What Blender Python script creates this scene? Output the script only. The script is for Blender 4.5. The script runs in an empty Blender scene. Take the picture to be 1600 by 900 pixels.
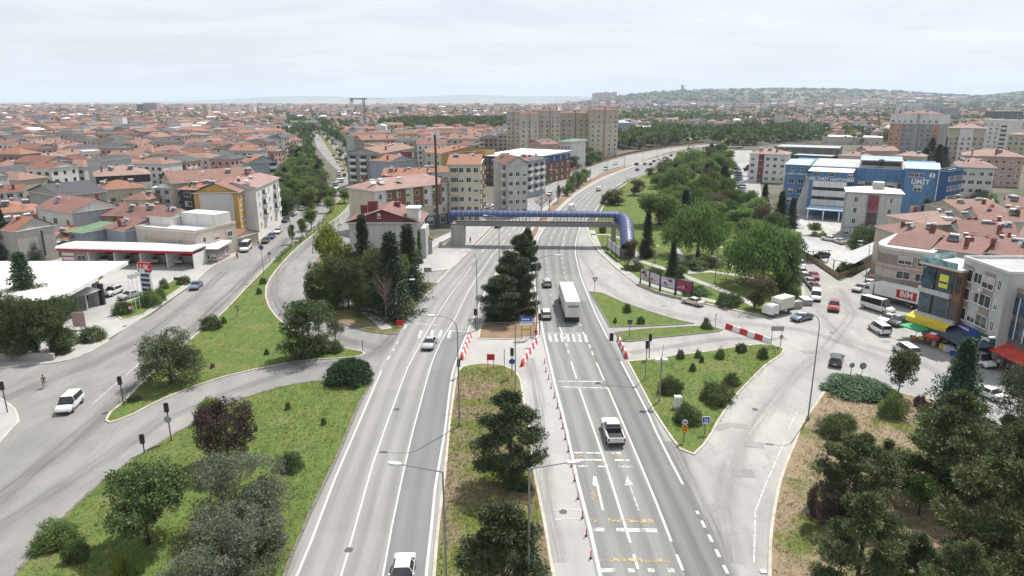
import bpy, math, random
import numpy as np
from mathutils import Vector, Matrix
random.seed(7)
R = math.radians
scene = bpy.context.scene
COL = scene.collection
F = 1067.0; TH = math.atan(293 / F); H = 37.0
def G(px, py, z=0.0):
 u = (px - 800) / F; v = (py - 450) / F
 dy = math.cos(TH) - v * math.sin(TH); dz = -math.sin(TH) - v * math.cos(TH)
 t = (z - H) / dz
 return (u * t, dy * t)
def G3(px, py, z=0.0):
 a = G(px, py, z); return (a[0], a[1], z)
MATS = {}
def nt_new(name):
 m = bpy.data.materials.new(name); m.use_nodes = True
 nt = m.node_tree; nt.nodes.clear()
 out = nt.nodes.new('ShaderNodeOutputMaterial'); b = nt.nodes.new('ShaderNodeBsdfPrincipled')
 nt.links.new(b.outputs[0], out.inputs[0])
 return m, nt, b, out
def N(nt, t, **k):
 n = nt.nodes.new('ShaderNode' + t)
 for a, v in k.items():
  if a.startswith('i_'): n.inputs[a[2:].replace('_', ' ')].default_value = v
  else: setattr(n, a, v)
 return n
def noise(nt, vec, scale, detail=4, rough=0.6, dist=0.0):
 n = N(nt, 'TexNoise'); n.inputs['Scale'].default_value = scale; n.inputs['Detail'].default_value = detail
 n.inputs['Roughness'].default_value = rough; n.inputs['Distortion'].default_value = dist
 if vec is not None: nt.links.new(vec, n.inputs['Vector'])
 return n.outputs['Fac']
def ramp(nt, fac, stops, interp='LINEAR'):
 r = N(nt, 'ValToRGB'); r.color_ramp.interpolation = interp
 el = r.color_ramp.elements
 while len(el) < len(stops): el.new(0.5)
 for e, (p, c) in zip(el, stops):
  e.position = p; e.color = (c[0], c[1], c[2], 1) if hasattr(c, '__len__') else (c, c, c, 1)
 nt.links.new(fac, r.inputs[0]); return r.outputs[0]
def mix(nt, fac, a, b, mode='MIX'):
 m = N(nt, 'Mix', data_type='RGBA', blend_type=mode)
 for s, v in ((0, fac), (6, a), (7, b)):
  if hasattr(v, 'links') or hasattr(v, 'is_linked'): nt.links.new(v, m.inputs[s])
  elif s == 0: m.inputs[0].default_value = v
  else: m.inputs[s].default_value = (v[0], v[1], v[2], 1)
 return m.outputs[2]
def mth(nt, op, a, b=None, c=None, clamp=False):
 m = N(nt, 'Math', operation=op, use_clamp=clamp)
 for i, v in enumerate((a, b, c)):
  if v is None: continue
  if hasattr(v, 'is_linked'): nt.links.new(v, m.inputs[i])
  else: m.inputs[i].default_value = v
 return m.outputs[0]
def mapv(nt, vec, scale=(1, 1, 1), rot=(0, 0, 0), loc=(0, 0, 0)):
 m = N(nt, 'Mapping'); m.inputs['Scale'].default_value = scale; m.inputs['Rotation'].default_value = rot; m.inputs['Location'].default_value = loc
 nt.links.new(vec, m.inputs[0]); return m.outputs[0]
def pos(nt): return N(nt, 'NewGeometry').outputs['Position']
def objc(nt): return N(nt, 'TexCoord').outputs['Object']
def bump(nt, b, h, strength=0.3, dist=0.05):
 n = N(nt, 'Bump'); n.inputs['Strength'].default_value = strength; n.inputs['Distance'].default_value = dist
 nt.links.new(h, n.inputs['Height']); nt.links.new(n.outputs[0], b.inputs['Normal'])
def plain(name, col, rough=0.6, metal=0.0, var=0.12, scale=1.5, spec=0.3, rnd=0.0):
 """a colour with faint mottling"""
 if name in MATS: return MATS[name]
 m, nt, b, _ = nt_new(name)
 v = objc(nt)
 f = noise(nt, v, scale, 5, 0.65)
 c = ramp(nt, f, [(0.25, [x * (1 - var) for x in col]), (0.75, [min(1, x * (1 + var)) for x in col])])
 if rnd:
  oi = N(nt, 'ObjectInfo').outputs['Random']
  hs = N(nt, 'HueSaturation'); nt.links.new(c, hs.inputs['Color'])
  nt.links.new(mth(nt, 'MULTIPLY_ADD', oi, rnd, 1 - rnd / 2), hs.inputs['Value'])
  nt.links.new(mth(nt, 'MULTIPLY_ADD', mth(nt, 'FRACT', mth(nt, 'MULTIPLY', oi, 7.3)), rnd * .07, 0.5 - rnd * .035), hs.inputs['Hue'])
  c = hs.outputs[0]
 nt.links.new(c, b.inputs['Base Color'])
 b.inputs['Roughness'].default_value = rough; b.inputs['Metallic'].default_value = metal
 b.inputs['Specular IOR Level'].default_value = spec
 MATS[name] = m; return m
def wallm(name, col, rnd=0.12):
 """painted render with streaks running down and stains"""
 if name in MATS: return MATS[name]
 m, nt, b, _ = nt_new(name); v = objc(nt)
 f = noise(nt, mapv(nt, v, (1.6, 1.6, 0.22)), 1.0, 5, 0.7)
 g = noise(nt, v, 0.35, 4, 0.6)
 c = ramp(nt, f, [(0.3, [x * 0.80 for x in col]), (0.6, col), (0.85, [min(.9, x * 1.06) for x in col])])
 c = mix(nt, 1.0, c, ramp(nt, g, [(0.3, 0.86), (0.65, 1.0)]), 'MULTIPLY')
 oi = N(nt, 'ObjectInfo').outputs['Random']
 hs = N(nt, 'HueSaturation'); nt.links.new(c, hs.inputs['Color'])
 nt.links.new(mth(nt, 'MULTIPLY_ADD', oi, rnd, 1 - rnd / 2), hs.inputs['Value'])
 nt.links.new(hs.outputs[0], b.inputs['Base Color'])
 b.inputs['Roughness'].default_value = 0.85; b.inputs['Specular IOR Level'].default_value = 0.2
 bump(nt, b, noise(nt, v, 14, 3), 0.15, 0.02)
 MATS[name] = m; return m
def roofm(name, col, rnd=0.2, tile=True):
 if name in MATS: return MATS[name]
 m, nt, b, _ = nt_new(name); v = objc(nt)
 g = noise(nt, v, 0.5, 5, 0.7); g2 = noise(nt, v, 3.0, 3, 0.7)
 c = ramp(nt, g, [(0.25, [x * 0.66 for x in col]), (0.5, col), (0.75, [min(.9, x * 1.25) for x in col])])
 c = mix(nt, 0.35, c, ramp(nt, g2, [(0.3, [x * 0.6 for x in col]), (0.7, [min(.9, x * 1.3) for x in col])]))
 if tile:
  w = N(nt, 'TexWave', bands_direction='Z'); w.inputs['Scale'].default_value = 2.2; w.inputs['Distortion'].default_value = 0.6
  nt.links.new(v, w.inputs[0])
  w2 = N(nt, 'TexWave', bands_direction='X'); w2.inputs['Scale'].default_value = 1.2; nt.links.new(v, w2.inputs[0])
  c = mix(nt, 1.0, c, ramp(nt, w.outputs['Fac'], [(0.0, 0.80), (0.5, 1.0)]), 'MULTIPLY')
  c = mix(nt, 1.0, c, ramp(nt, w2.outputs['Fac'], [(0.0, 0.88), (0.4, 1.0)]), 'MULTIPLY')
  bump(nt, b, w.outputs['Fac'], 0.4, 0.06)
 oi = N(nt, 'ObjectInfo').outputs['Random']
 hs = N(nt, 'HueSaturation'); nt.links.new(c, hs.inputs['Color'])
 nt.links.new(mth(nt, 'MULTIPLY_ADD', oi, rnd, 1 - rnd / 2), hs.inputs['Value'])
 nt.links.new(hs.outputs[0], b.inputs['Base Color'])
 b.inputs['Roughness'].default_value = 0.8; b.inputs['Specular IOR Level'].default_value = 0.25
 MATS[name] = m; return m
def glassm(name, col=(0.03, 0.04, 0.05), rough=0.08):
 if name in MATS: return MATS[name]
 m, nt, b, _ = nt_new(name); v = objc(nt)
 c = ramp(nt, noise(nt, v, 0.9, 2), [(0.35, [x * 0.5 for x in col]), (0.7, [x * 1.6 for x in col])])
 nt.links.new(c, b.inputs['Base Color'])
 b.inputs['Roughness'].default_value = rough; b.inputs['Specular IOR Level'].default_value = 0.6
 MATS[name] = m; return m
def leafm(name, dark, light, trans=0.25, rough=0.6):
 """leaves: every leaf its own tone, clumps warmer and cooler"""
 if name in MATS: return MATS[name]
 m = bpy.data.materials.new(name); m.use_nodes = True; nt = m.node_tree; nt.nodes.clear()
 out = nt.nodes.new('ShaderNodeOutputMaterial')
 g = N(nt, 'NewGeometry'); v = objc(nt)
 f = mth(nt, 'ADD', mth(nt, 'MULTIPLY', g.outputs['Random Per Island'], 0.5), mth(nt, 'MULTIPLY', noise(nt, v, 0.7, 2), 0.6))
 c = ramp(nt, f, [(0.25, dark), (0.85, light)])
 oi = N(nt, 'ObjectInfo').outputs['Random']
 hs = N(nt, 'HueSaturation'); nt.links.new(c, hs.inputs['Color'])
 nt.links.new(mth(nt, 'MULTIPLY_ADD', oi, 0.3, 0.85), hs.inputs['Value'])
 nt.links.new(mth(nt, 'MULTIPLY_ADD', mth(nt, 'FRACT', mth(nt, 'MULTIPLY', oi, 9.1)), 0.03, 0.485), hs.inputs['Hue'])
 d = N(nt, 'BsdfPrincipled'); d.inputs['Roughness'].default_value = rough; d.inputs['Specular IOR Level'].default_value = 0.25
 t = N(nt, 'BsdfTranslucent'); ms = N(nt, 'MixShader'); ms.inputs[0].default_value = trans
 nt.links.new(hs.outputs[0], d.inputs['Base Color']); nt.links.new(hs.outputs[0], t.inputs['Color'])
 nt.links.new(d.outputs[0], ms.inputs[1]); nt.links.new(t.outputs[0], ms.inputs[2]); nt.links.new(ms.outputs[0], out.inputs[0])
 MATS[name] = m; return m
class MB:
 def __init__(s): s.v = []; s.f = []; s.m = []; s.mats = []; s.uv = None
 def mi(s, m):
  if m not in s.mats: s.mats.append(m)
  return s.mats.index(m)
 def face(s, pts, m):
  b = len(s.v); s.v += [tuple(p) for p in pts]; s.f.append(tuple(range(b, b + len(pts)))); s.m.append(s.mi(m)); return s
 def box(s, x0, y0, z0, x1, y1, z1, m, top=None, ang=0, c=None):
  P = [(x0, y0, z0), (x1, y0, z0), (x1, y1, z0), (x0, y1, z0), (x0, y0, z1), (x1, y0, z1), (x1, y1, z1), (x0, y1, z1)]
  if ang:
   cx, cy = c if c else ((x0 + x1) / 2, (y0 + y1) / 2); ca, sa = math.cos(ang), math.sin(ang)
   P = [(cx + (x - cx) * ca - (y - cy) * sa, cy + (x - cx) * sa + (y - cy) * ca, z) for x, y, z in P]
  b = len(s.v); s.v += P; k = s.mi(m); kt = s.mi(top) if top else k
  for q, kk in (((0, 3, 2, 1), k), ((4, 5, 6, 7), kt), ((0, 1, 5, 4), k), ((1, 2, 6, 5), k), ((2, 3, 7, 6), k), ((3, 0, 4, 7), k)):
   s.f.append(tuple(b + i for i in q)); s.m.append(kk)
  return s
 def prism(s, poly, z0, z1, m, top=None):
  if sum(poly[i - 1][0] * poly[i][1] - poly[i][0] * poly[i - 1][1] for i in range(len(poly))) < 0: poly = poly[::-1]
  n = len(poly); b = len(s.v); s.v += [(p[0], p[1], z0) for p in poly] + [(p[0], p[1], z1) for p in poly]
  k = s.mi(m); kt = s.mi(top) if top else k
  s.f.append(tuple(b + n - 1 - i for i in range(n))); s.m.append(k); s.f.append(tuple(b + n + i for i in range(n))); s.m.append(kt)
  for i in range(n):
   j = (i + 1) % n; s.f.append((b + i, b + j, b + n + j, b + n + i)); s.m.append(k)
  return s
 def tube(s, pts, r, m, n=8, r2=None, caps=True):
  pts = [Vector(p) for p in pts]; k = s.mi(m); b = len(s.v); L = len(pts)
  for i, p in enumerate(pts):
   d = (pts[min(i + 1, L - 1)] - pts[max(i - 1, 0)]).normalized()
   a = d.orthogonal().normalized() if abs(d.z) < 0.99 else Vector((1, 0, 0)); a = (a - d * a.dot(d)).normalized()
   if i == 0: a0 = a
   else: a = (a0 - d * a0.dot(d)); a = a.normalized() if a.length > 1e-4 else d.orthogonal().normalized(); a0 = a
   c = d.cross(a); rr = r if r2 is None else r + (r2 - r) * i / (L - 1)
   if hasattr(r, '__len__'): rr = r[i]
   for q in range(n):
    t = 2 * math.pi * q / n; s.v.append(tuple(p + (a * math.cos(t) + c * math.sin(t)) * rr))
  for i in range(L - 1):
   for q in range(n):
    s.f.append((b + i * n + q, b + i * n + (q + 1) % n, b + (i + 1) * n + (q + 1) % n, b + (i + 1) * n + q)); s.m.append(k)
  if caps:
   s.f.append(tuple(b + n - 1 - q for q in range(n))); s.m.append(k); s.f.append(tuple(b + (L - 1) * n + q for q in range(n))); s.m.append(k)
  return s
 def disc(s, c, r, th, axis, m, n=16):
  c = Vector(c); a = Vector(axis).normalized() * th / 2
  return s.tube([c - a, c + a], r, m, n)
 def mesh(s, name, smooth=False):
  me = bpy.data.meshes.new(name); me.from_pydata(s.v, [], s.f)
  for m in s.mats: me.materials.append(m)
  if len(s.mats) > 1: me.polygons.foreach_set('material_index', s.m)
  if smooth: me.polygons.foreach_set('use_smooth', [True] * len(s.f))
  me.update(); return me
 def build(s, name, parent=None, smooth=False, loc=None, rot=0):
  o = bpy.data.objects.new(name, s.mesh(name, smooth)); COL.objects.link(o); o.parent = parent
  if loc is not None: o.location = loc
  if rot: o.rotation_euler.z = rot
  return o
def npmesh(name, V, Fq, mats, mi=None, smooth=False):
 """mesh from numpy arrays, all faces with the same corner count"""
 me = bpy.data.meshes.new(name); V = np.asarray(V, np.float32); Fq = np.asarray(Fq, np.int32)
 n, k = Fq.shape
 me.vertices.add(len(V)); me.vertices.foreach_set('co', V.ravel())
 me.loops.add(n * k); me.loops.foreach_set('vertex_index', Fq.ravel())
 me.polygons.add(n); me.polygons.foreach_set('loop_start', np.arange(0, n * k, k, dtype=np.int32))
 for m in mats: me.materials.append(m)
 if mi is not None: me.polygons.foreach_set('material_index', np.asarray(mi, np.int32))
 me.polygons.foreach_set('use_smooth', np.full(n, bool(smooth)))
 me.update(calc_edges=True); return me
def tag(o, label=None, cat=None, group=None, kind=None):
 if label: o['label'] = label
 if cat: o['category'] = cat
 if group: o['group'] = group
 if kind: o['kind'] = kind
 return o
def empty(name, loc=(0, 0, 0), rz=0.0):
 o = bpy.data.objects.new(name, None); COL.objects.link(o); o.empty_display_size = 0.3
 o.location = (loc[0], loc[1], loc[2] if len(loc) > 2 else 0); o.rotation_euler.z = rz; return o
def child(name, me, parent, loc=None, rz=0.0, scale=None):
 o = bpy.data.objects.new(name, me); COL.objects.link(o); o.parent = parent
 if loc is not None: o.location = loc
 if rz: o.rotation_euler.z = rz
 if scale is not None: o.scale = scale
 return o
def copy_tree(o, parent=None):
 c = o.copy(); COL.objects.link(c)
 if parent is not None: c.parent = parent
 for ch in o.children: copy_tree(ch, c)
 return c
def text_mesh(body, size, mat, ext=0.02, bold=0.0, align='CENTER'):
 cu = bpy.data.curves.new('lettering', 'FONT'); cu.body = body; cu.size = size; cu.extrude = ext; cu.offset = bold
 cu.align_x = align; cu.align_y = 'CENTER'; cu.resolution_u = 3
 t = bpy.data.objects.new('lettering', cu); COL.objects.link(t)
 dg = bpy.context.evaluated_depsgraph_get(); me = bpy.data.meshes.new_from_object(t.evaluated_get(dg))
 bpy.data.objects.remove(t); me.materials.clear(); me.materials.append(mat); return me
def lettering(body, size, mat, parent, loc, rz=0.0, ext=0.02, bold=0.0, name='lettering', tilt=0.0, sx=1.0):
 o = bpy.data.objects.new(name, text_mesh(body, size, mat, ext, bold)); COL.objects.link(o); o.parent = parent
 o.location = loc; o.rotation_euler = (R(90) + tilt, 0, rz); o.scale = (sx, 1, 1); return o
cam = bpy.data.cameras.new('camera'); co = bpy.data.objects.new('camera', cam); COL.objects.link(co)
cam.sensor_width = 36; cam.lens = 36 * F / 1600; cam.clip_start = 0.5; cam.clip_end = 90000
co.location = (0, 0, H); co.rotation_euler = (math.pi / 2 - TH, 0, 0); scene.camera = co
SUN_AZ = math.atan2(0.60, 0.80); SUN_EL = R(59)   # the sun stands ahead and to the right
w = bpy.data.worlds.new('World'); scene.world = w; w.use_nodes = True; nt = w.node_tree; nt.nodes.clear()
wo = N(nt, 'OutputWorld'); bg = N(nt, 'Background'); bg.inputs['Strength'].default_value = 0.074
sky = N(nt, 'TexSky', sky_type='NISHITA', sun_disc=False, sun_elevation=SUN_EL, sun_rotation=SUN_AZ, altitude=800, air_density=1.0, dust_density=2.5, ozone_density=1.2)
tc = N(nt, 'TexCoord').outputs['Generated']
sp = N(nt, 'SeparateXYZ'); nt.links.new(tc, sp.inputs[0])
zz = mth(nt, 'MAXIMUM', mth(nt, 'ADD', sp.outputs[2], 0.10), 0.02)
cb = N(nt, 'CombineXYZ'); nt.links.new(mth(nt, 'DIVIDE', sp.outputs[0], zz), cb.inputs[0]); nt.links.new(mth(nt, 'DIVIDE', sp.outputs[1], zz), cb.inputs[1])
f1 = noise(nt, mapv(nt, cb.outputs[0], (0.55, 0.8, 1), loc=(3.1, 1.7, 0)), 1.0, 7, 0.62, 0.6)
cl = ramp(nt, f1, [(0.42, 0.0), (0.60, 0.75), (0.75, 1.0)])
cl = mth(nt, 'MULTIPLY_ADD', cl, 0.24, 0.60)
skc = mix(nt, cl, sky.outputs[0], (11.9, 12.2, 12.5))
nt.links.new(skc, bg.inputs[0]); nt.links.new(bg.outputs[0], wo.inputs[0])
sl = bpy.data.lights.new('sun', 'SUN'); sl.energy = 5.0; sl.angle = R(0.6); sl.color = (1.0, 0.95, 0.87)
so = bpy.data.objects.new('sun', sl); COL.objects.link(so)
sd = Vector((math.sin(SUN_AZ) * math.cos(SUN_EL), math.cos(SUN_AZ) * math.cos(SUN_EL), math.sin(SUN_EL)))
so.rotation_euler = sd.to_track_quat('Z', 'Y').to_euler(); so.location = sd * 400
scene.view_settings.view_transform = 'Standard'; scene.view_settings.look = 'None'; scene.view_settings.gamma = 1
scene.view_settings.exposure = 0.27
cy = scene.cycles
cy.max_bounces = 5; cy.diffuse_bounces = 2; cy.glossy_bounces = 2; cy.transmission_bounces = 4; cy.transparent_max_bounces = 8; cy.volume_bounces = 1
cy.caustics_reflective = False; cy.caustics_refractive = False; cy.use_adaptive_sampling = True; cy.adaptive_threshold = 0.02
try: cy.use_denoising = True; cy.denoiser = 'OPENIMAGEDENOISE'
except Exception: pass
def make_haze():
 m = bpy.data.materials.new('haze_air'); m.use_nodes = True; nt = m.node_tree; nt.nodes.clear()
 o = N(nt, 'OutputMaterial'); v = N(nt, 'VolumePrincipled')
 v.inputs['Color'].default_value = (0.70, 0.82, 1.0, 1); v.inputs['Density'].default_value = 7.5e-5; v.inputs['Anisotropy'].default_value = 0.1
 nt.links.new(v.outputs[0], o.inputs['Volume'])
 b = MB().box(-26000, -900, -3, 26000, 30000, 420, m)
 tag(b.build('haze'), 'pale summer haze hanging over the whole town and plain', 'haze', kind='stuff')
make_haze()
def m_ground():
 m, nt, b, _ = nt_new('town_ground'); p = pos(nt)
 a = noise(nt, p, 0.02, 6, 0.7); c = ramp(nt, a, [(0.3, (0.10, 0.095, 0.085)), (0.5, (0.14, 0.13, 0.11)), (0.6, (0.07, 0.085, 0.05)), (0.75, (0.13, 0.125, 0.11))])
 vo = N(nt, 'TexVoronoi', feature='F1'); vo.inputs['Scale'].default_value = 0.0022; nt.links.new(p, vo.inputs[0])
 fc = ramp(nt, mth(nt, 'FRACT', mth(nt, 'MULTIPLY', N(nt, 'SeparateColor').outputs[0], 1.0)), [(0, 0.5), (1, 1)])
 sc = N(nt, 'SeparateColor'); nt.links.new(vo.outputs['Color'], sc.inputs[0])
 fields = ramp(nt, sc.outputs[0], [(0.0, (0.30, 0.25, 0.16)), (0.35, (0.10, 0.13, 0.06)), (0.6, (0.34, 0.29, 0.20)), (0.85, (0.17, 0.17, 0.10))], 'CONSTANT')
 sy = N(nt, 'SeparateXYZ'); nt.links.new(p, sy.inputs[0])
 far = mth(nt, 'DIVIDE', mth(nt, 'SUBTRACT', sy.outputs[1], 5200), 900, clamp=True)
 nt.links.new(mix(nt, far, c, fields), b.inputs['Base Color']); b.inputs['Roughness'].default_value = 0.95; b.inputs['Specular IOR Level'].default_value = 0.1
 return m
def m_asphalt(name, base, warm=0.0, streak=0.10):
 m, nt, b, _ = nt_new(name); p = pos(nt)
 big = noise(nt, p, 0.045, 5, 0.62, 0.5); mid = noise(nt, mapv(nt, p, (0.5, 0.16, 1), (0, 0, R(-38))), 0.8, 5, 0.65, 0.4); fine = noise(nt, p, 9.0, 3, 0.8)
 c1 = ramp(nt, big, [(0.28, [base * 0.80, base * 0.80, base * 0.81]), (0.5, [base, base * 0.985, base * 0.965]), (0.72, [base * 1.22, base * 1.19, base * 1.14])])
 c1 = mix(nt, 1.0, c1, ramp(nt, mid, [(0.3, 1 - streak * 2), (0.55, 1.0), (0.8, 1 + streak)]), 'MULTIPLY')
 c1 = mix(nt, 1.0, c1, ramp(nt, fine, [(0.25, 0.86), (0.75, 1.12)]), 'MULTIPLY')
 vo = N(nt, 'TexVoronoi', feature='DISTANCE_TO_EDGE'); vo.inputs['Scale'].default_value = 0.13
 dn = N(nt, 'TexNoise'); dn.inputs['Scale'].default_value = 0.6; nt.links.new(p, dn.inputs[0])
 va = N(nt, 'VectorMath', operation='MULTIPLY_ADD'); nt.links.new(dn.outputs['Color'], va.inputs[0]); va.inputs[1].default_value = (2.5, 2.5, 0); nt.links.new(p, va.inputs[2])
 nt.links.new(va.outputs[0], vo.inputs[0])
 cr = ramp(nt, vo.outputs['Distance'], [(0.0, 0.84), (0.006, 0.90), (0.012, 1.0)])
 crm = ramp(nt, noise(nt, p, 0.08, 2), [(0.48, 0.0), (0.56, 1.0)])
 c1 = mix(nt, crm, c1, mix(nt, 1.0, c1, cr, 'MULTIPLY'))
 nt.links.new(c1, b.inputs['Base Color']); b.inputs['Roughness'].default_value = 0.88; b.inputs['Specular IOR Level'].default_value = 0.25
 bump(nt, b, fine, 0.25, 0.01); return m
def m_highway(name, base, lanes, offs=0.0, tint=(1, 1, 1), cont=0.14):
 """asphalt with polished wheel tracks along the lanes (uv: across, metres along)"""
 m, nt, b, _ = nt_new(name); uv = N(nt, 'UVMap').outputs[0]; p = pos(nt)
 s = N(nt, 'SeparateXYZ'); nt.links.new(uv, s.inputs[0])
 wob = mth(nt, 'MULTIPLY', mth(nt, 'SUBTRACT', noise(nt, mapv(nt, uv, (1.5, 0.02, 1)), 1.0, 3), 0.5), 0.10)
 u = mth(nt, 'ADD', s.outputs[0], wob)
 tr = mth(nt, 'COSINE', mth(nt, 'MULTIPLY', mth(nt, 'ADD', u, offs), lanes * 2 * 2 * math.pi))
 st = noise(nt, mapv(nt, uv, (26, 0.045, 1)), 1.0, 5, 0.65)
 big = noise(nt, mapv(nt, uv, (1.2, 0.03, 1)), 1.0, 5, 0.6); fine = noise(nt, p, 8.0, 3, 0.8)
 f = mth(nt, 'ADD', mth(nt, 'MULTIPLY', tr, cont * 0.55), mth(nt, 'MULTIPLY', mth(nt, 'SUBTRACT', st, 0.5), cont * 3.0))
 f = mth(nt, 'ADD', f, mth(nt, 'MULTIPLY', mth(nt, 'SUBTRACT', big, 0.5), 0.55))
 f = mth(nt, 'ADD', f, mth(nt, 'MULTIPLY', mth(nt, 'SUBTRACT', fine, 0.5), 0.35))
 f = mth(nt, 'ADD', f, 1.0)
 wn = N(nt, 'TexWhiteNoise', noise_dimensions='1D'); nt.links.new(mth(nt, 'FLOOR', mth(nt, 'MULTIPLY', mth(nt, 'ADD', s.outputs[1], 7), 1 / 31.0)), wn.inputs['W'])
 f = mth(nt, 'ADD', f, mth(nt, 'MULTIPLY', mth(nt, 'SUBTRACT', wn.outputs[0], 0.5), 0.12))
 c = N(nt, 'CombineXYZ')
 for i in range(3): nt.links.new(mth(nt, 'MULTIPLY', f, base * tint[i]), c.inputs[i])
 nt.links.new(c.outputs[0], b.inputs['Base Color']); b.inputs['Roughness'].default_value = 0.82; b.inputs['Specular IOR Level'].default_value = 0.3
 bump(nt, b, fine, 0.2, 0.01); return m
def m_grass(name, green=(0.092, 0.142, 0.038), dry=(0.19, 0.175, 0.085), lo=0.54, hi=0.80):
 m, nt, b, _ = nt_new(name); p = pos(nt)
 a = noise(nt, p, 0.16, 5, 0.66, 0.6); f = noise(nt, p, 3.2, 4, 0.8); g = noise(nt, mapv(nt, p, (1, 0.25, 1), (0, 0, R(30))), 1.1, 4, 0.7); h = noise(nt, p, 0.6, 3, 0.6)
 cg = ramp(nt, f, [(0.25, [x * 0.50 for x in green]), (0.5, green), (0.8, [green[0] * 1.9, green[1] * 1.55, green[2] * 1.9])])
 cg = mix(nt, 1.0, cg, ramp(nt, g, [(0.3, 0.74), (0.7, 1.15)]), 'MULTIPLY')
 cg = mix(nt, ramp(nt, h, [(0.4, 0.0), (0.75, 0.5)]), cg, (green[0] * 1.7, green[1] * 1.15, green[2] * 1.2))
 cd = ramp(nt, f, [(0.25, [x * 0.62 for x in dry]), (0.75, [x * 1.3 for x in dry])])
 mk = ramp(nt, mth(nt, 'ADD', a, mth(nt, 'MULTIPLY', mth(nt, 'SUBTRACT', f, 0.5), 0.18)), [(lo, 0.0), (hi, 1.0)])
 nt.links.new(mix(nt, mk, cg, cd), b.inputs['Base Color']); b.inputs['Roughness'].default_value = 0.95; b.inputs['Specular IOR Level'].default_value = 0.1
 bump(nt, b, f, 0.8, 0.08); return m
M_GROUND = m_ground(); M_ASPH = m_asphalt('worn_asphalt', 0.235); M_ASPH2 = m_asphalt('square_asphalt', 0.32, streak=0.09)
M_CONC = m_asphalt('pale_concrete', 0.35, streak=0.05); M_PAVE = m_asphalt('pale_paving', 0.36, streak=0.04)
M_HL = m_highway('highway_west', 0.235, 3, tint=(1.01, 1.0, 0.985), cont=0.19); M_HR = m_highway('highway_east', 0.20, 3, tint=(0.985, 1.0, 1.0), cont=0.22)
M_DARKLANE = m_highway('bluish_lane', 0.175, 1, 0.25, tint=(0.97, 1.0, 1.045), cont=0.10)
M_DARKLANE2 = m_highway('dark_lane', 0.155, 1, 0.25, tint=(1.0, 1.0, 1.0), cont=0.26)
M_GRASS = m_grass('lawn'); M_GRASS_DRY = m_grass('dry_lawn', (0.10, 0.135, 0.03), (0.20, 0.155, 0.105), 0.40, 0.60)
M_GARDEN = m_grass('garden_soil', (0.09, 0.12, 0.03), (0.25, 0.195, 0.135), 0.36, 0.52)
M_MEDIAN = m_grass('median_soil', (0.085, 0.12, 0.035), (0.20, 0.15, 0.10), 0.44, 0.56)
M_BROWN = plain('brown_soil', (0.20, 0.14, 0.095), 0.95, var=0.3, scale=0.4)
M_KERB = plain('kerb_stone', (0.42, 0.39, 0.34), 0.9, var=0.25, scale=0.8); M_KERBD = plain('dark_kerb', (0.16, 0.15, 0.13), 0.9, var=0.3, scale=0.8)
def m_marking(name, col, wear):
 m, nt, b, out = nt_new(name); p = pos(nt); c = ramp(nt, noise(nt, p, 2.5, 4, 0.7), [(0.3, [x * 0.75 for x in col]), (0.6, col)])
 nt.links.new(c, b.inputs['Base Color']); b.inputs['Roughness'].default_value = 0.7
 if wear:
  t = N(nt, 'BsdfTransparent'); ms = N(nt, 'MixShader')
  nt.links.new(ramp(nt, noise(nt, p, 1.6, 5, 0.8), [(0.5 - 0.12 * wear, 1.0 if wear < 0 else 0.0), (0.5 + 0.06, 1.0)]), ms.inputs[0])
  nt.links.new(t.outputs[0], ms.inputs[1]); nt.links.new(b.outputs[0], ms.inputs[2]); nt.links.new(ms.outputs[0], out.inputs[0])
 return m
M_WHITE = m_marking('road_paint', (0.54, 0.54, 0.52), 0); M_WORN = m_marking('worn_road_paint', (0.62, 0.62, 0.60), 1.4); M_YEL = m_marking('yellow_road_paint', (0.46, 0.35, 0.19), 0.5)
def smooth_poly(pts, closed=True, step=1.5):
 P_ = [Vector((p[0], p[1])) for p in pts]; n = len(P_); out = []
 for i in range(n if closed else n - 1):
  p0 = P_[(i - 1) % n] if closed or i > 0 else P_[i]; p1 = P_[i]; p2 = P_[(i + 1) % n]; p3 = P_[(i + 2) % n] if closed or i + 2 < n else p2
  k = max(1, min(14, int((p2 - p1).length / step)))
  a1 = (p2 - p0); a2 = (p3 - p1); L = (p2 - p1).length
  m1 = a1.normalized() * L * 0.5 if a1.length > 1e-6 else a1; m2 = a2.normalized() * L * 0.5 if a2.length > 1e-6 else a2
  if (p1 - p0).length > 1e-6 and (p1 - p0).normalized().dot((p2 - p1).normalized()) < 0.35: m1 = (p2 - p1) * 0.5
  if (p3 - p2).length > 1e-6 and (p3 - p2).normalized().dot((p2 - p1).normalized()) < 0.35: m2 = (p2 - p1) * 0.5
  for j in range(k):
   t = j / k; h00 = 2 * t**3 - 3 * t**2 + 1; h10 = t**3 - 2 * t**2 + t; h01 = -2 * t**3 + 3 * t**2; h11 = t**3 - t**2
   out.append(p1 * h00 + m1 * h10 + p2 * h01 + m2 * h11)
 if not closed: out.append(P_[-1])
 return [(p.x, p.y) for p in out]
def area2(p): return sum(p[i - 1][0] * p[i][1] - p[i][0] * p[i - 1][1] for i in range(len(p)))
def sheet(name, px, z, m, smooth=True, ground=False):
 pts = px if ground else [G(*p) for p in px]
 if smooth: pts = smooth_poly(pts)
 if area2(pts) < 0: pts = pts[::-1]
 mb = MB(); mb.face([(x, y, z) for x, y in pts], m); o = mb.build(name); return tag(o, kind='structure')
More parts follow.
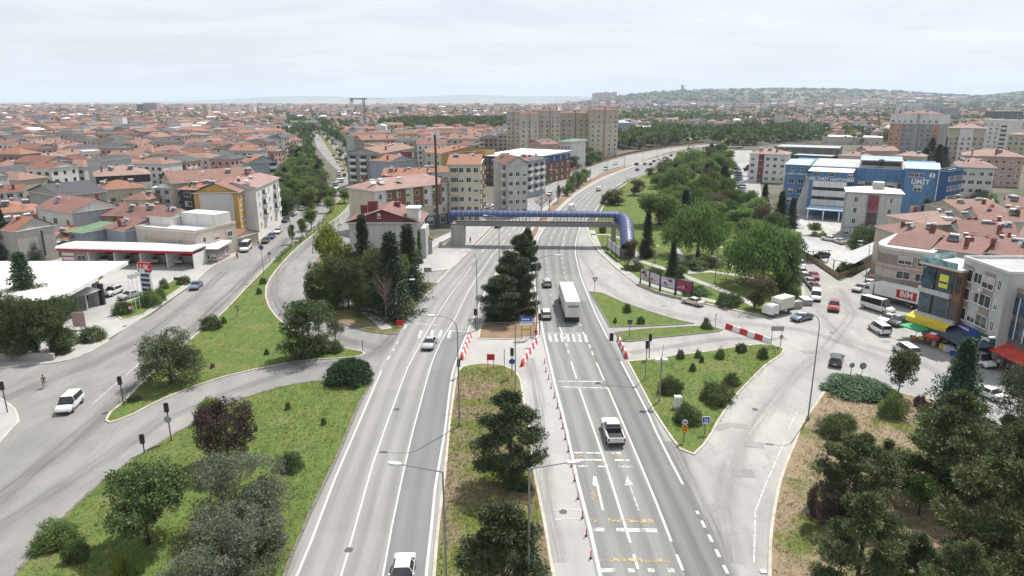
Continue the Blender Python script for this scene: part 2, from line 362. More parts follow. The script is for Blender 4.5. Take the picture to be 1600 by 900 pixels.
def offset_closed(pts, d):
 n = len(pts); out = []
 for i in range(n):
  a = Vector(pts[i - 1]); b = Vector(pts[i]); c = Vector(pts[(i + 1) % n])
  d1 = (b - a); d2 = (c - b)
  if d1.length < 1e-6: d1 = d2
  if d2.length < 1e-6: d2 = d1
  n1 = Vector((-d1.y, d1.x)).normalized(); n2 = Vector((-d2.y, d2.x)).normalized(); k = (n1 + n2)
  k = k.normalized() if k.length > 1e-3 else n1; s = d / max(0.5, k.dot(n1)); out.append((b.x + k.x * s, b.y + k.y * s))
 return out
def island(name, px, m, kerb=M_KERB, h=0.14, kw=0.28):
 pts = smooth_poly([G(*p) for p in px])
 if area2(pts) < 0: pts = pts[::-1]
 inn = offset_closed(pts, kw); n = len(pts); mb = MB()
 for i in range(n):
  j = (i + 1) % n; a, b, c, d = pts[i], pts[j], inn[j], inn[i]
  mb.face([(*a, 0.01), (*b, 0.01), (*b, h), (*a, h)], kerb); mb.face([(*a, h), (*b, h), (*c, h), (*d, h)], kerb)
  mb.face([(*d, h), (*c, h), (*c, 0.01), (*d, 0.01)], kerb)
 tag(mb.build(name + '_kerb'), kind='structure')
 g = MB(); g.face([(x, y, h - 0.03) for x, y in inn], m); return tag(g.build(name), kind='structure')
def ribbon(name, L, Rr, z, m, gy=None, n=240, ext=(0, 0)):
 """road surface between two traced edges, both given bottom to top of the picture"""
 l = np.array(smooth_poly([G(*p) for p in L], False, 4)); r = np.array(smooth_poly([G(*p) for p in Rr], False, 4))
 y0 = max(l[0, 1], r[0, 1]); y1 = min(l[-1, 1], r[-1, 1]); t = np.linspace(0, 1, n) ** 1.6; ys = y0 + (y1 - y0) * t
 lx = np.interp(ys, l[:, 1], l[:, 0]) - ext[0]; rx = np.interp(ys, r[:, 1], r[:, 0]) + ext[1]
 V = np.zeros((2 * n, 3)); V[0::2, 0] = lx; V[1::2, 0] = rx; V[0::2, 1] = ys; V[1::2, 1] = ys; V[:, 2] = z
 i = np.arange(n - 1) * 2; Fq = np.stack([i, i + 1, i + 3, i + 2], 1)
 me = npmesh(name, V, Fq, [m]); uvl = me.uv_layers.new(name='UVMap')
 mid = np.stack([(lx + rx) / 2, ys], 1); s = np.concatenate([[0], np.cumsum(np.linalg.norm(np.diff(mid, axis=0), axis=1))])
 UV = np.zeros((2 * n, 2)); UV[1::2, 0] = 1; UV[0::2, 1] = s; UV[1::2, 1] = s
 uvl.data.foreach_set('uv', UV[Fq.ravel()].astype(np.float32).ravel())
 return tag(child(name, me, None), kind='structure')
def inter_edge(L, Rr, f):
 l = np.array(smooth_poly([G(*p) for p in L], False, 4)); r = np.array(smooth_poly([G(*p) for p in Rr], False, 4))
 y0 = max(l[0, 1], r[0, 1]); y1 = min(l[-1, 1], r[-1, 1]); ys = np.arange(y0, y1, 2.0)
 x = np.interp(ys, l[:, 1], l[:, 0]) * (1 - f) + np.interp(ys, r[:, 1], r[:, 0]) * f
 return list(zip(x, ys))
MK = MB()
def stripe(pts, w=0.2, dash=None, z=0.055, m=None, ground=False, smooth=True, y0=None, y1=None):
 m = m or M_WHITE
 g = [tuple(p) for p in pts] if ground else [G(*p) for p in pts]
 if smooth and len(g) > 2 and not ground: g = smooth_poly(g, False, 4)
 g = [Vector(p) for p in g if (y0 is None or p[1] >= y0) and (y1 is None or p[1] <= y1)]
 segs = []; s = 0.0
 if dash is None: segs = [g]
 else:
  on, off = dash; per = on + off
  cur = []; step = 0.5
  for a, b in zip(g[:-1], g[1:]):
   L = (b - a).length; k = max(1, int(L / step))
   for j in range(k):
    if (s % per) < on: cur.append(a + (b - a) * (j / k))
    elif len(cur) > 1: segs.append(cur); cur = []
    else: cur = []
    s += L / k
  if len(cur) > 1: segs.append(cur)
 for sg in segs:
  if len(sg) > 2 and dash: sg = [sg[0], sg[len(sg) // 2], sg[-1]]
  for i, (a, b) in enumerate(zip(sg[:-1], sg[1:])):
   if (b - a).length < 1e-4: continue
   def nrm(k):
    d = sg[min(k + 1, len(sg) - 1)] - sg[max(k - 1, 0)]; return Vector((-d.y, d.x)).normalized() * w / 2
   na, nb = nrm(i), nrm(i + 1)
   MK.face([(*(a - na), z), (*(b - nb), z), (*(b + nb), z), (*(a + na), z)][::-1], m)
g = MB(); g.face([(-25500, -800, 0), (25500, -800, 0), (25500, 29500, 0), (-25500, 29500, 0)], M_GROUND); tag(g.build('ground'), kind='structure')
sheet('west_road', [(-900, 1500), (-700, 700), (0, 577), (42, 571), (75, 569), (107, 564), (140, 551), (172, 532), (207, 505), (235, 494), (275, 464), (295, 450), (332, 417), (370, 399), (400, 380), (440, 350), (482, 322), (516, 296), (532, 282), (530, 268), (510, 250), (495, 230), (487, 206), (484, 195), (492, 194), (500, 202), (520, 222), (542, 246), (572, 270), (596, 280), (590, 288), (575, 305), (552, 326), (540, 346), (560, 380), (660, 400), (700, 422), (712, 412), (645, 487), (596, 580), (464, 900), (300, 1500)], 0.02, M_ASPH, smooth=False)
sheet('station_forecourt', [(-200, 560), (-60, 400), (330, 385), (345, 405), (295, 448), (235, 490), (172, 528), (130, 545), (80, 556), (0, 568)], 0.035, M_CONC, smooth=False)
sheet('east_square', [(902, 352), (917, 352), (930, 390), (962, 420), (995, 445), (1100, 476), (1200, 497), (1235, 482), (1256, 465), (1256, 450), (1246, 430), (1225, 395), (1190, 345), (1165, 320), (1150, 290), (1140, 265), (1146, 235), (1175, 235), (1185, 270), (1190, 300), (1200, 345), (1250, 396), (1275, 415), (1312, 440), (1367, 415), (1420, 385), (1700, 385), (2300, 700), (2300, 1500), (1500, 1500), (1137, 900), (1050, 725), (970, 565), (930, 490), (907, 432), (899, 397)], 0.02, M_ASPH2, smooth=False)
sheet('car_park', [(1200, 345), (1250, 394), (1276, 413), (1312, 437), (1367, 413), (1420, 383), (1480, 350), (1360, 330), (1230, 330)], 0.035, m_asphalt('sandy_yard', 0.40), smooth=False)
LL = [(300, 1250), (464, 900), (485, 850), (522, 752), (555, 675), (596, 580), (626, 527), (645, 487), (685, 440), (712, 412), (742, 385), (775, 352), (800, 328), (825, 312), (862, 288), (912, 265), (950, 252), (987, 242), (1050, 231), (1112, 225.5), (1150, 223)]
LR = [(652, 1250), (666, 900), (667, 887), (674, 825), (680, 762), (695, 675), (707, 582), (732, 515), (741, 495), (755, 462), (775, 427), (797, 390), (822, 354), (857, 319), (882, 300.5), (920, 278), (950, 265), (995, 253), (1050, 236.5), (1112, 227.5), (1150, 224.6)]
RL = [(1000, 1250), (938, 900), (922, 827), (902, 750), (886, 675), (867, 600), (850, 527), (842, 482), (835, 440), (834, 397), (842, 370), (854, 352), (877, 325), (902, 303), (942, 280), (987, 261.5), (1050, 241), (1112, 230), (1150, 226)]
RR = [(1300, 1250), (1137, 897), (1086, 794), (1050, 725), (1025, 675), (1012, 645), (970, 565), (950, 530), (930, 490), (924, 475), (907, 432), (899, 397), (900, 377), (908, 352), (931, 327), (947, 303), (978, 282), (1014, 267), (1050, 254), (1085, 243), (1125, 233), (1165, 228)]
sheet('median_ground', [(667, 900), (674, 825), (680, 762), (695, 675), (707, 582), (732, 515), (741, 495), (755, 462), (775, 427), (797, 390), (822, 354), (857, 319), (920, 278), (995, 253), (1112, 227.5), (1112, 230), (987, 261.5), (902, 303), (854, 352), (834, 397), (835, 440), (842, 482), (850, 527), (867, 600), (886, 675), (902, 750), (922, 827), (938, 900), (1000, 1250), (652, 1250)], 0.022, M_CONC, smooth=False)
ribbon('highway_west', LL, LR, 0.034, M_HL, ext=(0.5, 0.45)); ribbon('highway_east', RL, RR, 0.034, M_HR, ext=(0.35, 0.6))
L1 = [(470, 1080), (534, 897), (582, 727), (600, 675), (637, 575), (660, 532), (674, 507), (700, 466), (737, 417), (762, 390)]
L2 = [(562, 1080), (599, 897), (612, 825), (630, 740), (645, 675), (675, 567), (690, 532), (710, 500), (732, 455), (750, 427), (770, 397)]
ribbon('bluish_lane', L2[:8], LR[:8], 0.042, M_DARKLANE, n=60)
ribbon('dark_lane', [(1110, 1000), (1063, 880), (1049, 847), (1025, 785), (997, 715), (980, 675), (950, 607), (932, 567), (920, 537), (911, 519), (895, 470)], RR[:11], 0.042, M_DARKLANE2, n=80)
stripe(LL, 0.22, y1=G(626, 527)[1]*0 + G(596, 580)[1]); stripe(LL, 0.22, (1.6, 1.7), y0=G(596, 580)[1], y1=G(626, 527)[1]); stripe(LL, 0.22, y0=G(626, 527)[1])
stripe(LR, 0.24); stripe(L1[:-1], 0.16); stripe(L2, 0.16)
e1 = inter_edge(LL, LR, 1 / 3.); e2 = inter_edge(LL, LR, 2 / 3.)
stripe(e1, 0.2, (4, 6), ground=True, y0=G(737, 410)[1]); stripe(e2, 0.2, (4, 6), ground=True, y0=G(770, 392)[1])
stripe(RL, 0.3, y1=G(854, 352)[1]*0 + 900)
stripe(RR, 0.24, y0=G(1086, 794)[1], y1=G(970, 565)[1]); stripe(RR, 0.28, (1.3, 0.75), y1=G(1086, 794)[1]); stripe(RR, 0.2, (0.5, 0.5), y0=G(970, 565)[1], y1=G(950, 530)[1])
stripe(RR, 0.22, y0=G(950, 530)[1])
stripe([(1045, 1010), (1020, 945)]); stripe([(1130, 1010), (1100, 950)])
stripe([(990, 867), (997, 890)], .24); stripe([(905, 607), (945, 722), (985, 849)], .22); stripe([(892, 565), (901, 592)], .22); stripe([(882, 527), (890, 560)], .2, (1.5, 1.5)); stripe([(867, 490), (879, 524)], .2)
stripe([(852, 385), (856, 440), (867, 490)], .2, (1.6, 3.0)); stripe([(1057, 867), (1067, 892)], .24); stripe([(950, 607), (999, 722), (1025, 785), (1049, 847)], .22); stripe([(932, 567), (944, 595)], .22)
stripe([(911, 519), (920, 537), (930, 563)], .22, (1.7, 1.3)); stripe([(876, 385), (878, 410), (884, 437), (895, 470), (911, 519)], .2, (1.6, 3.0))
r1 = inter_edge(RL, RR, 1 / 3.); r2 = inter_edge(RL, RR, 2 / 3.)
stripe(r1, 0.2, (3, 6), ground=True, y0=G(865, 385)[1]); stripe(r2, 0.2, (3, 6), ground=True, y0=G(882, 385)[1])
stripe([(880, 385), (884, 355)], .18, (1.5, 1.5))
for i in range(7):   # zebra crossings
 x = 856 + i * 9.3; MK.face([G3(x, 522, .056), G3(x + 4.6, 522, .056), G3(x + 7.0, 534, .056), G3(x + 2.2, 534, .056)][::-1], M_WORN)
for x in (653, 671, 684, 699): MK.face([G3(x + 3, 516, .056), G3(x + 8, 516, .056), G3(x + 4, 528, .056), G3(x - 1, 528, .056)][::-1], M_WORN)
for a, b, wd in (((650, 506), (682, 508), .35), ((702, 517), (727, 518), .4), ((873, 596), (942, 597), .3), ((876, 605), (950, 607), .3), ((853, 521), (913, 521), .2)): stripe([a, b], wd, m=M_WORN, z=.057)
for yy, x0, x1 in ((708, 896, 978), (719, 898, 992), (729, 902, 998)): stripe([(x0, yy), (x1, yy + 1)], .32, (1.6, .35), m=M_WORN, z=.057)
for yy, x0, x1 in ((713, 897, 985), (724, 900, 994)): stripe([(x0, yy), (x1, yy + 1)], .28, (1.3, .9), m=M_YEL, z=.057)
stripe([(923, 813), (1030, 815)], .55, (1.0, .12), m=M_YEL, z=.057); stripe([(926, 828), (1036, 830)], .55, (1.5, .15), m=M_WORN, z=.057)
stripe([(936, 875), (1057, 877)], .5, (1.3, .1), m=M_YEL, z=.057); stripe([(940, 892), (1064, 892)], .5, (1.5, .12), m=M_WORN, z=.057)
stripe([(942, 798), (930, 745)], .22); MK.face([G3(926, 758, .057), G3(937, 761, .057), G3(927, 742, .057)], M_WHITE)
stripe([(998, 798), (986, 765), (980, 745)], .12, m=M_WORN); MK.face([G3(976, 758, .057), G3(990, 758, .057), G3(980, 745, .057)], M_WORN)
MK.face([G3(919, 775, .057), G3(926, 768, .057), G3(932, 778, .057), G3(925, 781, .057)], M_YEL)
stripe([(863, 797), (910, 797)], .12, m=M_WORN, z=.05); stripe([(866, 812), (912, 811)], .12, m=M_WORN, z=.05)
stripe([(142, 634), (232, 556)], .13, m=M_WORN); stripe([(1226, 690), (1180, 800), (1178, 880)], .12, m=M_WORN); stripe([(1232, 672), (1247, 640)], .1, m=M_WORN)
tag(MK.build('road_markings'), kind='structure')
ISL_A = [(-60, 985), (20, 900), (54, 860), (75, 830), (100, 807), (125, 782), (150, 760), (175, 741), (200, 722), (250, 692), (275, 676), (307, 660), (357, 631), (400, 616), (437, 605), (482, 597), (520, 592), (575, 577), (585, 583), (583, 596), (562, 634), (547, 670), (536, 697), (525, 722), (507, 760), (487, 803), (462, 860), (445, 905), (410, 985)]
island('corner_lawn', ISL_A, M_GRASS, M_KERBD)
ISL_B = [(164, 658), (170, 646), (190, 630), (225, 594), (250, 573), (307, 522), (350, 486), (382, 452), (400, 434), (427, 407), (465, 377), (500, 353), (512, 330), (530, 312), (548, 298), (558, 286), (563, 290), (545, 322), (527, 341), (500, 359), (475, 379), (455, 397), (437, 417), (424, 434), (417, 449), (417, 466), (423, 482), (436, 498), (470, 524), (510, 538), (545, 545), (566, 549), (572, 553), (562, 558), (525, 561), (475, 564), (437, 571), (400, 578), (350, 590), (312, 602), (275, 616), (237, 633), (212, 647), (185, 658), (170, 662)]
island('wedge_lawn', ISL_B, M_GRASS)
island('grove_lawn', [(476, 452), (479, 470), (500, 488), (530, 505), (550, 512), (575, 519), (605, 523), (621, 523), (635, 503), (646, 487), (662, 465), (684, 443), (655, 440), (640, 418), (600, 400), (545, 392), (520, 390), (498, 402), (483, 425)], M_MEDIAN, M_KERBD)
island('plaza_paving', [(655, 438), (662, 426), (700, 422), (716, 411), (735, 388), (765, 358), (795, 331), (822, 312), (800, 312), (770, 325), (735, 345), (700, 365), (672, 378), (650, 400)], M_PAVE)
island('boulevard_median', [(556, 280), (547, 276), (525, 253), (500, 214), (490, 201), (496, 203), (510, 216), (534, 247), (556, 272), (566, 283), (572, 296), (563, 300)], M_MEDIAN, h=.13)
island('median_lawn', [(675, 905), (682, 825), (692, 750), (701, 660), (712, 586), (722, 573), (750, 568), (787, 571), (806, 580), (815, 595), (820, 625), (826, 650), (837, 740), (847, 787), (857, 837), (862, 870), (869, 905), (890, 1100), (668, 1100)], M_GRASS_DRY)
island('planted_median', [(746, 530), (750, 512), (761, 485), (780, 440), (799, 405), (822, 372), (842, 345), (843, 360), (834, 376), (828, 396), (829, 440), (834, 482), (841, 515), (842, 526), (800, 531)], M_BROWN, h=.13)
island('brown_median', [(840, 345), (860, 321), (884, 302), (921, 280), (951, 267), (996, 255), (1052, 237.5), (1110, 228.3), (1112, 229.3), (1050, 240), (987, 260), (940, 278), (900, 301), (875, 323), (852, 348)], M_BROWN, h=.13)
island('yield_lawn', [(921, 456), (940, 458), (975, 473), (1025, 490), (1062, 501), (1085, 506), (1062, 508), (1000, 511), (952, 512), (940, 490), (926, 467)], M_GRASS, M_KERBD)
island('narrow_lawn', [(961, 520), (1000, 515), (1085, 510), (1112, 511), (1130, 516), (1122, 519), (1075, 524), (1025, 529), (985, 535), (968, 534)], M_GRASS, M_KERBD)
island('east_lawn', [(979, 565), (1025, 561), (1050, 556), (1100, 550), (1150, 542), (1187, 538), (1208, 539), (1227, 546), (1222, 555), (1197, 572), (1172, 597), (1150, 620), (1125, 657), (1112, 681), (1101, 697), (1085, 712), (1062, 703), (1040, 674), (1020, 643), (1000, 605), (986, 578)], M_GRASS)
island('corner_garden', [(1290, 609), (1270, 636), (1252, 660), (1240, 692), (1230, 715), (1216, 755), (1206, 805), (1201, 845), (1200, 900), (1210, 1060), (1250, 1300), (2300, 1300), (2000, 860), (1700, 700), (1545, 668), (1500, 632), (1430, 620), (1392, 610), (1320, 600)], M_GARDEN)
PARK = [(917, 351), (921, 372), (933, 391), (962, 419), (995, 444), (1025, 456), (1062, 466), (1100, 475), (1150, 486), (1200, 496), (1235, 482), (1256, 465), (1256, 451), (1246, 430), (1225, 395), (1190, 345), (1165, 320), (1150, 290), (1140, 265), (1146, 232), (1160, 229), (1100, 240), (1060, 253), (1020, 267), (985, 282), (955, 303), (940, 325), (930, 345)]
island('park', PARK, M_GRASS, M_KERB, kw=0.5)
island('station_strip', [(177, 490), (190, 500), (207, 497), (226, 491), (250, 473), (287, 447), (296, 435), (280, 433), (250, 450), (215, 465), (185, 478)], M_GRASS)
island('broken_pavement', [(-80, 735), (0, 693), (15, 676), (31, 660), (25, 640), (0, 622), (-120, 600)], M_PAVE)
island('station_pavement', [(-100, 590), (0, 577), (42, 571), (75, 569), (107, 564), (140, 551), (172, 532), (160, 526), (130, 536), (100, 550), (75, 557), (0, 562), (-100, 566)], M_PAVE)
island('street_pavement', [(297, 449), (332, 417), (370, 399), (400, 380), (440, 350), (482, 321), (516, 294), (508, 290), (470, 312), (430, 340), (395, 366), (362, 390), (322, 413), (290, 440)], M_PAVE)
for pl, wd in (([(925, 360), (938, 392), (966, 416), (1000, 440), (1050, 456), (1100, 468), (1150, 480)], 1.6), ([(990, 405), (1030, 418), (1060, 428), (1090, 440), (1130, 455), (1180, 478)], 1.8), ([(1060, 428), (1110, 425), (1160, 432), (1200, 440), (1245, 452)], 1.6), ([(1085, 400), (1095, 425)], 1.5), ([(1110, 400), (1140, 412), (1170, 430)], 1.4), ([(920, 367), (950, 367), (975, 375), (1000, 405)], 1.4), ([(1050, 380), (1064, 400), (1075, 425)], 1.4)):
 MK = MB(); stripe(pl, wd, z=0.125, m=M_PAVE); tag(MK.build('park_path'), kind='structure')
MK = MB(); stripe([(505, 460), (540, 470), (575, 490), (605, 515)], 1.8, z=0.124, m=M_CONC); tag(MK.build('grove_path'), kind='structure')
def tyre(name, px, w, tone, alpha, z=.029, ground=False):
 """worn wheel tracks: soft-edged darker or paler strip lying on the road"""
 k = 'track%s%s' % (tone, alpha)
 if k not in MATS:
  m, nt, b, out = nt_new(k); uv = N(nt, 'UVMap').outputs[0]; sp_ = N(nt, 'SeparateXYZ'); nt.links.new(uv, sp_.inputs[0]); p = pos(nt)
  b.inputs['Base Color'].default_value = (tone, tone * .98, tone * .95, 1); b.inputs['Roughness'].default_value = .85
  ed = mth(nt, 'SINE', mth(nt, 'MULTIPLY', sp_.outputs[0], math.pi)); nz = ramp(nt, noise(nt, mapv(nt, uv, (5, .05, 1)), 1.0, 4, .7), [(.35, .0), (.65, 1.0)])
  t = N(nt, 'BsdfTransparent'); ms = N(nt, 'MixShader'); nt.links.new(mth(nt, 'MULTIPLY', mth(nt, 'MULTIPLY', ed, nz), alpha), ms.inputs[0]); nt.links.new(t.outputs[0], ms.inputs[1]); nt.links.new(b.outputs[0], ms.inputs[2]); nt.links.new(ms.outputs[0], out.inputs[0]); MATS[k] = m
 P_ = smooth_poly([G(*p) for p in px], False, 2); n = len(P_); V = []; U = []; s = 0
 for i in range(n):
  a = Vector(P_[max(0, i - 1)]); c = Vector(P_[min(n - 1, i + 1)]); t = (c - a).normalized(); q = Vector((-t.y, t.x)) * w / 2
  if i: s += math.hypot(P_[i][0] - P_[i - 1][0], P_[i][1] - P_[i - 1][1])
  V += [(P_[i][0] + q.x, P_[i][1] + q.y, z), (P_[i][0] - q.x, P_[i][1] - q.y, z)]; U += [(0, s), (1, s)]
 i = np.arange(n - 1) * 2; Fq = np.stack([i, i + 1, i + 3, i + 2], 1); me = npmesh(name, V, Fq, [MATS[k]]); uvl = me.uv_layers.new(name='UVMap'); uvl.data.foreach_set('uv', np.array(U, np.float32)[Fq.ravel()].ravel()); tag(child(name, me, None), kind='structure')
for i, (px, w, tn, al) in enumerate((([(-30, 800), (60, 730), (150, 660), (230, 585), (300, 515), (380, 440), (450, 372)], 3.2, .13, .6), ([(-60, 860), (50, 790), (160, 720), (260, 655), (380, 605), (480, 575), (580, 555), (640, 500)], 2.6, .15, .5), ([(-30, 640), (60, 600), (140, 570), (220, 530), (300, 470), (350, 425)], 2.8, .15, .5), ([(0, 900), (80, 800), (200, 690), (300, 630)], 2.2, .40, .45), ([(590, 545), (520, 525), (450, 500), (428, 460), (440, 420), (490, 375), (530, 330)], 2.8, .15, .5), ([(905, 380), (925, 430), (980, 470), (1060, 492), (1150, 505), (1250, 515), (1330, 540), (1420, 580)], 3.0, .17, .3), ([(1140, 880), (1130, 780), (1160, 690), (1220, 610), (1290, 545), (1330, 490), (1310, 450)], 3.0, .18, .3), ([(1085, 720), (1140, 690), (1190, 630), (1250, 570)], 2.4, .42, .4), ([(870, 880), (850, 760), (842, 640), (828, 560)], 2.4, .20, .5), ([(1260, 440), (1275, 480), (1320, 530), (1420, 560), (1520, 610)], 2.6, .19, .3), ([(985, 552), (1050, 542), (1130, 530), (1230, 530)], 2.2, .18, .5), ([(1200, 780), (1190, 860), (1195, 960)], 2.0, .40, .4), ([(1050, 690), (1080, 760), (1120, 860), (1160, 980)], 2.6, .14, .6))): tyre('wheel_wear', px, w, tn, al, z=.029 + i * .0008)
M_PATCH = m_asphalt('patched_asphalt', 0.245)
rp = random.Random(12)
for i in range(16):
 px, py = rp.choice([(rp.uniform(20, 400), rp.uniform(560, 700)), (rp.uniform(1150, 1500), rp.uniform(500, 600)), (rp.uniform(1110, 1230), rp.uniform(620, 860)), (rp.uniform(1000, 1120), rp.uniform(475, 495)), (rp.uniform(560, 720), rp.uniform(420, 850))]); x, y = G(px, py); a = rp.uniform(-.5, .9); w_, h_ = rp.uniform(.4, 1.7), rp.uniform(.3, .8); q = [(x + u * w_ * math.cos(a) - v * h_ * math.sin(a), y + u * w_ * math.sin(a) + v * h_ * math.cos(a)) for u, v in ((-1, -1), (1, -1), (1, 1), (-1, 1))]
 sheet('asphalt_patch', q, .0405 + i * .00012, M_PATCH, smooth=False, ground=True)
for px, py in ((195, 510), (122, 613), (1180, 640), (1230, 885), (1150, 560), (1300, 520), (620, 640), (545, 860), (880, 800)):
 x, y = G(px, py); m = MB(); m.disc((0, 0, 0), .36, .02, (0, 0, 1), M_BROWN if px == 1230 else plain('iron_cover', (.09, .085, .08), .6)); tag(m.build('manhole_cover', None, loc=(x, y, .05 if px != 1230 else .13)), kind='structure')
rng = np.random.default_rng(11)
cT, sT = math.cos(TH), math.sin(TH)
def top_z(D, py):
 v = (py - 450) / F; return H - D * (sT + v * cT) / (cT - v * sT)
def depth_at(x, y, z=0): return y * cT + (H - z) * sT
def unit(n, r=None):
 r = r or rng; d = r.normal(size=(n, 3)); return d / np.linalg.norm(d, axis=1, keepdims=True)
def leaf_quads(c, d, L, Wd, r):
 """diamond leaves at c pointing along d"""
 n = len(c); s = np.cross(d, unit(n, r)); s /= np.linalg.norm(s, axis=1, keepdims=True) + 1e-9
 L = L * r.uniform(0.7, 1.3, (n, 1)); Wd = Wd * r.uniform(0.7, 1.3, (n, 1))
 V = np.stack([c, c + d * L * 0.5 + s * Wd * 0.5, c + d * L, c + d * L * 0.5 - s * Wd * 0.5], 1).reshape(-1, 3)
 return V, np.arange(4 * n).reshape(n, 4)
def clump_leaves(C, rc, per, L, Wd, r, flat=0.75, out=0.6, core=0.25):
 n = len(C); rc = np.broadcast_to(np.asarray(rc, float), (n,))
 k = n * per; u = unit(k, r); idx = np.repeat(np.arange(n), per)
 rad = rc[idx] * (r.uniform(core, 1, k) ** 0.5); off = u * rad[:, None]; off[:, 2] *= flat
 d = u * out + unit(k, r) * (1 - out * 0.5); d /= np.linalg.norm(d, axis=1, keepdims=True)
 return leaf_quads(C[idx] + off, d, L, Wd, r)
def trunk_mesh(name, h, r0, tips, mat, rnd, lean=0.0, nl=9, forks=1):
 mb = MB(); top = Vector((lean, lean * 0.4, h)); pts = [Vector((0, 0, -0.15)), Vector((lean * 0.1, 0.03, h * 0.3)), Vector((lean * 0.4, lean * 0.1, h * 0.62)), top]
 mb.tube(pts, [r0 * 1.25, r0 * 0.85, r0 * 0.6, r0 * 0.18], mat, 8)
 tips = [Vector(t) for t in tips]; rnd.shuffle(tips)
 for t in tips[:nl]:
  zf = min(0.95, max(0.22, (t.z / h) * rnd.uniform(0.45, 0.75))); a = top * zf; a = Vector((a.x, a.y, h * zf))
  mid = a.lerp(t, 0.5) + Vector((0, 0, -0.06 * (t - a).length)); mb.tube([a, mid, t], [r0 * 0.38, r0 * 0.22, r0 * 0.07], mat, 5, caps=False)
 return mb.mesh(name, True)
M_BARK = plain('bark', (0.10, 0.075, 0.055), 0.95, var=0.35, scale=3); M_BARKG = plain('grey_bark', (0.19, 0.165, 0.14), 0.95, var=0.3, scale=3)
PROTO = {}
LEAF = {
 'pine': leafm('pine_needles', (0.032, 0.051, 0.021), (0.178, 0.213, 0.086), 0.18),
 'darkpine': leafm('dark_pine_needles', (0.019, 0.035, 0.016), (0.092, 0.128, 0.054), 0.12),
 'spruce': leafm('spruce_needles', (0.014, 0.032, 0.015), (0.062, 0.105, 0.050), 0.10),
 'green': leafm('green_leaves', (0.056, 0.101, 0.029), (0.246, 0.347, 0.101), 0.32),
 'dark': leafm('dark_leaves', (0.034, 0.060, 0.021), (0.156, 0.208, 0.073), 0.25),
 'willow': leafm('willow_leaves', (0.055, 0.100, 0.030), (0.20, 0.30, 0.090), 0.33),
 'cedar': leafm('blue_cedar_needles', (0.055, 0.070, 0.046), (0.226, 0.255, 0.176), 0.18),
 'plum': leafm('plum_leaves', (0.029, 0.017, 0.018), (0.124, 0.078, 0.072), 0.25),
 'olive': leafm('olive_leaves', (0.048, 0.062, 0.026), (0.186, 0.210, 0.096), 0.25),
 'yellow': leafm('yellow_green_leaves', (0.09, 0.115, 0.018), (0.34, 0.36, 0.07), 0.35),
 'juniper': leafm('juniper_sprays', (0.019, 0.046, 0.024), (0.088, 0.155, 0.074), 0.12),
 'brown': leafm('russet_leaves', (0.06, 0.05, 0.025), (0.18, 0.15, 0.07), 0.25),
 'grey': leafm('grey_green_leaves', (0.052, 0.067, 0.034), (0.172, 0.196, 0.109), 0.25)}
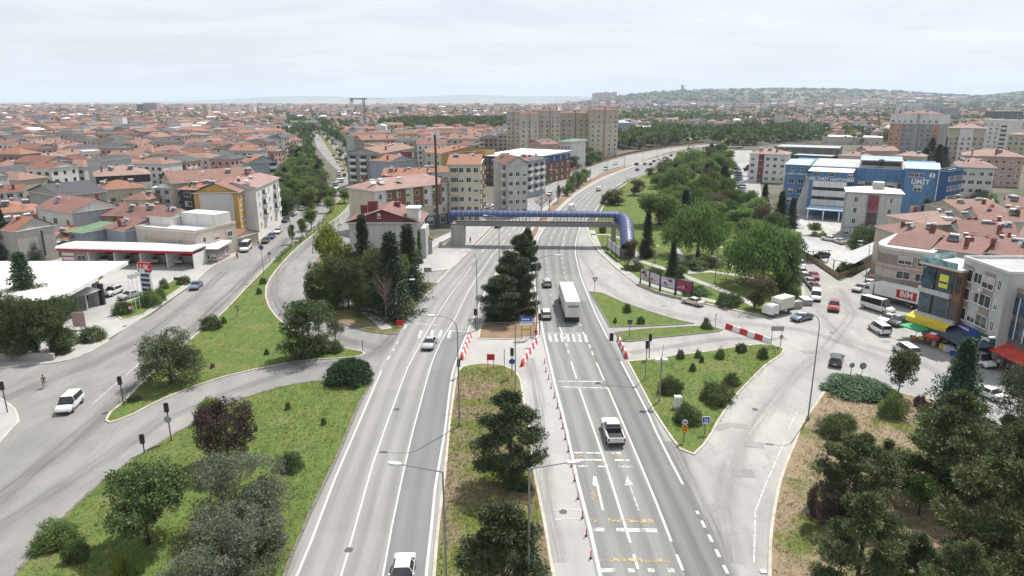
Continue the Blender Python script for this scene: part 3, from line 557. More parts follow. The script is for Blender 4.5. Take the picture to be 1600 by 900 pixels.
def proto(key, shape, leaf, seed, h, w, n, per, L, Wd, rc, base=0.2, bark=None, lean=0.0, r0=None):
 """unit-free prototype: real metres, h tall and w wide"""
 r = np.random.default_rng(seed); rnd = random.Random(seed); bark = bark or M_BARK; R_ = w / 2; C = []; rcs = []
 if shape == 'round':
  nl = 9; lc = unit(nl, r) * np.array([R_ * .52, R_ * .52, (h * (1 - base)) * .33]); lc[:, 2] += h * (base + (1 - base) * .52)
  lr = r.uniform(.36, .62, nl) * R_
  for i in range(n):
   j = rnd.randrange(nl); u = unit(1, r)[0]; p = lc[j] + u * lr[j] * np.array([1, 1, .8]) * rnd.uniform(.55, 1.02); C.append(p)
 elif shape == 'dome':      # shrub down to the ground
  for i in range(n):
   u = unit(1, r)[0]; u[2] = abs(u[2]); bumpy = 1 + .16 * math.sin(3 * math.atan2(u[1], u[0]) + seed) + .12 * math.sin(5 * u[2] + 7 * u[0] + seed)
   C.append(u * np.array([R_, R_, h]) * bumpy * rnd.uniform(.5, .88) ** .7)
 elif shape == 'cone':
  for i in range(n):
   t = rnd.random() ** 1.45; z = h * (base + (1 - base) * t); rr = R_ * (1 - t) ** 1.05 * (0.78 + .26 * math.cos((t * 8) * 2 * math.pi)) * 1.12 + .06
   a = rnd.uniform(0, 2 * math.pi); q = rnd.uniform(.35, 1.0) * (1 + .18 * math.sin(a * 3 + seed)); C.append((rr * q * math.cos(a), rr * q * math.sin(a), z - q * rr * .22))
 elif shape == 'pine':      # irregular tiers of upturned boughs
  nb = 26; B = []
  for j in range(nb):
   t = (j + rnd.random()) / nb; a = j * 2.4 + rnd.uniform(-.5, .5); z = h * (base + (1 - base) * t * .93)
   ll = R_ * (math.sin(math.pi * min(1, (t * .80 + .20))) ** .7) * rnd.uniform(.62, 1.08); B.append((a, z, ll))
  for i in range(n):
   a, z, ll = B[rnd.randrange(nb)]; q = rnd.uniform(.25, 1.0) ** .6; sp = rnd.gauss(0, .17) * ll
   C.append((ll * q * math.cos(a) - sp * math.sin(a), ll * q * math.sin(a) + sp * math.cos(a), z + .20 * ll * q * q + rnd.gauss(0, .12)))
 elif shape == 'spread':
  for i in range(n):
   a = rnd.uniform(0, 2 * math.pi); q = rnd.random() ** .5 * (1 + .13 * math.sin(a * 3 + seed)); C.append((R_ * q * math.cos(a), R_ * q * math.sin(a), h * (.25 + .6 * (1 - q * q)) + rnd.uniform(-.1, .1) * h))
 elif shape == 'vase':
  for i in range(n):
   t = rnd.random() ** .7; a = rnd.uniform(0, 2 * math.pi); rr = R_ * (.35 + .65 * math.sin(math.pi * (.12 + .62 * t))) * rnd.uniform(.3, 1) ** .5
   C.append((rr * math.cos(a), rr * math.sin(a), h * (base + (1 - base) * t)))
 C = np.array(C)
 if shape in ('willow',): pass
 rad = rc * r.uniform(.7, 1.3, len(C)) if len(C) else 1
 V, Fq = clump_leaves(C, rad, per, L, Wd, r, flat=.6 if shape in ('pine', 'spread') else .8, out=.75 if shape in ('pine', 'cone', 'spread') else .55)
 V[:, 2] = np.maximum(V[:, 2], 0.03)
 crown = npmesh(key + '_crown', V, Fq, [LEAF[leaf]])
 r0 = r0 or max(.05, h * .022); idx = r.permutation(len(C))[:14]; th = h * (.86 if shape in ('cone', 'pine') else .6)
 trunk = trunk_mesh(key + '_trunk', th if shape not in ('dome', 'spread') else h * .5, r0, [C[i] for i in idx], bark, rnd, lean, 10 if shape != 'cone' else 3)
 PROTO[key] = (trunk, crown, h, w)
def proto_willow(key, leaf, seed, h, w, n=230, per=64):
 r = np.random.default_rng(seed); rnd = random.Random(seed); R_ = w / 2
 C = []
 for i in range(n):
  u = unit(1, r)[0]; u[2] = abs(u[2]) * .9 + .05; lob = 1 + .20 * math.sin(3 * math.atan2(u[1], u[0]) + seed) + .13 * math.sin(7 * u[2] + 5 * u[0] + seed)
  C.append(np.array([u[0] * R_ * .86 * lob, u[1] * R_ * .86 * lob, h * .34 + u[2] * h * .58]) * np.array([rnd.uniform(.6, 1.05), rnd.uniform(.6, 1.05), rnd.uniform(.82, 1.04)]))
 C = np.array(C); k = n * per; idx = np.repeat(np.arange(n), per); off = unit(k, r) * (r.uniform(.1, 1, k)[:, None]) * R_ * .2
 drop = r.uniform(0, 1, k) ** 1.6 * h * .26; P_ = C[idx] + off; P_[:, 2] -= drop * r.uniform(.3, 1, k); P_[:, 2] = np.maximum(P_[:, 2], h * .12)
 d = unit(k, r) * .55 + np.array([0, 0, -1.0]); d /= np.linalg.norm(d, axis=1, keepdims=True)
 V, Fq = leaf_quads(P_, d, .55, .20, r); crown = npmesh(key + '_crown', V, Fq, [LEAF[leaf]])
 trunk = trunk_mesh(key + '_trunk', h * .62, h * .03, [C[i] for i in r.permutation(n)[:12]], M_BARK, rnd); PROTO[key] = (trunk, crown, h, w)
for i in range(3): proto('pine%d' % i, 'pine', 'pine', 21 + i, 8, 6.4, 520, 74, .26, .075, .46, -.04)
for i in range(2): proto('darkpine%d' % i, 'pine', 'darkpine', 31 + i, 9, 6.5, 520, 68, .27, .08, .48, -.03)
for i in range(2): proto('spruce%d' % i, 'cone', 'spruce', 41 + i, 12, 5.5, 420, 26, .42, .12, .42, .04)
proto('fir0', 'cone', 'juniper', 47, 9, 5.8, 460, 34, .36, .10, .40, .05)
proto('cypress0', 'cone', 'dark', 44, 8, 2.2, 170, 26, .38, .13, .30, .02)
for i in range(3): proto('green%d' % i, 'round', 'green', 51 + i, 8, 7, 300, 46, .27, .13, .50, -.06)
for i in range(3): proto('dark%d' % i, 'round', 'dark', 55 + i, 8, 7, 330, 50, .25, .12, .50, -.14)
for i in range(2): proto('olive%d' % i, 'round', 'olive', 61 + i, 7, 7, 330, 54, .21, .09, .46, -.18)
for i in range(2): proto('cedar%d' % i, 'round', 'cedar', 65 + i, 6, 7.5, 420, 80, .17, .06, .45, -.25)
proto('brown0', 'round', 'brown', 68, 7, 7, 170, 36, .30, .14, .5, .1)
proto('grey0', 'round', 'grey', 69, 8, 7, 190, 46, .28, .12, .55, .1, M_BARKG)
proto('yellow0', 'round', 'yellow', 70, 7, 6, 180, 40, .30, .15, .5, .1)
for i in range(2): proto_willow('willow%d' % i, 'willow', 71 + i, 12, 13)
proto('plum0', 'vase', 'plum', 75, 4.5, 4.4, 300, 54, .15, .07, .28, .12)
for i in range(2): proto('bush%d' % i, 'dome', 'dark', 81 + i, 2.2, 3, 200, 46, .13, .06, .24)
proto('bushgreen', 'dome', 'green', 84, 2.2, 3, 190, 46, .14, .06, .26)
proto('bushyellow', 'dome', 'yellow', 85, 2.2, 2.6, 90, 36, .20, .09, .26)
proto('bushgrey', 'dome', 'grey', 86, 2.2, 3, 120, 40, .20, .08, .26)
proto('bushplum', 'dome', 'plum', 87, 2.2, 3, 100, 36, .20, .08, .26)
proto('juniper', 'spread', 'juniper', 88, 1.6, 4.5, 210, 44, .34, .09, .32)
proto('smalltree', 'round', 'green', 90, 4.5, 3.6, 120, 34, .24, .13, .34, .35, lean=.15)
proto('maple', 'round', 'olive', 91, 4.6, 4.6, 120, 40, .26, .14, .36, .34, lean=.1)
def proto_bare(key, seed, h, w, col=None):
 rnd = random.Random(seed); mb = MB(); m = col or M_BARKG; mb.tube([(0, 0, -.1), (.05, 0, h * .4), (0, .05, h * .75)], [h * .02, h * .014, h * .005], m, 6)
 tw = MB()
 for i in range(46):
  z = h * rnd.uniform(.25, .75); a = rnd.uniform(0, 6.28); l = w * .5 * rnd.uniform(.5, 1); p = Vector((0, 0, z)); q = p + Vector((math.cos(a) * l, math.sin(a) * l, l * rnd.uniform(.5, 1.3)))
  tw.tube([p, p.lerp(q, .5) + Vector((0, 0, -.1)), q], [h * .006, h * .004, h * .0015], m, 3, caps=False)
  for k in range(3):
   s = p.lerp(q, rnd.uniform(.4, .9)); e = s + Vector((rnd.uniform(-1, 1), rnd.uniform(-1, 1), rnd.uniform(.2, 1))) * l * .35; tw.tube([s, e], [h * .003, h * .001], m, 3, caps=False)
 PROTO[key] = (mb.mesh(key + '_trunk', True), tw.mesh(key + '_crown'), h, w)
proto_bare('bare', 93, 6, 5, plain('russet_twigs', (0.17, 0.12, 0.10), .9))
NAMES = dict(pine='pine_tree', darkpine='pine_tree', spruce='spruce_tree', fir='fir_tree', cypress='cypress_tree', green='broadleaf_tree', dark='broadleaf_tree', olive='olive_green_tree', cedar='cedar_shrub', brown='russet_tree', grey='grey_green_tree', yellow='yellow_green_tree', willow='willow_tree', plum='plum_tree', bush='shrub', bushgreen='shrub', bushyellow='shrub', bushgrey='shrub', bushplum='shrub', juniper='juniper', smalltree='young_tree', maple='maple_tree', bare='bare_tree')
USED_ROT = [0.0]; MASS = []
SMALL_PX = 9
def plant_at(key, x, y, h, wd, label, group=None, z=0.0):
 trunk, crown, ph, pw = PROTO[key]; kind = key.replace('0lo', 'lo').replace('1lo', 'lo').replace('2lo', 'lo').rstrip('0123456789'); nm = NAMES[kind]
 USED_ROT[0] += 2.399; rz = USED_ROT[0]
 e = empty(nm, (x, y, z), rz); e.scale = (wd / pw, wd / pw, h / ph)
 child('trunk' if 'shrub' not in nm else 'stem', trunk, e); child('crown' if 'shrub' not in nm else 'foliage', crown, e)
 tag(e, label, 'shrub' if nm in ('shrub', 'juniper', 'cedar_shrub') else 'tree', group); return e
def plant(key, bx, by, ty, wpx, label, group=None):
 x, y = G(bx, by); zz = 0.12; h = max(.3, top_z(y, ty)) * 1.02; d = depth_at(x, y, h / 2); wd = wpx * d / F; shp = key.rstrip('0123456789')
 if shp.startswith(('bush', 'juniper', 'cedar')):   # the pixel is the front foot: the plant stands half its width behind
  y += wd * .42; h = max(.3, top_z(y, ty) * 1.02, wd * (.12 if shp == 'juniper' and wd > 7 else .3)); d = depth_at(x, y, h / 2); wd = wpx * d / F; x = (bx - 800) / F * depth_at(0, y, 0)
 if shp in ('dark', 'green') and wd > 1.35 * h: PROTO[key + 'lo'] = PROTO['bush0' if shp == 'dark' else 'bushgreen']; NAMES[shp + 'lo'] = NAMES[shp]; key = key + 'lo'
 return plant_at(key, x, y, h, wd, label, group, zz - .03)
def woodmass(poly, n, hr, wr, seed, mind=8): MASS.append((poly, n, hr, wr, seed))
def scatter(poly, n, keys, hr, wr, label, group, minpx=0, seed=1, fixed=None, mind=4.0):
 rnd = random.Random(seed); P_ = [G(*p) for p in poly]; xs = [p[0] for p in P_]; ys = [p[1] for p in P_]; got = []; tries = 0
 while len(got) < n and tries < n * 60:
  tries += 1; x = rnd.uniform(min(xs), max(xs)); y = rnd.uniform(min(ys), max(ys)); ins = False
  for i in range(len(P_)):
   (x1, y1), (x2, y2) = P_[i - 1], P_[i]
   if (y1 > y) != (y2 > y) and x < (x2 - x1) * (y - y1) / (y2 - y1) + x1: ins = not ins
  if not ins or any((x - a) ** 2 + (y - b) ** 2 < mind ** 2 for a, b in got): continue
  got.append((x, y)); k = rnd.choice(keys); h = rnd.uniform(*hr); lb = label[k.rstrip('0123456789')] if isinstance(label, dict) else label
  plant_at(k, x, y, h, rnd.uniform(*wr) * (0.5 if 'cypress' in k else 1), lb, group)
T = plant
T('dark0', 232, 850, 722, 146, 'dark green spreading tree casting a wide shadow on the lawn near the lower left corner')
T('bushgreen', 88, 868, 818, 70, 'loose bright green bush on the lawn edge beside the curved road, lower left'); T('bush0', 122, 885, 845, 40, 'small dark bush right against the loose green bush in the lower left corner')
T('cedar0', 372, 850, 712, 165, 'large grey-green bushy cedar between the purple tree and the pale cedar below it'); T('cedar1', 350, 945, 808, 190, 'pale silvery cedar shrub cut off by the bottom edge of the picture'); T('cedar0', 432, 862, 800, 60, 'low grey cedar shrub at the right foot of the large grey-green cedar')
T('plum0', 358, 724, 640, 88, 'purple-leaved plum tree standing on the corner lawn'); T('bushgreen', 330, 664, 624, 50, 'spiky green bush just above the purple plum tree'); T('bush1', 455, 742, 708, 44, 'dark round bush on the lawn right of the large grey cedar')
T('juniper', 547, 606, 566, 66, 'feathery dark green juniper at the top corner of the corner lawn'); T('bushyellow', 190, 905, 872, 26, 'yellow-leaved bush at the bottom edge of the corner lawn'); T('bushgreen', 214, 905, 866, 28, 'light green bush touching the yellow bush at the bottom edge')
for a in ((450, 642, 629, 9, 'tiny dark sapling in the middle of the corner lawn'), (506, 666, 653, 9, 'tiny sapling near the highway edge of the corner lawn'), (400, 676, 664, 7, 'tiny yellowish sapling right of the purple plum tree')): T('bush0', *a)
T('olive0', 268, 598, 512, 108, 'wide olive-green tree at the tip of the wedge-shaped lawn'); T('bush0', 331, 518, 492, 34, 'compact dark green bush on the kerb across from the filling station'); T('bush1', 350, 507, 496, 10, 'very small bush just right of the compact bush opposite the filling station')
T('bush1', 210, 630, 619, 24, 'low mound of shrub by the traffic light at the lawn tip'); T('bush0', 332, 577, 568, 7, 'tiny bush on the open grass right of the wide olive-green tree'); T('bare', 372, 497, 475, 12, 'small bare sapling on the wedge lawn')
T('dark1', 485, 558, 470, 92, 'dense dark tree at the inner bend of the slip road'); T('bush0', 521, 554, 532, 36, 'rounded bush at the right foot of the dense tree by the slip road'); T('grey0', 525, 535, 500, 30, 'thin grey-green tree behind the rounded bush by the slip road'); T('bush1', 417, 556, 546, 8, 'tiny bush left of the dense tree by the slip road'); T('bush0', 411, 445, 434, 12, 'small round bush at the foot of the no-parking sign'); T('bush1', 405, 461, 450, 10, 'small round bush just below the no-parking sign')
gr = 'trees of the dark grove between slip road and highway'
T('yellow0', 521, 462, 352, 64, 'yellowish green tree at the left end of the dark grove', gr); T('spruce0', 571, 458, 342, 56, 'tall pointed spruce rising in front of the blank grey wall', gr)
T('dark2', 500, 475, 412, 48, 'dark low-crowned tree at the left front of the grove', gr); T('dark0', 545, 484, 392, 74, 'broad dark tree in the middle of the grove', gr); T('dark1', 592, 474, 388, 66, 'dark round tree behind the grove path', gr)
T('spruce1', 614, 492, 370, 90, 'widest spruce of the grove, close to the highway', gr); T('spruce0', 640, 462, 356, 68, 'rightmost spruce of the grove, in front of the building corner', gr); T('bare', 604, 506, 430, 44, 'bare reddish tree at the front of the grove', gr); T('cypress0', 656, 412, 362, 11, 'narrow cypress beside the small red-roofed annex')
T('dark1', 520, 482, 408, 56, 'dark tree between the left and the middle of the grove', gr); T('dark0', 565, 462, 384, 60, 'dark tree behind the middle of the grove', gr); T('green1', 630, 470, 402, 40, 'green tree wedged between the two largest grove spruces', gr); T('dark2', 570, 488, 425, 44, 'small dark tree just left of the bare reddish tree', gr)
gr = 'pines on the planted median before the footbridge'
T('darkpine0', 784, 500, 430, 80, 'lowest pine of the planted median, above the concrete crossing', gr); T('darkpine1', 800, 478, 394, 80, 'second pine up the planted median', gr); T('darkpine0', 812, 446, 364, 62, 'third pine of the planted median, under the footbridge pier', gr); T('darkpine1', 824, 414, 358, 34, 'farthest pine of the planted median', gr); T('darkpine1', 815, 492, 412, 56, 'pine at the right kerb of the planted median', gr); T('darkpine0', 790, 462, 408, 50, 'pine at the left kerb of the planted median', gr)
T('darkpine0', 798, 754, 612, 116, 'tall dark pine halfway up the brown median lawn'); T('darkpine1', 786, 962, 790, 160, 'large dark pine at the bottom edge of the median lawn')
gr = 'evergreens beside the filling station'
T('spruce0', 12, 412, 326, 46, 'tall dark spruce at the left edge behind the station canopy', gr); T('fir0', 50, 412, 362, 40, 'greyish fir just right of the tall spruce behind the canopy', gr); T('fir0', 47, 498, 400, 84, 'layered fir rising in front of the white station canopy', gr)
T('dark2', 10, 556, 458, 86, 'dark evergreen at the left picture edge behind the low wall', gr); T('dark0', 58, 553, 458, 66, 'dark bushy tree behind the middle of the low wall', gr); T('dark1', 103, 546, 462, 66, 'dark round tree nearest the filling station entrance', gr); T('dark2', 36, 560, 468, 60, 'dark tree between the two others right behind the low wall', gr); T('dark0', 82, 556, 474, 56, 'dark tree at the right end of the low wall', gr); T('dark1', -30, 552, 452, 80, 'dark tree entering at the left edge behind the low wall', gr)
T('bush1', 145, 538, 511, 42, 'dark bush below the pale board at the station entrance'); T('bush0', 95, 557, 530, 28, 'dark bush by the end of the low wall'); T('bush0', 192, 494, 470, 32, 'dark bush at the lower end of the station flower strip'); T('bushgreen', 236, 482, 454, 36, 'round green bush under the price totem'); T('bushgreen', 251, 472, 450, 20, 'smaller green bush right of the price totem'); T('bushgreen', 257, 453, 436, 16, 'small round green bush near the upper end of the station strip'); T('bush0', 288, 446, 431, 22, 'bush at the upper end of the station strip by the blue-grey car'); T('dark1', 200, 376, 355, 26, 'dark tree behind the car wash, beside the cream building'); T('yellow0', -6, 612, 570, 22, 'bright yellow-green treetop entering from the left edge')
gr = 'young trees on the boulevard median'
for a in ((458, 381, 352, 14, 'first young tree from below on the boulevard median'), (472, 371, 343, 20, 'second young tree from below on the boulevard median'), (487, 360, 328, 28, 'bushiest young tree of the boulevard median, beside the grey gable house'), (516, 332, 308, 25, 'fourth young tree from below on the boulevard median'), (538, 318, 297, 26, 'fifth young tree from below on the boulevard median'), (556, 300, 284, 10, 'small young tree where the boulevard median narrows'), (566, 289, 272, 12, 'last young tree before the boulevard median widens')): T('smalltree', *a, gr)
scatter([(560, 280), (545, 262), (528, 248), (512, 225), (503, 212), (497, 205), (505, 210), (520, 222), (540, 245), (556, 262), (566, 280)], 22, ['smalltree', 'green0'], (2.5, 4), (2.5, 4), 'small street tree in the far row on the boulevard median', 'far boulevard median trees', seed=3)
gr = 'wood left of the boulevard'; lb = dict(green='green broadleaf tree in the wood left of the boulevard', dark='dark green tree in the wood left of the boulevard', olive='olive-green tree in the wood left of the boulevard', yellow='yellow-green tree in the wood left of the boulevard', spruce='pointed dark conifer in the wood left of the boulevard')
scatter([(437, 340), (470, 337), (492, 323), (512, 311), (512, 299), (491, 278), (474, 258), (464, 240), (455, 232), (462, 250), (455, 270), (440, 292), (432, 315)], 92, ['green0', 'green1', 'dark0', 'dark1', 'dark2', 'dark0', 'dark1', 'green2', 'dark2', 'spruce0'], (6, 9.5), (7, 10), lb, gr, seed=5, mind=5)
woodmass([(478, 215), (492, 205), (486, 196), (478, 190), (455, 188), (445, 200), (455, 212)], 70, (8, 11), (8, 12), 6)
woodmass([(462, 238), (490, 276), (502, 272), (487, 240), (479, 214), (472, 212)], 45, (6, 8), (7, 9), 21)
scatter([(600, 292), (590, 280), (575, 262), (555, 245), (530, 222), (512, 208), (520, 207), (545, 226), (570, 248), (592, 268), (606, 282)], 34, ['green1', 'dark1', 'dark2'], (5, 8), (5, 7.5), {'green': 'green street tree on the right side of the boulevard', 'dark': 'dark street tree on the right side of the boulevard'}, 'street trees right of the boulevard', seed=7, mind=6)
T('willow0', 1090, 402, 306, 104, 'big pale willow in the middle of the park'); T('willow1', 1190, 446, 340, 128, 'largest light green willow at the right side of the park'); T('green0', 1030, 352, 282, 72, 'round bright green tree near the highway in the upper park'); T('dark1', 1228, 452, 372, 62, 'shaded dark tree beside the large willow by the street'); T('dark0', 1180, 438, 385, 50, 'dark tree in the shade before the large willow')
T('spruce0', 1010, 402, 332, 32, 'dark spruce near the lower end of the bridge ramp'); T('spruce1', 1050, 432, 380, 28, 'slim dark spruce between the park path and the billboards'); T('brown0', 985, 405, 375, 30, 'russet bush-like tree beside the ramp mouth'); T('green1', 1065, 434, 415, 20, 'small green tree right of the slim park spruce'); T('brown0', 1178, 484, 430, 60, 'spreading russet-green tree at the park corner by the box truck')
for i, a in enumerate(((1136, 483, 456, 38, 'dark bush at the park corner left of the box truck'), (1086, 466, 447, 46, 'wide dark bush behind the maroon billboard'), (1085, 424, 404, 52, 'dark hedge mound under the pale willow'), (1110, 420, 402, 34, 'dark hedge mound right of the pale willow trunk'), (1137, 400, 385, 14, 'small round park bush near the upper path'), (990, 425, 408, 36, 'bush beside the foot of the bridge ramp'), (1022, 432, 418, 28, 'low bush between ramp foot and billboards'), (1236, 470, 447, 24, 'round bush on the pavement corner by the parked white van'), (950, 320, 302, 26, 'dark bush on the park edge beyond the footbridge'), (1150, 476, 462, 26, 'low bush left of the russet-green corner tree'), (942, 365, 350, 12, 'dark bush beside the stair pier'))): T(('bush0', 'bush1')[i % 2], *a)
for i, a in enumerate(((966, 320, 296, 44, 'purplish brown shrub on the park edge beyond the footbridge'), (990, 305, 280, 36, 'second purplish shrub up the park edge'), (1018, 277, 262, 24, 'third purplish shrub up the park edge'))): T('brown0', *a, 'purplish shrubs along the park edge')
T('dark2', 1039, 268, 245, 22, 'dark round tree at the highway bend'); T('green2', 1078, 268, 232, 56, 'broad green tree at the inside of the highway bend'); T('willow0', 1050, 308, 262, 52, 'light green willow below the highway bend'); T('willow1', 1098, 318, 268, 50, 'light green willow in the upper park')
lb = dict(green='green park tree in the dense upper park', dark='dark park tree in the dense upper park', willow='light green willow in the dense upper park', olive='olive-green park tree in the dense upper park', spruce='pointed dark conifer in the dense upper park', brown='russet tree in the dense upper park')
scatter([(1040, 350), (1110, 356), (1170, 395), (1230, 395), (1195, 352), (1165, 325), (1148, 295), (1138, 268), (1142, 240), (1110, 241), (1072, 256), (1020, 275), (1012, 292), (1030, 325)], 72, ['green0', 'green1', 'green2', 'dark0', 'green0', 'willow0', 'olive0', 'spruce1', 'willow1', 'green1', 'brown0'], (6, 10), (7, 10.5), lb, 'upper park trees', seed=8, mind=6)
for i, a in enumerate(((887, 306, 280), (894, 300, 274), (902, 294, 268), (908, 289, 266), (914, 284, 264))): T('green%d' % (i % 3), a[0], a[1], a[2], 20, 'leafy street tree on the brown highway median beyond the footbridge', 'leafy median trees beyond the footbridge')
T('bare', 846, 336, 302, 36, 'bare tree on the median just beyond the footbridge, left'); T('bare', 858, 330, 300, 30, 'bare tree on the median just beyond the footbridge, right'); T('grey0', 873, 318, 290, 10, 'thin dark street tree on the brown median')
for a in (('spruce0', 1192, 338, 290, 26, 'dark conifer left of the blue hospital, nearest the park street'), ('spruce1', 1218, 352, 302, 34, 'wide dark conifer before the blue hospital entrance'), ('spruce0', 1236, 356, 312, 28, 'dark conifer touching the hospital porch'), ('spruce1', 1442, 362, 314, 42, 'dark conifer right of the grey annex building'), ('dark0', 1350, 388, 350, 54, 'dark green tree at the foot of the grey annex building'), ('green1', 1272, 368, 348, 26, 'green shrub tree under the blue hospital porch'), ('bushyellow', 1285, 372, 362, 14, 'bright yellow bush by the hospital porch'), ('green2', 1318, 428, 410, 26, 'green bush at the fence corner of the car park'), ('green0', 1530, 318, 296, 52, 'green tree between the white apartment block and the red roofs'), ('dark0', 1168, 275, 255, 14, 'dark tree before the pink-roofed block beyond the park')): T(a[0], *a[1:])
T('juniper', 1342, 628, 601, 100, 'broad flat juniper bed at the garden tip'); T('maple', 1402, 622, 556, 60, 'small maple with an open crown beside the juniper bed'); T('bushgreen', 1393, 658, 615, 44, 'clipped round green bush below the small maple'); T('bush0', 1300, 690, 650, 48, 'flattened clipped bush, front one of the pair in the garden'); T('bush1', 1316, 676, 647, 44, 'flattened clipped bush, rear one of the pair in the garden'); T('bushplum', 1438, 640, 617, 24, 'small purple shrub left of the tall fir')
T('fir0', 1490, 668, 536, 104, 'tall fir standing in front of the street market'); T('pine0', 1476, 774, 614, 158, 'big bushy pine below the tall fir'); T('pine1', 1330, 797, 680, 132, 'grey-green pine on the dry slope by the road'); T('cypress0', 1381, 742, 690, 34, 'bright green cypress between the two pines of the garden'); T('pine2', 1335, 938, 776, 146, 'dark full pine at the bottom of the dry slope'); T('plum0', 1282, 822, 768, 46, 'purple plum behind the dark full pine')
T('smalltree', 1435, 806, 748, 60, 'small crooked tree on the shaded patch of grass')
for i_, (kk, a_, b_, c_, d_) in enumerate((('pine2', 1425, 930, 838, 90), ('darkpine1', 1565, 735, 650, 80))): T(kk, a_, b_, c_, d_, ('pine filling the gap right of the dark full pine', 'dark pine below the airy grey-green tree')[i_])
T('pine1', 1545, 905, 716, 180, 'large greyish pine in the lower right corner'); T('pine2', 1602, 800, 645, 130, 'pine at the right edge above the large greyish pine'); T('grey0', 1592, 690, 575, 92, 'airy grey-green tree at the right edge by the white sedan'); T('pine0', 1490, 1000, 850, 135, 'pine at the bottom edge between the dark full pine and the corner pine'); T('pine1', 1620, 1010, 820, 170, 'pine cut off by the lower right corner')
T('bushyellow', 1412, 760, 738, 30, 'low yellow-green bush behind the small crooked tree')
gr = 'shrubs on the triangular east lawn'
for i, a in enumerate(((1046, 620, 588, 40, 'dark shrub beside the camera pole on the triangular lawn'), (1073, 668, 633, 46, 'dark shrub beside the white cabinet on the triangular lawn'), (1119, 637, 597, 54, 'largest dark shrub of the triangular lawn'), (1142, 607, 584, 28, 'shrub just behind the largest dark shrub of the triangular lawn'), (1063, 563, 547, 13, 'leftmost small round shrub at the upper edge of the triangular lawn'), (1090, 561, 547, 11, 'second small round shrub along the upper edge of the triangular lawn'), (1096, 568, 556, 8, 'smallest shrub of the triangular lawn, near its upper edge'), (1082, 582, 568, 11, 'small lone shrub below the upper edge row of the triangular lawn'), (1125, 563, 545, 16, 'middle round shrub along the upper edge of the triangular lawn'), (1158, 553, 536, 18, 'bright round shrub right of the middle one on the triangular lawn'), (1192, 563, 543, 18, 'shrub at the far right corner of the triangular lawn'))): T(('bush0', 'bush1', 'bushgreen')[i % 3 if i > 3 else i % 2], *a, gr)
for i, a in enumerate(((980, 490, 474, 14, 'round shrub in the middle of the yield sign lawn'), (961, 506, 497, 6, 'tiny shrub at the lower kerb of the yield sign lawn'), (1001, 508, 494, 13, 'small shrub at the lower kerb of the yield sign lawn'), (1103, 516, 504, 20, 'low dark shrub at the tip of the narrow lawn'), (1103, 512, 496, 12, 'twiggy upright shrub at the tip of the narrow lawn'))): T(('bush0', 'bush1')[i % 2], *a)
def hedge(pts, wd, h, label):
 P_ = smooth_poly([G(*p) for p in pts], False, 1.0); r = np.random.default_rng(5); C = []
 for x, y in P_:
  for k in range(4): C.append((x + r.uniform(-wd, wd) / 2, y + r.uniform(-.5, .5), r.uniform(.2, h)))
 V, Fq = clump_leaves(np.array(C), .3, 26, .22, .1, r); V[:, 2] = np.maximum(V[:, 2], .1)
 tag(child('hedge', npmesh('hedge', V, Fq, [LEAF['dark']]), None), label, 'hedge')
hedge([(431, 410), (445, 396), (470, 376), (500, 352), (520, 326)], 1.5, .8, 'long low dark hedge along the near boulevard median')
T('dark1', 838, 288, 266, 34, 'dark round tree between the brick block and the highway wall'); T('green2', 921, 258, 236, 24, 'green tree before the large apartment slabs by the highway')
scatter([(852, 280), (905, 262), (935, 252), (915, 246), (880, 250), (858, 262)], 26, ['green0', 'dark0', 'dark1', 'olive0'], (6, 9), (6, 9), {'green': 'green tree in the garden belt before the apartment slabs', 'dark': 'dark tree in the garden belt before the apartment slabs', 'olive': 'olive-green tree in the garden belt before the apartment slabs'}, 'garden belt trees', seed=12, mind=5)
scatter([(850, 236), (905, 238), (968, 232), (966, 226), (900, 230), (850, 230)], 22, ['spruce0', 'spruce1'], (12, 18), (5, 7), 'dark conifer in the row at the foot of the apartment slabs', 'conifers at the foot of the apartment slabs', seed=13, mind=6)
woodmass([(965, 236), (1045, 228), (1108, 219), (1110, 213), (1050, 211), (985, 215), (962, 222)], 120, (9, 14), (10, 15), 14)
woodmass([(1120, 232), (1145, 232), (1180, 228), (1240, 218), (1258, 211), (1200, 206), (1140, 208), (1115, 216)], 110, (9, 15), (10, 16), 15)
woodmass([(1190, 226), (1300, 218), (1395, 225), (1395, 204), (1240, 205)], 60, (8, 13), (9, 15), 19)
scatter([(1440, 262), (1480, 262), (1478, 236), (1445, 240)], 12, ['dark0', 'spruce0', 'dark1'], (9, 14), (8, 11), {'spruce': 'dark conifer among the towers on the right', 'dark': 'dark tree among the towers on the right'}, 'trees among the towers on the right', seed=16, mind=8)
def tufts(polys, n, leaf, h, seed, name, label, z=.11):
 r = np.random.default_rng(seed); P_ = []
 for px, k in polys:
  g_ = [G(*p) for p in px]; xs = [p[0] for p in g_]; ys = [p[1] for p in g_]; got = 0
  X = r.uniform(min(xs), max(xs), k * 4); Y = r.uniform(min(ys), max(ys), k * 4)
  for x, y in zip(X, Y):
   if y < 24: continue
   ins = False
   for i in range(len(g_)):
    (x1, y1), (x2, y2) = g_[i - 1], g_[i]
    if (y1 > y) != (y2 > y) and x < (x2 - x1) * (y - y1) / (y2 - y1) + x1: ins = not ins
   if ins: P_.append((x, y, z)); got += 1
   if got >= k: break
 C = np.repeat(np.array(P_), 4, 0); C[:, :2] += r.normal(0, .06, (len(C), 2)); d = unit(len(C), r) * .7 + np.array([0, 0, 1.0]); d /= np.linalg.norm(d, axis=1, keepdims=True); V, Fq = leaf_quads(C, d, h, h * .28, r); V[:, 2] = np.maximum(V[:, 2], z - .01)
 tag(child(name, npmesh(name, V, Fq, [LEAF[leaf]]), None), label, 'grass', kind='stuff')
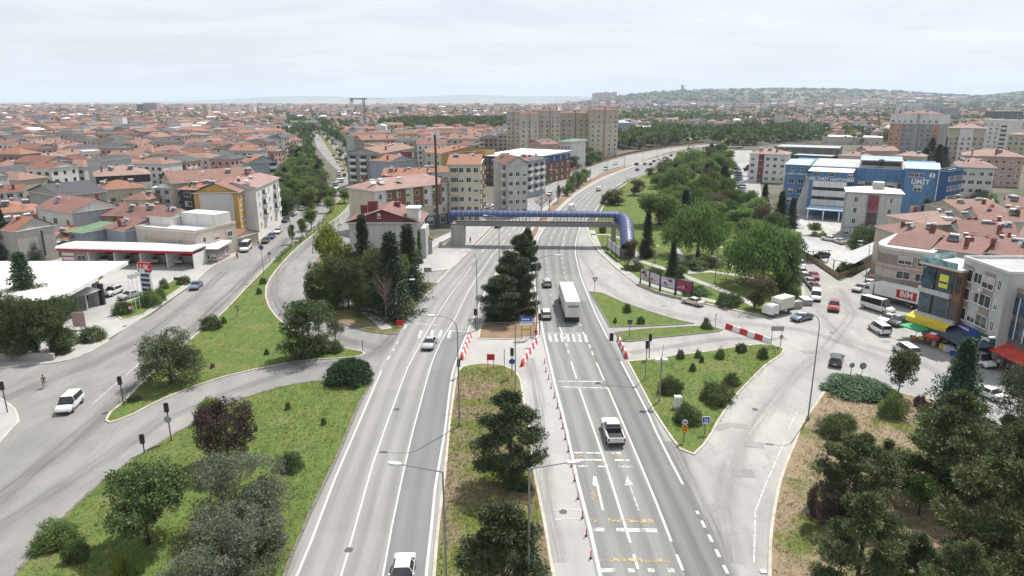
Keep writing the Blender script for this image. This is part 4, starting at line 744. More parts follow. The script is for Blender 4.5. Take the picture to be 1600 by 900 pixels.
LEAF['grassy'] = leafm('grass_blades', (0.055, 0.10, 0.024), (0.13, 0.20, 0.05), 0.3); LEAF['straw'] = leafm('straw_blades', (0.12, 0.10, 0.055), (0.32, 0.27, 0.17), 0.3)
EAST = [(985, 566), (1205, 541), (1222, 549), (1101, 690), (1040, 670)]; GARD = [(1290, 612), (1212, 800), (1205, 960), (1500, 960), (1600, 700), (1392, 614)]; MEDI = [(684, 905), (704, 665), (722, 577), (787, 574), (818, 650), (862, 905)]
tufts([(ISL_A, 4500), (ISL_B, 2200), (EAST, 1600), (MEDI, 2000)], 0, 'grassy', .16, 3, 'grass_tufts', 'short green grass tufts on the lawns'); tufts([(GARD, 4500), (MEDI, 2500), (ISL_B, 900), (ISL_A, 900)], 0, 'straw', .18, 4, 'dry_grass_tufts', 'dry straw-coloured grass tufts on slope and median')
M_TYRE = plain('rubber', (0.02, 0.02, 0.02), 0.85); M_RIM = plain('rim_metal', (0.35, 0.35, 0.36), 0.35, 0.7); M_GL = glassm('car_glass', (0.022, 0.028, 0.035), 0.05)
M_TRIM = plain('black_trim', (0.03, 0.03, 0.032), 0.6); M_HEAD = plain('lamp_lens', (0.65, 0.66, 0.66), 0.12, spec=.8); M_TAIL = plain('tail_lens', (0.35, 0.02, 0.02), 0.2, spec=.7); M_PLATE = plain('number_plate', (0.7, 0.7, 0.68), 0.5)
def paint(name, col, rough=.28, metal=0.0):
 k = 'paint_' + name
 if k in MATS: return MATS[k]
 m, nt, b, _ = nt_new(k); v = objc(nt)
 c = ramp(nt, noise(nt, v, 1.2, 4, .7), [(.3, [x * .86 for x in col]), (.7, col)])
 nt.links.new(c, b.inputs['Base Color']); b.inputs['Roughness'].default_value = rough; b.inputs['Coat Weight'].default_value = .4; b.inputs['Metallic'].default_value = metal; b.inputs['Coat Roughness'].default_value = .1
 MATS[k] = m; return m
COLR = dict(white=(.72, .72, .71), silver=(.42, .43, .44), grey=(.16, .165, .17), darkgrey=(.055, .058, .062), black=(.015, .015, .017), red=(.33, .03, .035), darkred=(.16, .02, .03), blue=(.05, .10, .24), bluegrey=(.12, .17, .23), cream=(.62, .58, .50), green=(.04, .13, .07))
SPEC = {
 'sedan': (1.76, .27, [(-2.22, .80, .84, .74, .66, 'b'), (-2.12, .95, .99, .86, .74, 'b'), (-1.50, .97, 1.02, .88, .76, 'g'), (-.92, .97, 1.38, .88, .60, 's'), (.30, .96, 1.42, .88, .60, 'g'), (1.08, .93, .99, .88, .74, 'b'), (2.00, .78, .83, .85, .70, 'b'), (2.24, .58, .62, .70, .62, 'b')]),
 'hatch': (1.72, .27, [(-2.02, .80, .84, .78, .70, 'b'), (-1.96, .95, 1.02, .85, .74, 'g'), (-1.58, .96, 1.42, .86, .60, 's'), (.35, .95, 1.47, .86, .60, 'g'), (1.12, .93, .99, .86, .72, 'b'), (1.86, .80, .84, .82, .70, 'b'), (2.04, .60, .64, .70, .62, 'b')]),
 'wagon': (1.76, .27, [(-2.25, .80, .84, .78, .70, 'b'), (-2.18, .95, 1.00, .86, .74, 'g'), (-1.85, .96, 1.42, .88, .62, 's'), (.35, .95, 1.46, .88, .60, 'g'), (1.12, .93, .99, .88, .72, 'b'), (2.05, .80, .84, .84, .70, 'b'), (2.26, .60, .64, .70, .62, 'b')]),
 'suv': (1.9, .33, [(-2.25, .88, .93, .82, .74, 'b'), (-2.20, 1.08, 1.12, .92, .80, 'g'), (-1.85, 1.10, 1.62, .94, .68, 's'), (.35, 1.08, 1.68, .94, .68, 'g'), (1.10, 1.06, 1.13, .94, .80, 'b'), (2.10, .95, 1.0, .90, .76, 'b'), (2.32, .70, .75, .78, .70, 'b')]),
 'mpv': (1.83, .27, [(-2.18, .95, 1.00, .84, .78, 'b'), (-2.16, 1.12, 1.16, .90, .80, 'g'), (-2.02, 1.12, 1.74, .91, .74, 's'), (.62, 1.06, 1.82, .91, .72, 'g'), (1.42, 1.02, 1.08, .90, .76, 'b'), (2.02, .86, .90, .87, .74, 'b'), (2.22, .62, .66, .76, .68, 'b')]),
 'panel': (1.86, .27, [(-2.25, 1.05, 1.10, .88, .80, 'b'), (-2.22, 1.12, 1.80, .92, .78, 'b'), (-.25, 1.12, 1.86, .93, .76, 's'), (.80, 1.08, 1.84, .92, .74, 'g'), (1.50, 1.02, 1.08, .90, .76, 'b'), (2.05, .86, .90, .87, .74, 'b'), (2.25, .62, .66, .76, .68, 'b')]),
 'minibus': (2.0, .32, [(-2.95, 1.2, 1.25, .92, .84, 'b'), (-2.92, 1.35, 2.42, .98, .84, 's'), (1.30, 1.30, 2.50, .98, .84, 'g'), (2.20, 1.22, 1.32, .96, .82, 'b'), (2.80, 1.0, 1.05, .92, .80, 'b'), (2.98, .7, .75, .84, .74, 'b')]),
 'bus': (2.4, .38, [(-4.2, 1.2, 1.3, 1.15, 1.05, 'b'), (-4.15, 1.4, 2.9, 1.2, 1.08, 's'), (3.9, 1.35, 2.95, 1.2, 1.08, 'g'), (4.15, 1.2, 1.3, 1.18, 1.02, 'b'), (4.25, .8, .85, 1.1, 1.0, 'b')]),
}
CARM = {}
def car_meshes(kind, col):
 key = (kind, col)
 if key in CARM: return CARM[key]
 W_, zb, st = SPEC[kind]; P_ = paint(col, COLR[col]); body = MB(); gl = MB(); secs = []
 for x, zbelt, zr, hw, rh, k in st:
  hw *= 1.0; zl = zb + (.12 if abs(x) > abs(st[-1][0]) - .2 or abs(x) > abs(st[0][0]) - .12 else 0)
  half = [(hw * .90, zl), (hw, zl + .22), (hw * 1.0, zbelt - .12 if zbelt - .12 > zl + .25 else zl + .26), (hw * .965, zbelt), (rh, zr - .035), (rh * .80, zr)]
  secs.append([(x, y, z) for y, z in half] + [(x, -y, z) for y, z in half[::-1]])
 n = len(secs[0])
 for i in range(len(secs) - 1):
  a, b, k = secs[i], secs[i + 1], st[i][5]
  for j in range(n - 1):
   g = (k == 'g' and j in (3, 4, 5, 6, 7)) or (k == 's' and j in (3, 7)); (gl if g else body).face([a[j], b[j], b[j + 1], a[j + 1]][::-1], M_GL if g else P_)
  body.face([a[n - 1], b[n - 1], b[0], a[0]][::-1], M_TRIM)
 body.face(secs[0], P_); body.face(secs[-1][::-1], P_)
 for i in range(len(st) - 1):
  if st[i][5] != 's': continue
  a, b = secs[i], secs[i + 1]; cuts = (0, .5, 1.0) if kind not in ('minibus', 'bus') else (0, .25, .5, .75, 1.0)
  for s in (3, 7):
   for t in cuts:
    lo = Vector(a[s]).lerp(Vector(b[s]), t); hi = Vector(a[s + 1]).lerp(Vector(b[s + 1]), t); o = Vector((0, .012 if s == 3 else -.012, 0)); wv = Vector((.045, 0, 0))
    q = [lo - wv + o, lo + wv + o, hi + wv + o, hi - wv + o]; body.face(q if s == 7 else q[::-1], P_ if t in (0, 1.0) else M_TRIM)
 xf, xr = st[-1][0], st[0][0]; hw = max(s[3] for s in st)
 body.box(xf - .12, -hw * .80, zb + .02, xf + .03, hw * .80, zb + .20, M_TRIM); body.box(xr - .03, -hw * .85, zb + .02, xr + .12, hw * .85, zb + .22, M_TRIM if kind not in ('sedan',) else P_)
 ws = [s for s in st if s[5] == 'g'][-1]; mx = st[st.index(ws) + 1][0] - .45
 for s in (-1, 1): body.box(mx, s * hw if s > 0 else -hw - .16, ws[1] + .02, mx + .12, hw + .16 if s > 0 else -hw, ws[1] + .17, P_)
 bm = body.mesh(kind + '_body', True); bm.set_sharp_from_angle(angle=R(32)); gm = gl.mesh(kind + '_windows')
 rw = .33 if kind not in ('suv', 'minibus', 'bus') else .38
 tw = MB(); tw.disc((0, 0, 0), rw, .22, (0, 1, 0), M_TYRE, 16); rm = MB(); rm.disc((0, 0, 0), rw * .62, .235, (0, 1, 0), M_RIM, 10)
 hl = MB(); hl.box(-.10, -.16, -.07, .05, .16, .08, M_HEAD); tl = MB(); tl.box(-.04, -.11, -.12, .05, .11, .14, M_TAIL); npm = MB(); npm.box(-.012, -.26, -.055, .012, .26, .055, M_PLATE)
 CARM[key] = (bm, gm, tw.mesh('tyre', True), rm.mesh('rim'), hl.mesh('headlight'), tl.mesh('tail_light'), npm.mesh('number_plate'), rw)
 return CARM[key]
CARN = dict(sedan='saloon_car', hatch='hatchback_car', wagon='estate_car', suv='off_road_car', mpv='compact_van', panel='panel_van', minibus='minibus', bus='bus')
CARC = dict(sedan='car', hatch='car', wagon='car', suv='car', mpv='van', panel='van', minibus='minibus', bus='bus')
LOWC = {}
def car(kind, col, px, py, to, label, group=None, lite=False, z=0.04, ground=None, ang=None):
 """centre at the pixel (0.6 m up), nose pointing to the pixel `to`"""
 x, y = ground or G(px, py, .6)
 if ang is None: tx, ty = G(*to, .6); ang = math.atan2(ty - y, tx - x)
 bm, gm, tw, rm, hl, tl, pl, rw = car_meshes(kind, col); W_, zb, st = SPEC[kind]; xf, xr = st[-1][0], st[0][0]; hw = max(s[3] for s in st)
 if lite:
  if (kind, col) not in LOWC:
   tmp = MB(); import bmesh; b = bmesh.new(); b.from_mesh(bm); nb = len(b.faces); b.from_mesh(gm); b.faces.ensure_lookup_table()
   for f in b.faces[nb:]: f.material_index = 7
   me = bpy.data.meshes.new(kind + '_lite'); b.to_mesh(me); b.free()
   for m in bm.materials: me.materials.append(m)
   while len(me.materials) < 7: me.materials.append(M_TRIM)
   me.materials.append(M_GL); LOWC[(kind, col)] = me
  o = child(CARN[kind], LOWC[(kind, col)], None, (x, y, z - .06), ang); return tag(o, label, CARC[kind], group)
 e = empty(CARN[kind], (x, y, z), ang); tag(e, label, CARC[kind], group)
 child('body', bm, e); child('windows', gm, e)
 for fx in (xf - .82 if kind not in ('minibus', 'bus') else xf - 1.0, xr + (.78 if kind not in ('bus',) else 2.2)):
  for s in (-1, 1):
   w_ = child('wheel', tw, e, (fx, s * (hw - .10), rw)); child('rim', rm, w_)
 zf = st[-2][1] - .12; zr = st[1][1] - .22
 for s in (-1, 1):
  child('headlight', hl, e, (xf - .10, s * (hw * .68), zf - .06)); child('tail_light', tl, e, (xr + .02, s * (hw * .80), zr), 0)
 child('number_plate', pl, e, (xr - .02 if kind != 'sedan' else xr - .035, 0, zb + .30)); return e
C = car
def along(px, py, up=True):   # a pixel further up (or down) the highway, following the traced edges
 base = RL if px > 845 or py < 0 else LR
 return None
def hwy_ang(x, y, east=True, away=True):
 e = inter_edge(RL, RR, .5) if east else inter_edge(LL, LR, .5); k = min(range(len(e)), key=lambda i: abs(e[i][1] - y)); a = e[max(0, k - 4)]; b = e[min(len(e) - 1, k + 4)]
 t = math.atan2(b[1] - a[1], b[0] - a[0]); return t if away else t + math.pi
def hcar(kind, col, px, py, label, away=None, group=None, lite=False):
 x, y = G(px, py, .6); east = px > G_mid(py); away = east if away is None else away
 return car(kind, col, px, py, None, label, group, lite, z=.045, ground=(x, y), ang=hwy_ang(x, y, east, away))
def G_mid(py):
 pts = [(900, 790), (500, 800), (400, 815), (350, 848), (322, 868), (302, 892), (279, 930), (258, 990), (239, 1050), (228, 1112)]
 for (y1, x1), (y2, x2) in zip(pts[:-1], pts[1:]):
  if y2 <= py <= y1: return x1 + (x2 - x1) * (y1 - py) / (y1 - y2)
 return 790
hcar('sedan', 'white', 629, 897, 'white saloon car driving out of the picture at the bottom of the left carriageway')
hcar('sedan', 'silver', 671, 536, 'pale silver saloon car driving towards the camera below the left zebra crossing')
hcar('wagon', 'silver', 855, 442, 'silver estate car driving away beside the articulated lorry, farther of two'); hcar('wagon', 'white', 853, 490, 'pale estate car driving away at the left of the lorry, nearer of two')
hcar('suv', 'darkgrey', 779, 352, 'dark car passing beneath the footbridge towards the camera'); hcar('hatch', 'white', 859, 303, 'white hatchback coming along the left carriageway beyond the footbridge'); hcar('panel', 'white', 936, 296, 'white van driving away beyond the footbridge in the right carriageway')
hcar('minibus', 'white', 893, 327, 'white minibus just behind the footbridge roof in the right carriageway'); hcar('mpv', 'white', 946, 264, 'white van with a long shadow far up the left carriageway'); hcar('wagon', 'white', 962, 256, 'white estate car far up the left carriageway')
for k, c, px, py, l in (('suv', 'black', 995, 256.5, 'black car farthest left in the far cluster on the right carriageway'), ('sedan', 'black', 996, 265, 'black saloon car nearest in the far cluster on the right carriageway'), ('sedan', 'darkgrey', 1008, 256, 'dark car in the middle of the far cluster on the right carriageway'), ('hatch', 'darkgrey', 1017, 256.5, 'dark hatchback right of the middle of the far cluster'), ('sedan', 'darkgrey', 1022, 251.5, 'dark saloon ahead of the far cluster on the right carriageway'), ('hatch', 'black', 1049, 243, 'black car at the highway bend'), ('sedan', 'white', 1029, 248, 'white saloon at the highway bend'), ('hatch', 'darkred', 1061, 239.5, 'dark red car just past the highway bend'), ('sedan', 'white', 1085, 234, 'farthest white car visible on the highway')): hcar(k, c, px, py, l, lite=True)
C('mpv', 'white', 109, 631, (92, 648), 'white compact van driving towards the lower left on the left street'); C('sedan', 'bluegrey', 306, 446, (296, 455), 'blue-grey saloon on the left street by the station flower strip'); C('minibus', 'white', 384, 388, (376, 396), 'white minibus parked beside the pavement on the left street')
C('suv', 'white', 176, 456, (162, 462), 'white car with a dark roof on the filling station forecourt'); C('sedan', 'silver', 203, 461, (192, 464), 'silver saloon behind the white flagpoles at the filling station')
gr = 'cars in the wash bays'
for px, py, k, c, l in ((163, 406, 'hatch', 'white', 'white car in the first open bay of the car wash'), (198, 406, 'suv', 'white', 'white off-road car in the second bay of the car wash'), (242, 406, 'sedan', 'white', 'white saloon in the third wash bay behind the red price totem'), (279, 407, 'sedan', 'white', 'white saloon in the last wash bay on the right')): C(k, c, px, py, (px - 4, py + 12), l, gr)
C('hatch', 'darkgrey', 415, 376, (408, 383), 'dark parked car in front of the red-roofed hut, left street'); C('hatch', 'blue', 424, 369, (417, 376), 'dark blue parked car between dark and white parked cars, left street'); C('sedan', 'white', 434, 361, (427, 368), 'white parked car at the upper end of the row, left street')
C('sedan', 'cream', 1083, 471, (1064, 466), 'old cream saloon stopped at the kerb of the park beside the billboards')
C('sedan', 'bluegrey', 1253, 495, (1236, 499), 'blue-grey saloon crossing the square beside the box truck'); C('suv', 'red', 1303, 479, (1302, 492), 'red car driving in the middle of the square'); C('panel', 'white', 1275, 463, (1274, 474), 'white panel van parked at the curved park kerb')
gr = 'cars parked along the park street'
for k, c, px, py, l in (('sedan', 'darkred', 1273, 448, 'dark red car parked directly behind the white panel van'), ('sedan', 'silver', 1267, 441, 'silver-green car parked in the middle of the curb row by the large willow'), ('sedan', 'grey', 1259, 433, 'grey car parked under the shaded tree'), ('hatch', 'white', 1254, 425, 'white car parked farther up under the shaded tree'), ('hatch', 'white', 1251, 413, 'white car at the top of the row under the shaded tree'), ('sedan', 'red', 1272, 431, 'red car parked by the fence of the car park')): C(k, c, px, py, (px + 6, py + 8), l, gr)
C('minibus', 'white', 1371, 481, (1392, 487), 'white minibus parked next to the lorry with the red logo'); C('sedan', 'white', 1388, 498, (1372, 503), 'white saloon parked in front of the white minibus'); C('wagon', 'darkgrey', 1409, 503, (1392, 506), 'dark grey car parked beside the green market parasol'); C('mpv', 'white', 1374, 514, (1362, 507), 'white compact van leaving the row of parked cars on the square'); C('mpv', 'white', 1415, 548, (1401, 540), 'white compact van standing below the street market')
C('wagon', 'darkgrey', 1307, 562, (1310, 552), 'dark grey estate car driving away behind the round signs'); C('panel', 'white', 1530, 563, (1548, 571), 'white panel van parked along the shop awnings'); C('sedan', 'white', 1542, 613, (1524, 606), 'white saloon half hidden by the fir on the right')
C('sedan', 'silver', 1344, 450, (1334, 454), 'silver car parked before the curved beige building'); C('hatch', 'white', 1357, 444, (1350, 448), 'white car parked behind the silver one at the curved building'); C('hatch', 'darkred', 1364, 436, (1370, 428), 'dark red car at the corner of the curved beige building')
C('sedan', 'black', 1284, 399, (1270, 401), 'dark car in the mouth of the left carport'); C('sedan', 'white', 1296, 373, (1284, 371), 'white car parked by the hospital porch'); C('sedan', 'cream', 1312, 377, (1300, 373), 'cream car parked in the corner of the car park'); C('hatch', 'darkgrey', 1340, 415, (1330, 420), 'dark car under the right carport')
rnd = random.Random(4); kinds = ['sedan', 'hatch', 'wagon', 'mpv', 'suv']; cols = ['white', 'white', 'silver', 'grey', 'darkgrey', 'black', 'red', 'bluegrey', 'white', 'blue']
def parked(pts, n, group, where, offs=0.0, jitter=.4, lite=True, skip=.12, across=0.0):
 P_ = smooth_poly([G(*p) for p in pts], False, 2); L = [0]
 for a, b in zip(P_[:-1], P_[1:]): L.append(L[-1] + math.hypot(b[0] - a[0], b[1] - a[1]))
 for i in range(n):
  if rnd.random() < skip: continue
  s = L[-1] * (i + .5) / n; k = max(j for j in range(len(L) - 1) if L[j] <= s); a, b = P_[k], P_[k + 1]; t = (s - L[k]) / max(1e-6, L[k + 1] - L[k]); an = math.atan2(b[1] - a[1], b[0] - a[0])
  x = a[0] + (b[0] - a[0]) * t + rnd.uniform(-jitter, jitter); y = a[1] + (b[1] - a[1]) * t
  kk, cc = rnd.choice(kinds), rnd.choice(cols); nm = CARN[kk].replace('_', ' ')
  car(kk, cc, 0, 0, None, '%s %s %s' % ({'darkgrey': 'dark grey', 'bluegrey': 'blue-grey'}.get(cc, cc), nm, where), group, lite, ground=(x, y), ang=an + rnd.choice([0, math.pi]) + across)
parked([(588, 290), (570, 270), (545, 248), (525, 228), (512, 213)], 30, 'cars parked on the right side of the boulevard', 'parked on the right side of the boulevard')
parked([(578, 284), (560, 262), (540, 243), (522, 225)], 14, 'cars driving up the boulevard', 'in the right carriageway of the boulevard', skip=.35)
parked([(438, 352), (470, 330), (500, 308), (526, 288), (530, 268)], 14, 'cars parked by the wood on the left street', 'parked by the wood on the left street', skip=.1, lite=False)
parked([(532, 290), (538, 270), (520, 242)], 7, 'cars in the left carriageway of the boulevard', 'in the left carriageway of the boulevard', skip=.3)
parked([(1152, 318), (1158, 300), (1154, 282), (1150, 262)], 13, 'cars parked in the lot beyond the park', 'parked side by side in the lot beyond the park', across=1.3, skip=.05)
parked([(1222, 372), (1206, 345), (1196, 322)], 6, 'cars on the park street', 'standing on the park street', skip=.2)
parked([(742, 330), (765, 325), (788, 318)], 4, 'cars parked behind the left bridge stair', 'parked behind the left end of the footbridge', skip=0)
C('bus', 'white', 557, 263, (548, 255), 'white bus on the boulevard by the apartment row'); C('bus', 'white', 443, 326, (452, 320), 'white bus parked beside the white apartment block'); C('minibus', 'white', 501, 303, (508, 297), 'white minibus on the left street by the wood'); C('bus', 'cream', 524, 303, (518, 308), 'pale bus parked beside the wood')
def pickup():
 x, y = G(957, 675, .6); e = empty('pickup_truck', (x, y, .045), hwy_ang(x, y)); tag(e, 'white double-cab pickup with an open black load bed driving away', 'pickup truck')
 P_ = paint('white', COLR['white']); b = MB(); g = MB()
 b.box(-2.7, -.95, .45, 2.55, .95, .95, P_); b.box(1.05, -.90, .95, 2.5, .90, 1.14, P_); b.box(-2.7, -.96, .95, -.62, -.86, 1.20, P_); b.box(-2.7, .86, .95, -.62, .96, 1.20, P_); b.box(-2.72, -.86, .95, -2.62, .86, 1.20, P_)
 b.box(-2.6, -.85, .951, -.66, .85, .99, M_TRIM); b.box(-2.78, -.9, .38, -2.68, .9, .62, M_TRIM); b.box(2.5, -.85, .42, 2.66, .85, .8, M_TRIM); b.box(-.9, -.80, .99, -.66, .80, 1.5, M_TRIM)
 b.box(-.45, -.72, 1.66, .72, .72, 1.82, P_); b.box(-.62, -.86, .95, 1.2, .86, 1.12, P_)
 lo = [(-.64, .87, 1.12), (1.22, .87, 1.12), (1.22, -.87, 1.12), (-.64, -.87, 1.12)]; hi = [(-.46, .72, 1.70), (.62, .72, 1.70), (.62, -.72, 1.70), (-.46, -.72, 1.70)]
 for i in range(4): j = (i + 1) % 4; g.face([lo[i], lo[j], hi[j], hi[i]][::-1], M_GL)
 for s in (-1, 1):
  b.box(.32, s * .80 - .06, 1.1, .42, s * .80 + .06, 1.68, P_); b.box(1.0, .95 if s > 0 else -1.13, 1.15, 1.12, 1.13 if s > 0 else -.95, 1.32, P_)
 b.build('body', e); g.build('windows', e)
 tw = MB(); tw.disc((0, 0, 0), .40, .26, (0, 1, 0), M_TYRE, 16); tm = tw.mesh('tyre', True); rm = MB(); rm.disc((0, 0, 0), .24, .275, (0, 1, 0), M_RIM, 10); rmm = rm.mesh('rim')
 for fx in (1.65, -1.65):
  for s in (-1, 1): w_ = child('wheel', tm, e, (fx, s * .86, .40)); child('rim', rmm, w_)
 hl = MB(); hl.box(-.05, -.15, -.09, .05, .15, .09, M_HEAD); tl = MB(); tl.box(-.03, -.08, -.16, .03, .08, .16, M_TAIL); hm, tmm = hl.mesh('headlight'), tl.mesh('tail_light')
 for s in (-1, 1): child('headlight', hm, e, (2.54, s * .74, .88)); child('tail_light', tmm, e, (-2.72, s * .88, .95))
 p = MB(); p.box(-2.735, -.26, .70, -2.715, .26, .82, M_PLATE); p.build('number_plate', e); h = MB(); h.box(-2.74, -.12, 1.0, -2.715, .12, 1.06, M_TRIM); h.build('tailgate_handle', e)
pickup()
def wheelset(e, xs, hw, r=.5, w_=.3):
 tw = MB(); tw.disc((0, 0, 0), r, w_, (0, 1, 0), M_TYRE, 18); tm = tw.mesh('tyre', True); rm = MB(); rm.disc((0, 0, 0), r * .55, w_ + .02, (0, 1, 0), M_RIM, 10); rmm = rm.mesh('rim')
 for fx in xs:
  for s in (-1, 1): o = child('wheel', tm, e, (fx, s * (hw - w_ / 2), r)); child('rim', rmm, o)
def lorry(px, py, ang, label, cabcol, boxcol, Lb, hb, wb, logo=None, rear_text=None, name='articulated_lorry', z0=1.15, cabh=3.0):
 x, y = G(px, py, 1.0); e = empty(name, (x, y, .045), ang); tag(e, label, 'lorry'); P_ = paint(cabcol, COLR[cabcol]); B_ = plain(boxcol[0], boxcol[1], .55, var=.06, scale=.5)
 xf = Lb / 2; b = MB(); b.box(-xf, -wb / 2, z0, xf, wb / 2, hb, B_); b.box(-xf + .02, -wb / 2 - .012, z0, xf - .02, wb / 2 + .012, z0 + .1, M_TRIM); b.build('cargo_box', e)
 d = MB(); d.box(-xf - .045, -wb / 2 + .06, z0 + .12, -xf - .003, -.03, hb - .1, B_); d.box(-xf - .045, .03, z0 + .12, -xf - .003, wb / 2 - .06, hb - .1, B_)
 for s in (-.5, -.12, .12, .5): d.box(-xf - .07, s - .015, z0 + .2, -xf - .045, s + .015, hb - .2, M_RIM)
 d.build('rear_doors', e)
 c = MB(); c.box(-xf + .1, -.45, .75, xf + 2.0, .45, z0 - .01, M_TRIM); c.box(-xf + .02, -wb / 2 + .05, .42, -xf + .14, wb / 2 - .05, .62, M_TRIM); c.build('chassis', e)
 k = MB(); cx = xf + .35; cw = min(wb, 2.45) / 2; k.box(cx, -cw, .55, cx + 1.95, cw, 1.75, P_)
 lo = [(cx, cw, 1.75), (cx + 1.95, cw, 1.75), (cx + 1.95, -cw, 1.75), (cx, -cw, 1.75)]; hi = [(cx, cw - .08, cabh), (cx + 1.6, cw - .08, cabh), (cx + 1.6, -cw + .08, cabh), (cx, -cw + .08, cabh)]
 for i in range(4): j = (i + 1) % 4; k.face([lo[i], lo[j], hi[j], hi[i]][::-1], P_)
 k.face(hi, P_); k.build('cab', e)
 g = MB(); g.face([(cx + 1.955, -cw + .12, 1.85), (cx + 1.955, cw - .12, 1.85), (cx + 1.70, cw - .2, cabh - .35), (cx + 1.70, -cw + .2, cabh - .35)], M_GL)
 for s in (-1, 1):
  q = [(cx + .75, s * (cw + .006), 1.80), (cx + 1.75, s * (cw + .006), 1.80), (cx + 1.55, s * (cw - .035), cabh - .45), (cx + .75, s * (cw - .035), cabh - .45)]; g.face(q if s < 0 else q[::-1], M_GL)
 g.build('windows', e)
 wheelset(e, [cx + 1.2] + ([-xf + 1.2, -xf + 2.4, -xf + 3.6, xf - .7] if Lb > 9 else [-xf + 1.2]), wb / 2, .5 if Lb > 6 else .38)
 tl = MB(); tl.box(-.03, -.14, -.07, .03, .14, .07, M_TAIL); tm = tl.mesh('tail_light'); hl = MB(); hl.box(-.04, -.18, -.1, .04, .18, .1, M_HEAD); hm = hl.mesh('headlight')
 for s in (-1, 1): child('tail_light', tm, e, (-xf - .03, s * (wb / 2 - .28), .8)); child('headlight', hm, e, (cx + 1.96, s * (cw - .3), .85))
 return e, xf
lx, ly = G(893, 492, 1.0)
e, xf = lorry(889, 480, hwy_ang(*G(889, 480)), 'long white articulated lorry driving away in the right carriageway', 'white', ('trailer_white', (.66, .65, .61)), 13.0, 3.95, 2.5)
MTXT = plain('dark_lettering', (.06, .12, .14), .6)
o = lettering('KRONE', .50, MTXT, e, (-xf - .08, -.15, 3.05), R(-90), bold=.01); a = MB(); a.face([(-xf - .08, .98, 2.95), (-xf - .08, .62, 3.22), (-xf - .08, .60, 2.95)][::-1], MTXT); a.build('emblem', e)
bx, by = G(1402, 470, 1.0); e, xf = lorry(1405, 468, math.atan2(G(1372, 457, 1)[1] - G(1440, 474, 1)[1], G(1372, 457, 1)[0] - G(1440, 474, 1)[0]), 'white supermarket lorry with a red logo parked in front of the curved beige building', 'white', ('box_white', (.70, .70, .67)), 8.6, 3.55, 2.45, name='box_lorry', cabh=2.9)
M_LRED = plain('logo_red', (.42, .02, .03), .5); M_LWH = plain('logo_white', (.75, .75, .73), .5)
lg = MB(); lg.box(-3.9, 1.236, 1.55, .1, 1.25, 3.3, M_LWH); lg.box(-3.8, 1.251, 1.65, .0, 1.262, 3.2, M_LRED); lg.build('logo_panel', e)
lettering('BIM', 1.5, M_LWH, e, (-1.9, 1.275, 2.43), R(180), bold=.03, sx=1.05)
e, xf = lorry(1222, 481, math.atan2(G(1200, 487, 1)[1] - G(1235, 478, 1)[1], G(1200, 487, 1)[0] - G(1235, 478, 1)[0]), 'small box truck with a cream box parked at the park corner', 'white', ('box_cream', (.62, .62, .52)), 3.9, 3.1, 2.1, name='box_truck', z0=.95, cabh=2.2)
W_ = {k: wallm('wall_' + k, c) for k, c in dict(white=(.68, .67, .64), cream=(.60, .55, .44), beige=(.50, .44, .35), grey=(.36, .36, .36), bluegrey=(.36, .40, .45), yellow=(.60, .46, .20), ochre=(.46, .30, .10), brown=(.22, .12, .07), pink=(.50, .34, .30), brick=(.20, .10, .08), blue=(.115, .225, .39), deepblue=(.045, .105, .24), dark=(.06, .06, .065), darkgrey=(.14, .145, .15), concrete=(.40, .38, .35), lightgrey=(.50, .50, .50), salmon=(.50, .28, .20), taupe=(.33, .27, .23), maroon=(.20, .07, .07), sand=(.52, .46, .40), green=(.12, .26, .12)).items()}
RF = {k: roofm('roof_' + k, c) for k, c in dict(orange=(.30, .150, .105), red=(.225, .125, .107), pink=(.30, .20, .178), dark=(.085, .088, .095), brown=(.20, .095, .07), rust=(.25, .152, .124)).items()}
RF['white'] = roofm('roof_white', (.70, .70, .69), .1, False); RF['grey'] = roofm('roof_grey', (.36, .37, .38), .15, False); RF['lightblue'] = roofm('roof_light_blue', (.36, .48, .60), .1, False); RF['green'] = roofm('roof_green', (.14, .24, .14), .1, True)
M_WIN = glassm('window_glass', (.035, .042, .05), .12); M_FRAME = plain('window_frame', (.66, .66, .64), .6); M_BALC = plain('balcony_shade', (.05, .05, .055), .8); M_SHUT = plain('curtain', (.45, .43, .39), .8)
M_CHIM = plain('chimney_brick', (.20, .075, .055), .9, var=.25)
WINC = {}
def winmesh(w, h, style=0):
 k = (round(w, 2), round(h, 2), style)
 if k not in WINC:
  p = MB(); p.box(-w / 2 + .05, -.035, 0.05, w / 2 - .05, .05, h - .05, M_WIN)
  if style % 3 == 1: p.box(-w / 2 + .06, -.045, .06, -w * .12, -.036, h - .08, M_SHUT)
  if style % 3 == 2: p.box(-w / 2 + .06, -.045, h * .45, w / 2 - .06, -.036, h - .08, M_SHUT)
  f = MB(); t = .09
  f.box(-w / 2, -.07, h - t, w / 2, .03, h, M_FRAME); f.box(-w / 2, -.07, 0, -w / 2 + t, .03, h, M_FRAME); f.box(w / 2 - t, -.07, 0, w / 2, .03, h, M_FRAME); f.box(-.035, -.07, t, .035, .03, h - t, M_FRAME); f.box(-w / 2 - .05, -.12, -.06, w / 2 + .05, .03, t * .8, M_FRAME)
  WINC[k] = (p.mesh('pane'), f.mesh('frame'))
 return WINC[k]
def shut_low(me):  # nothing
 return me
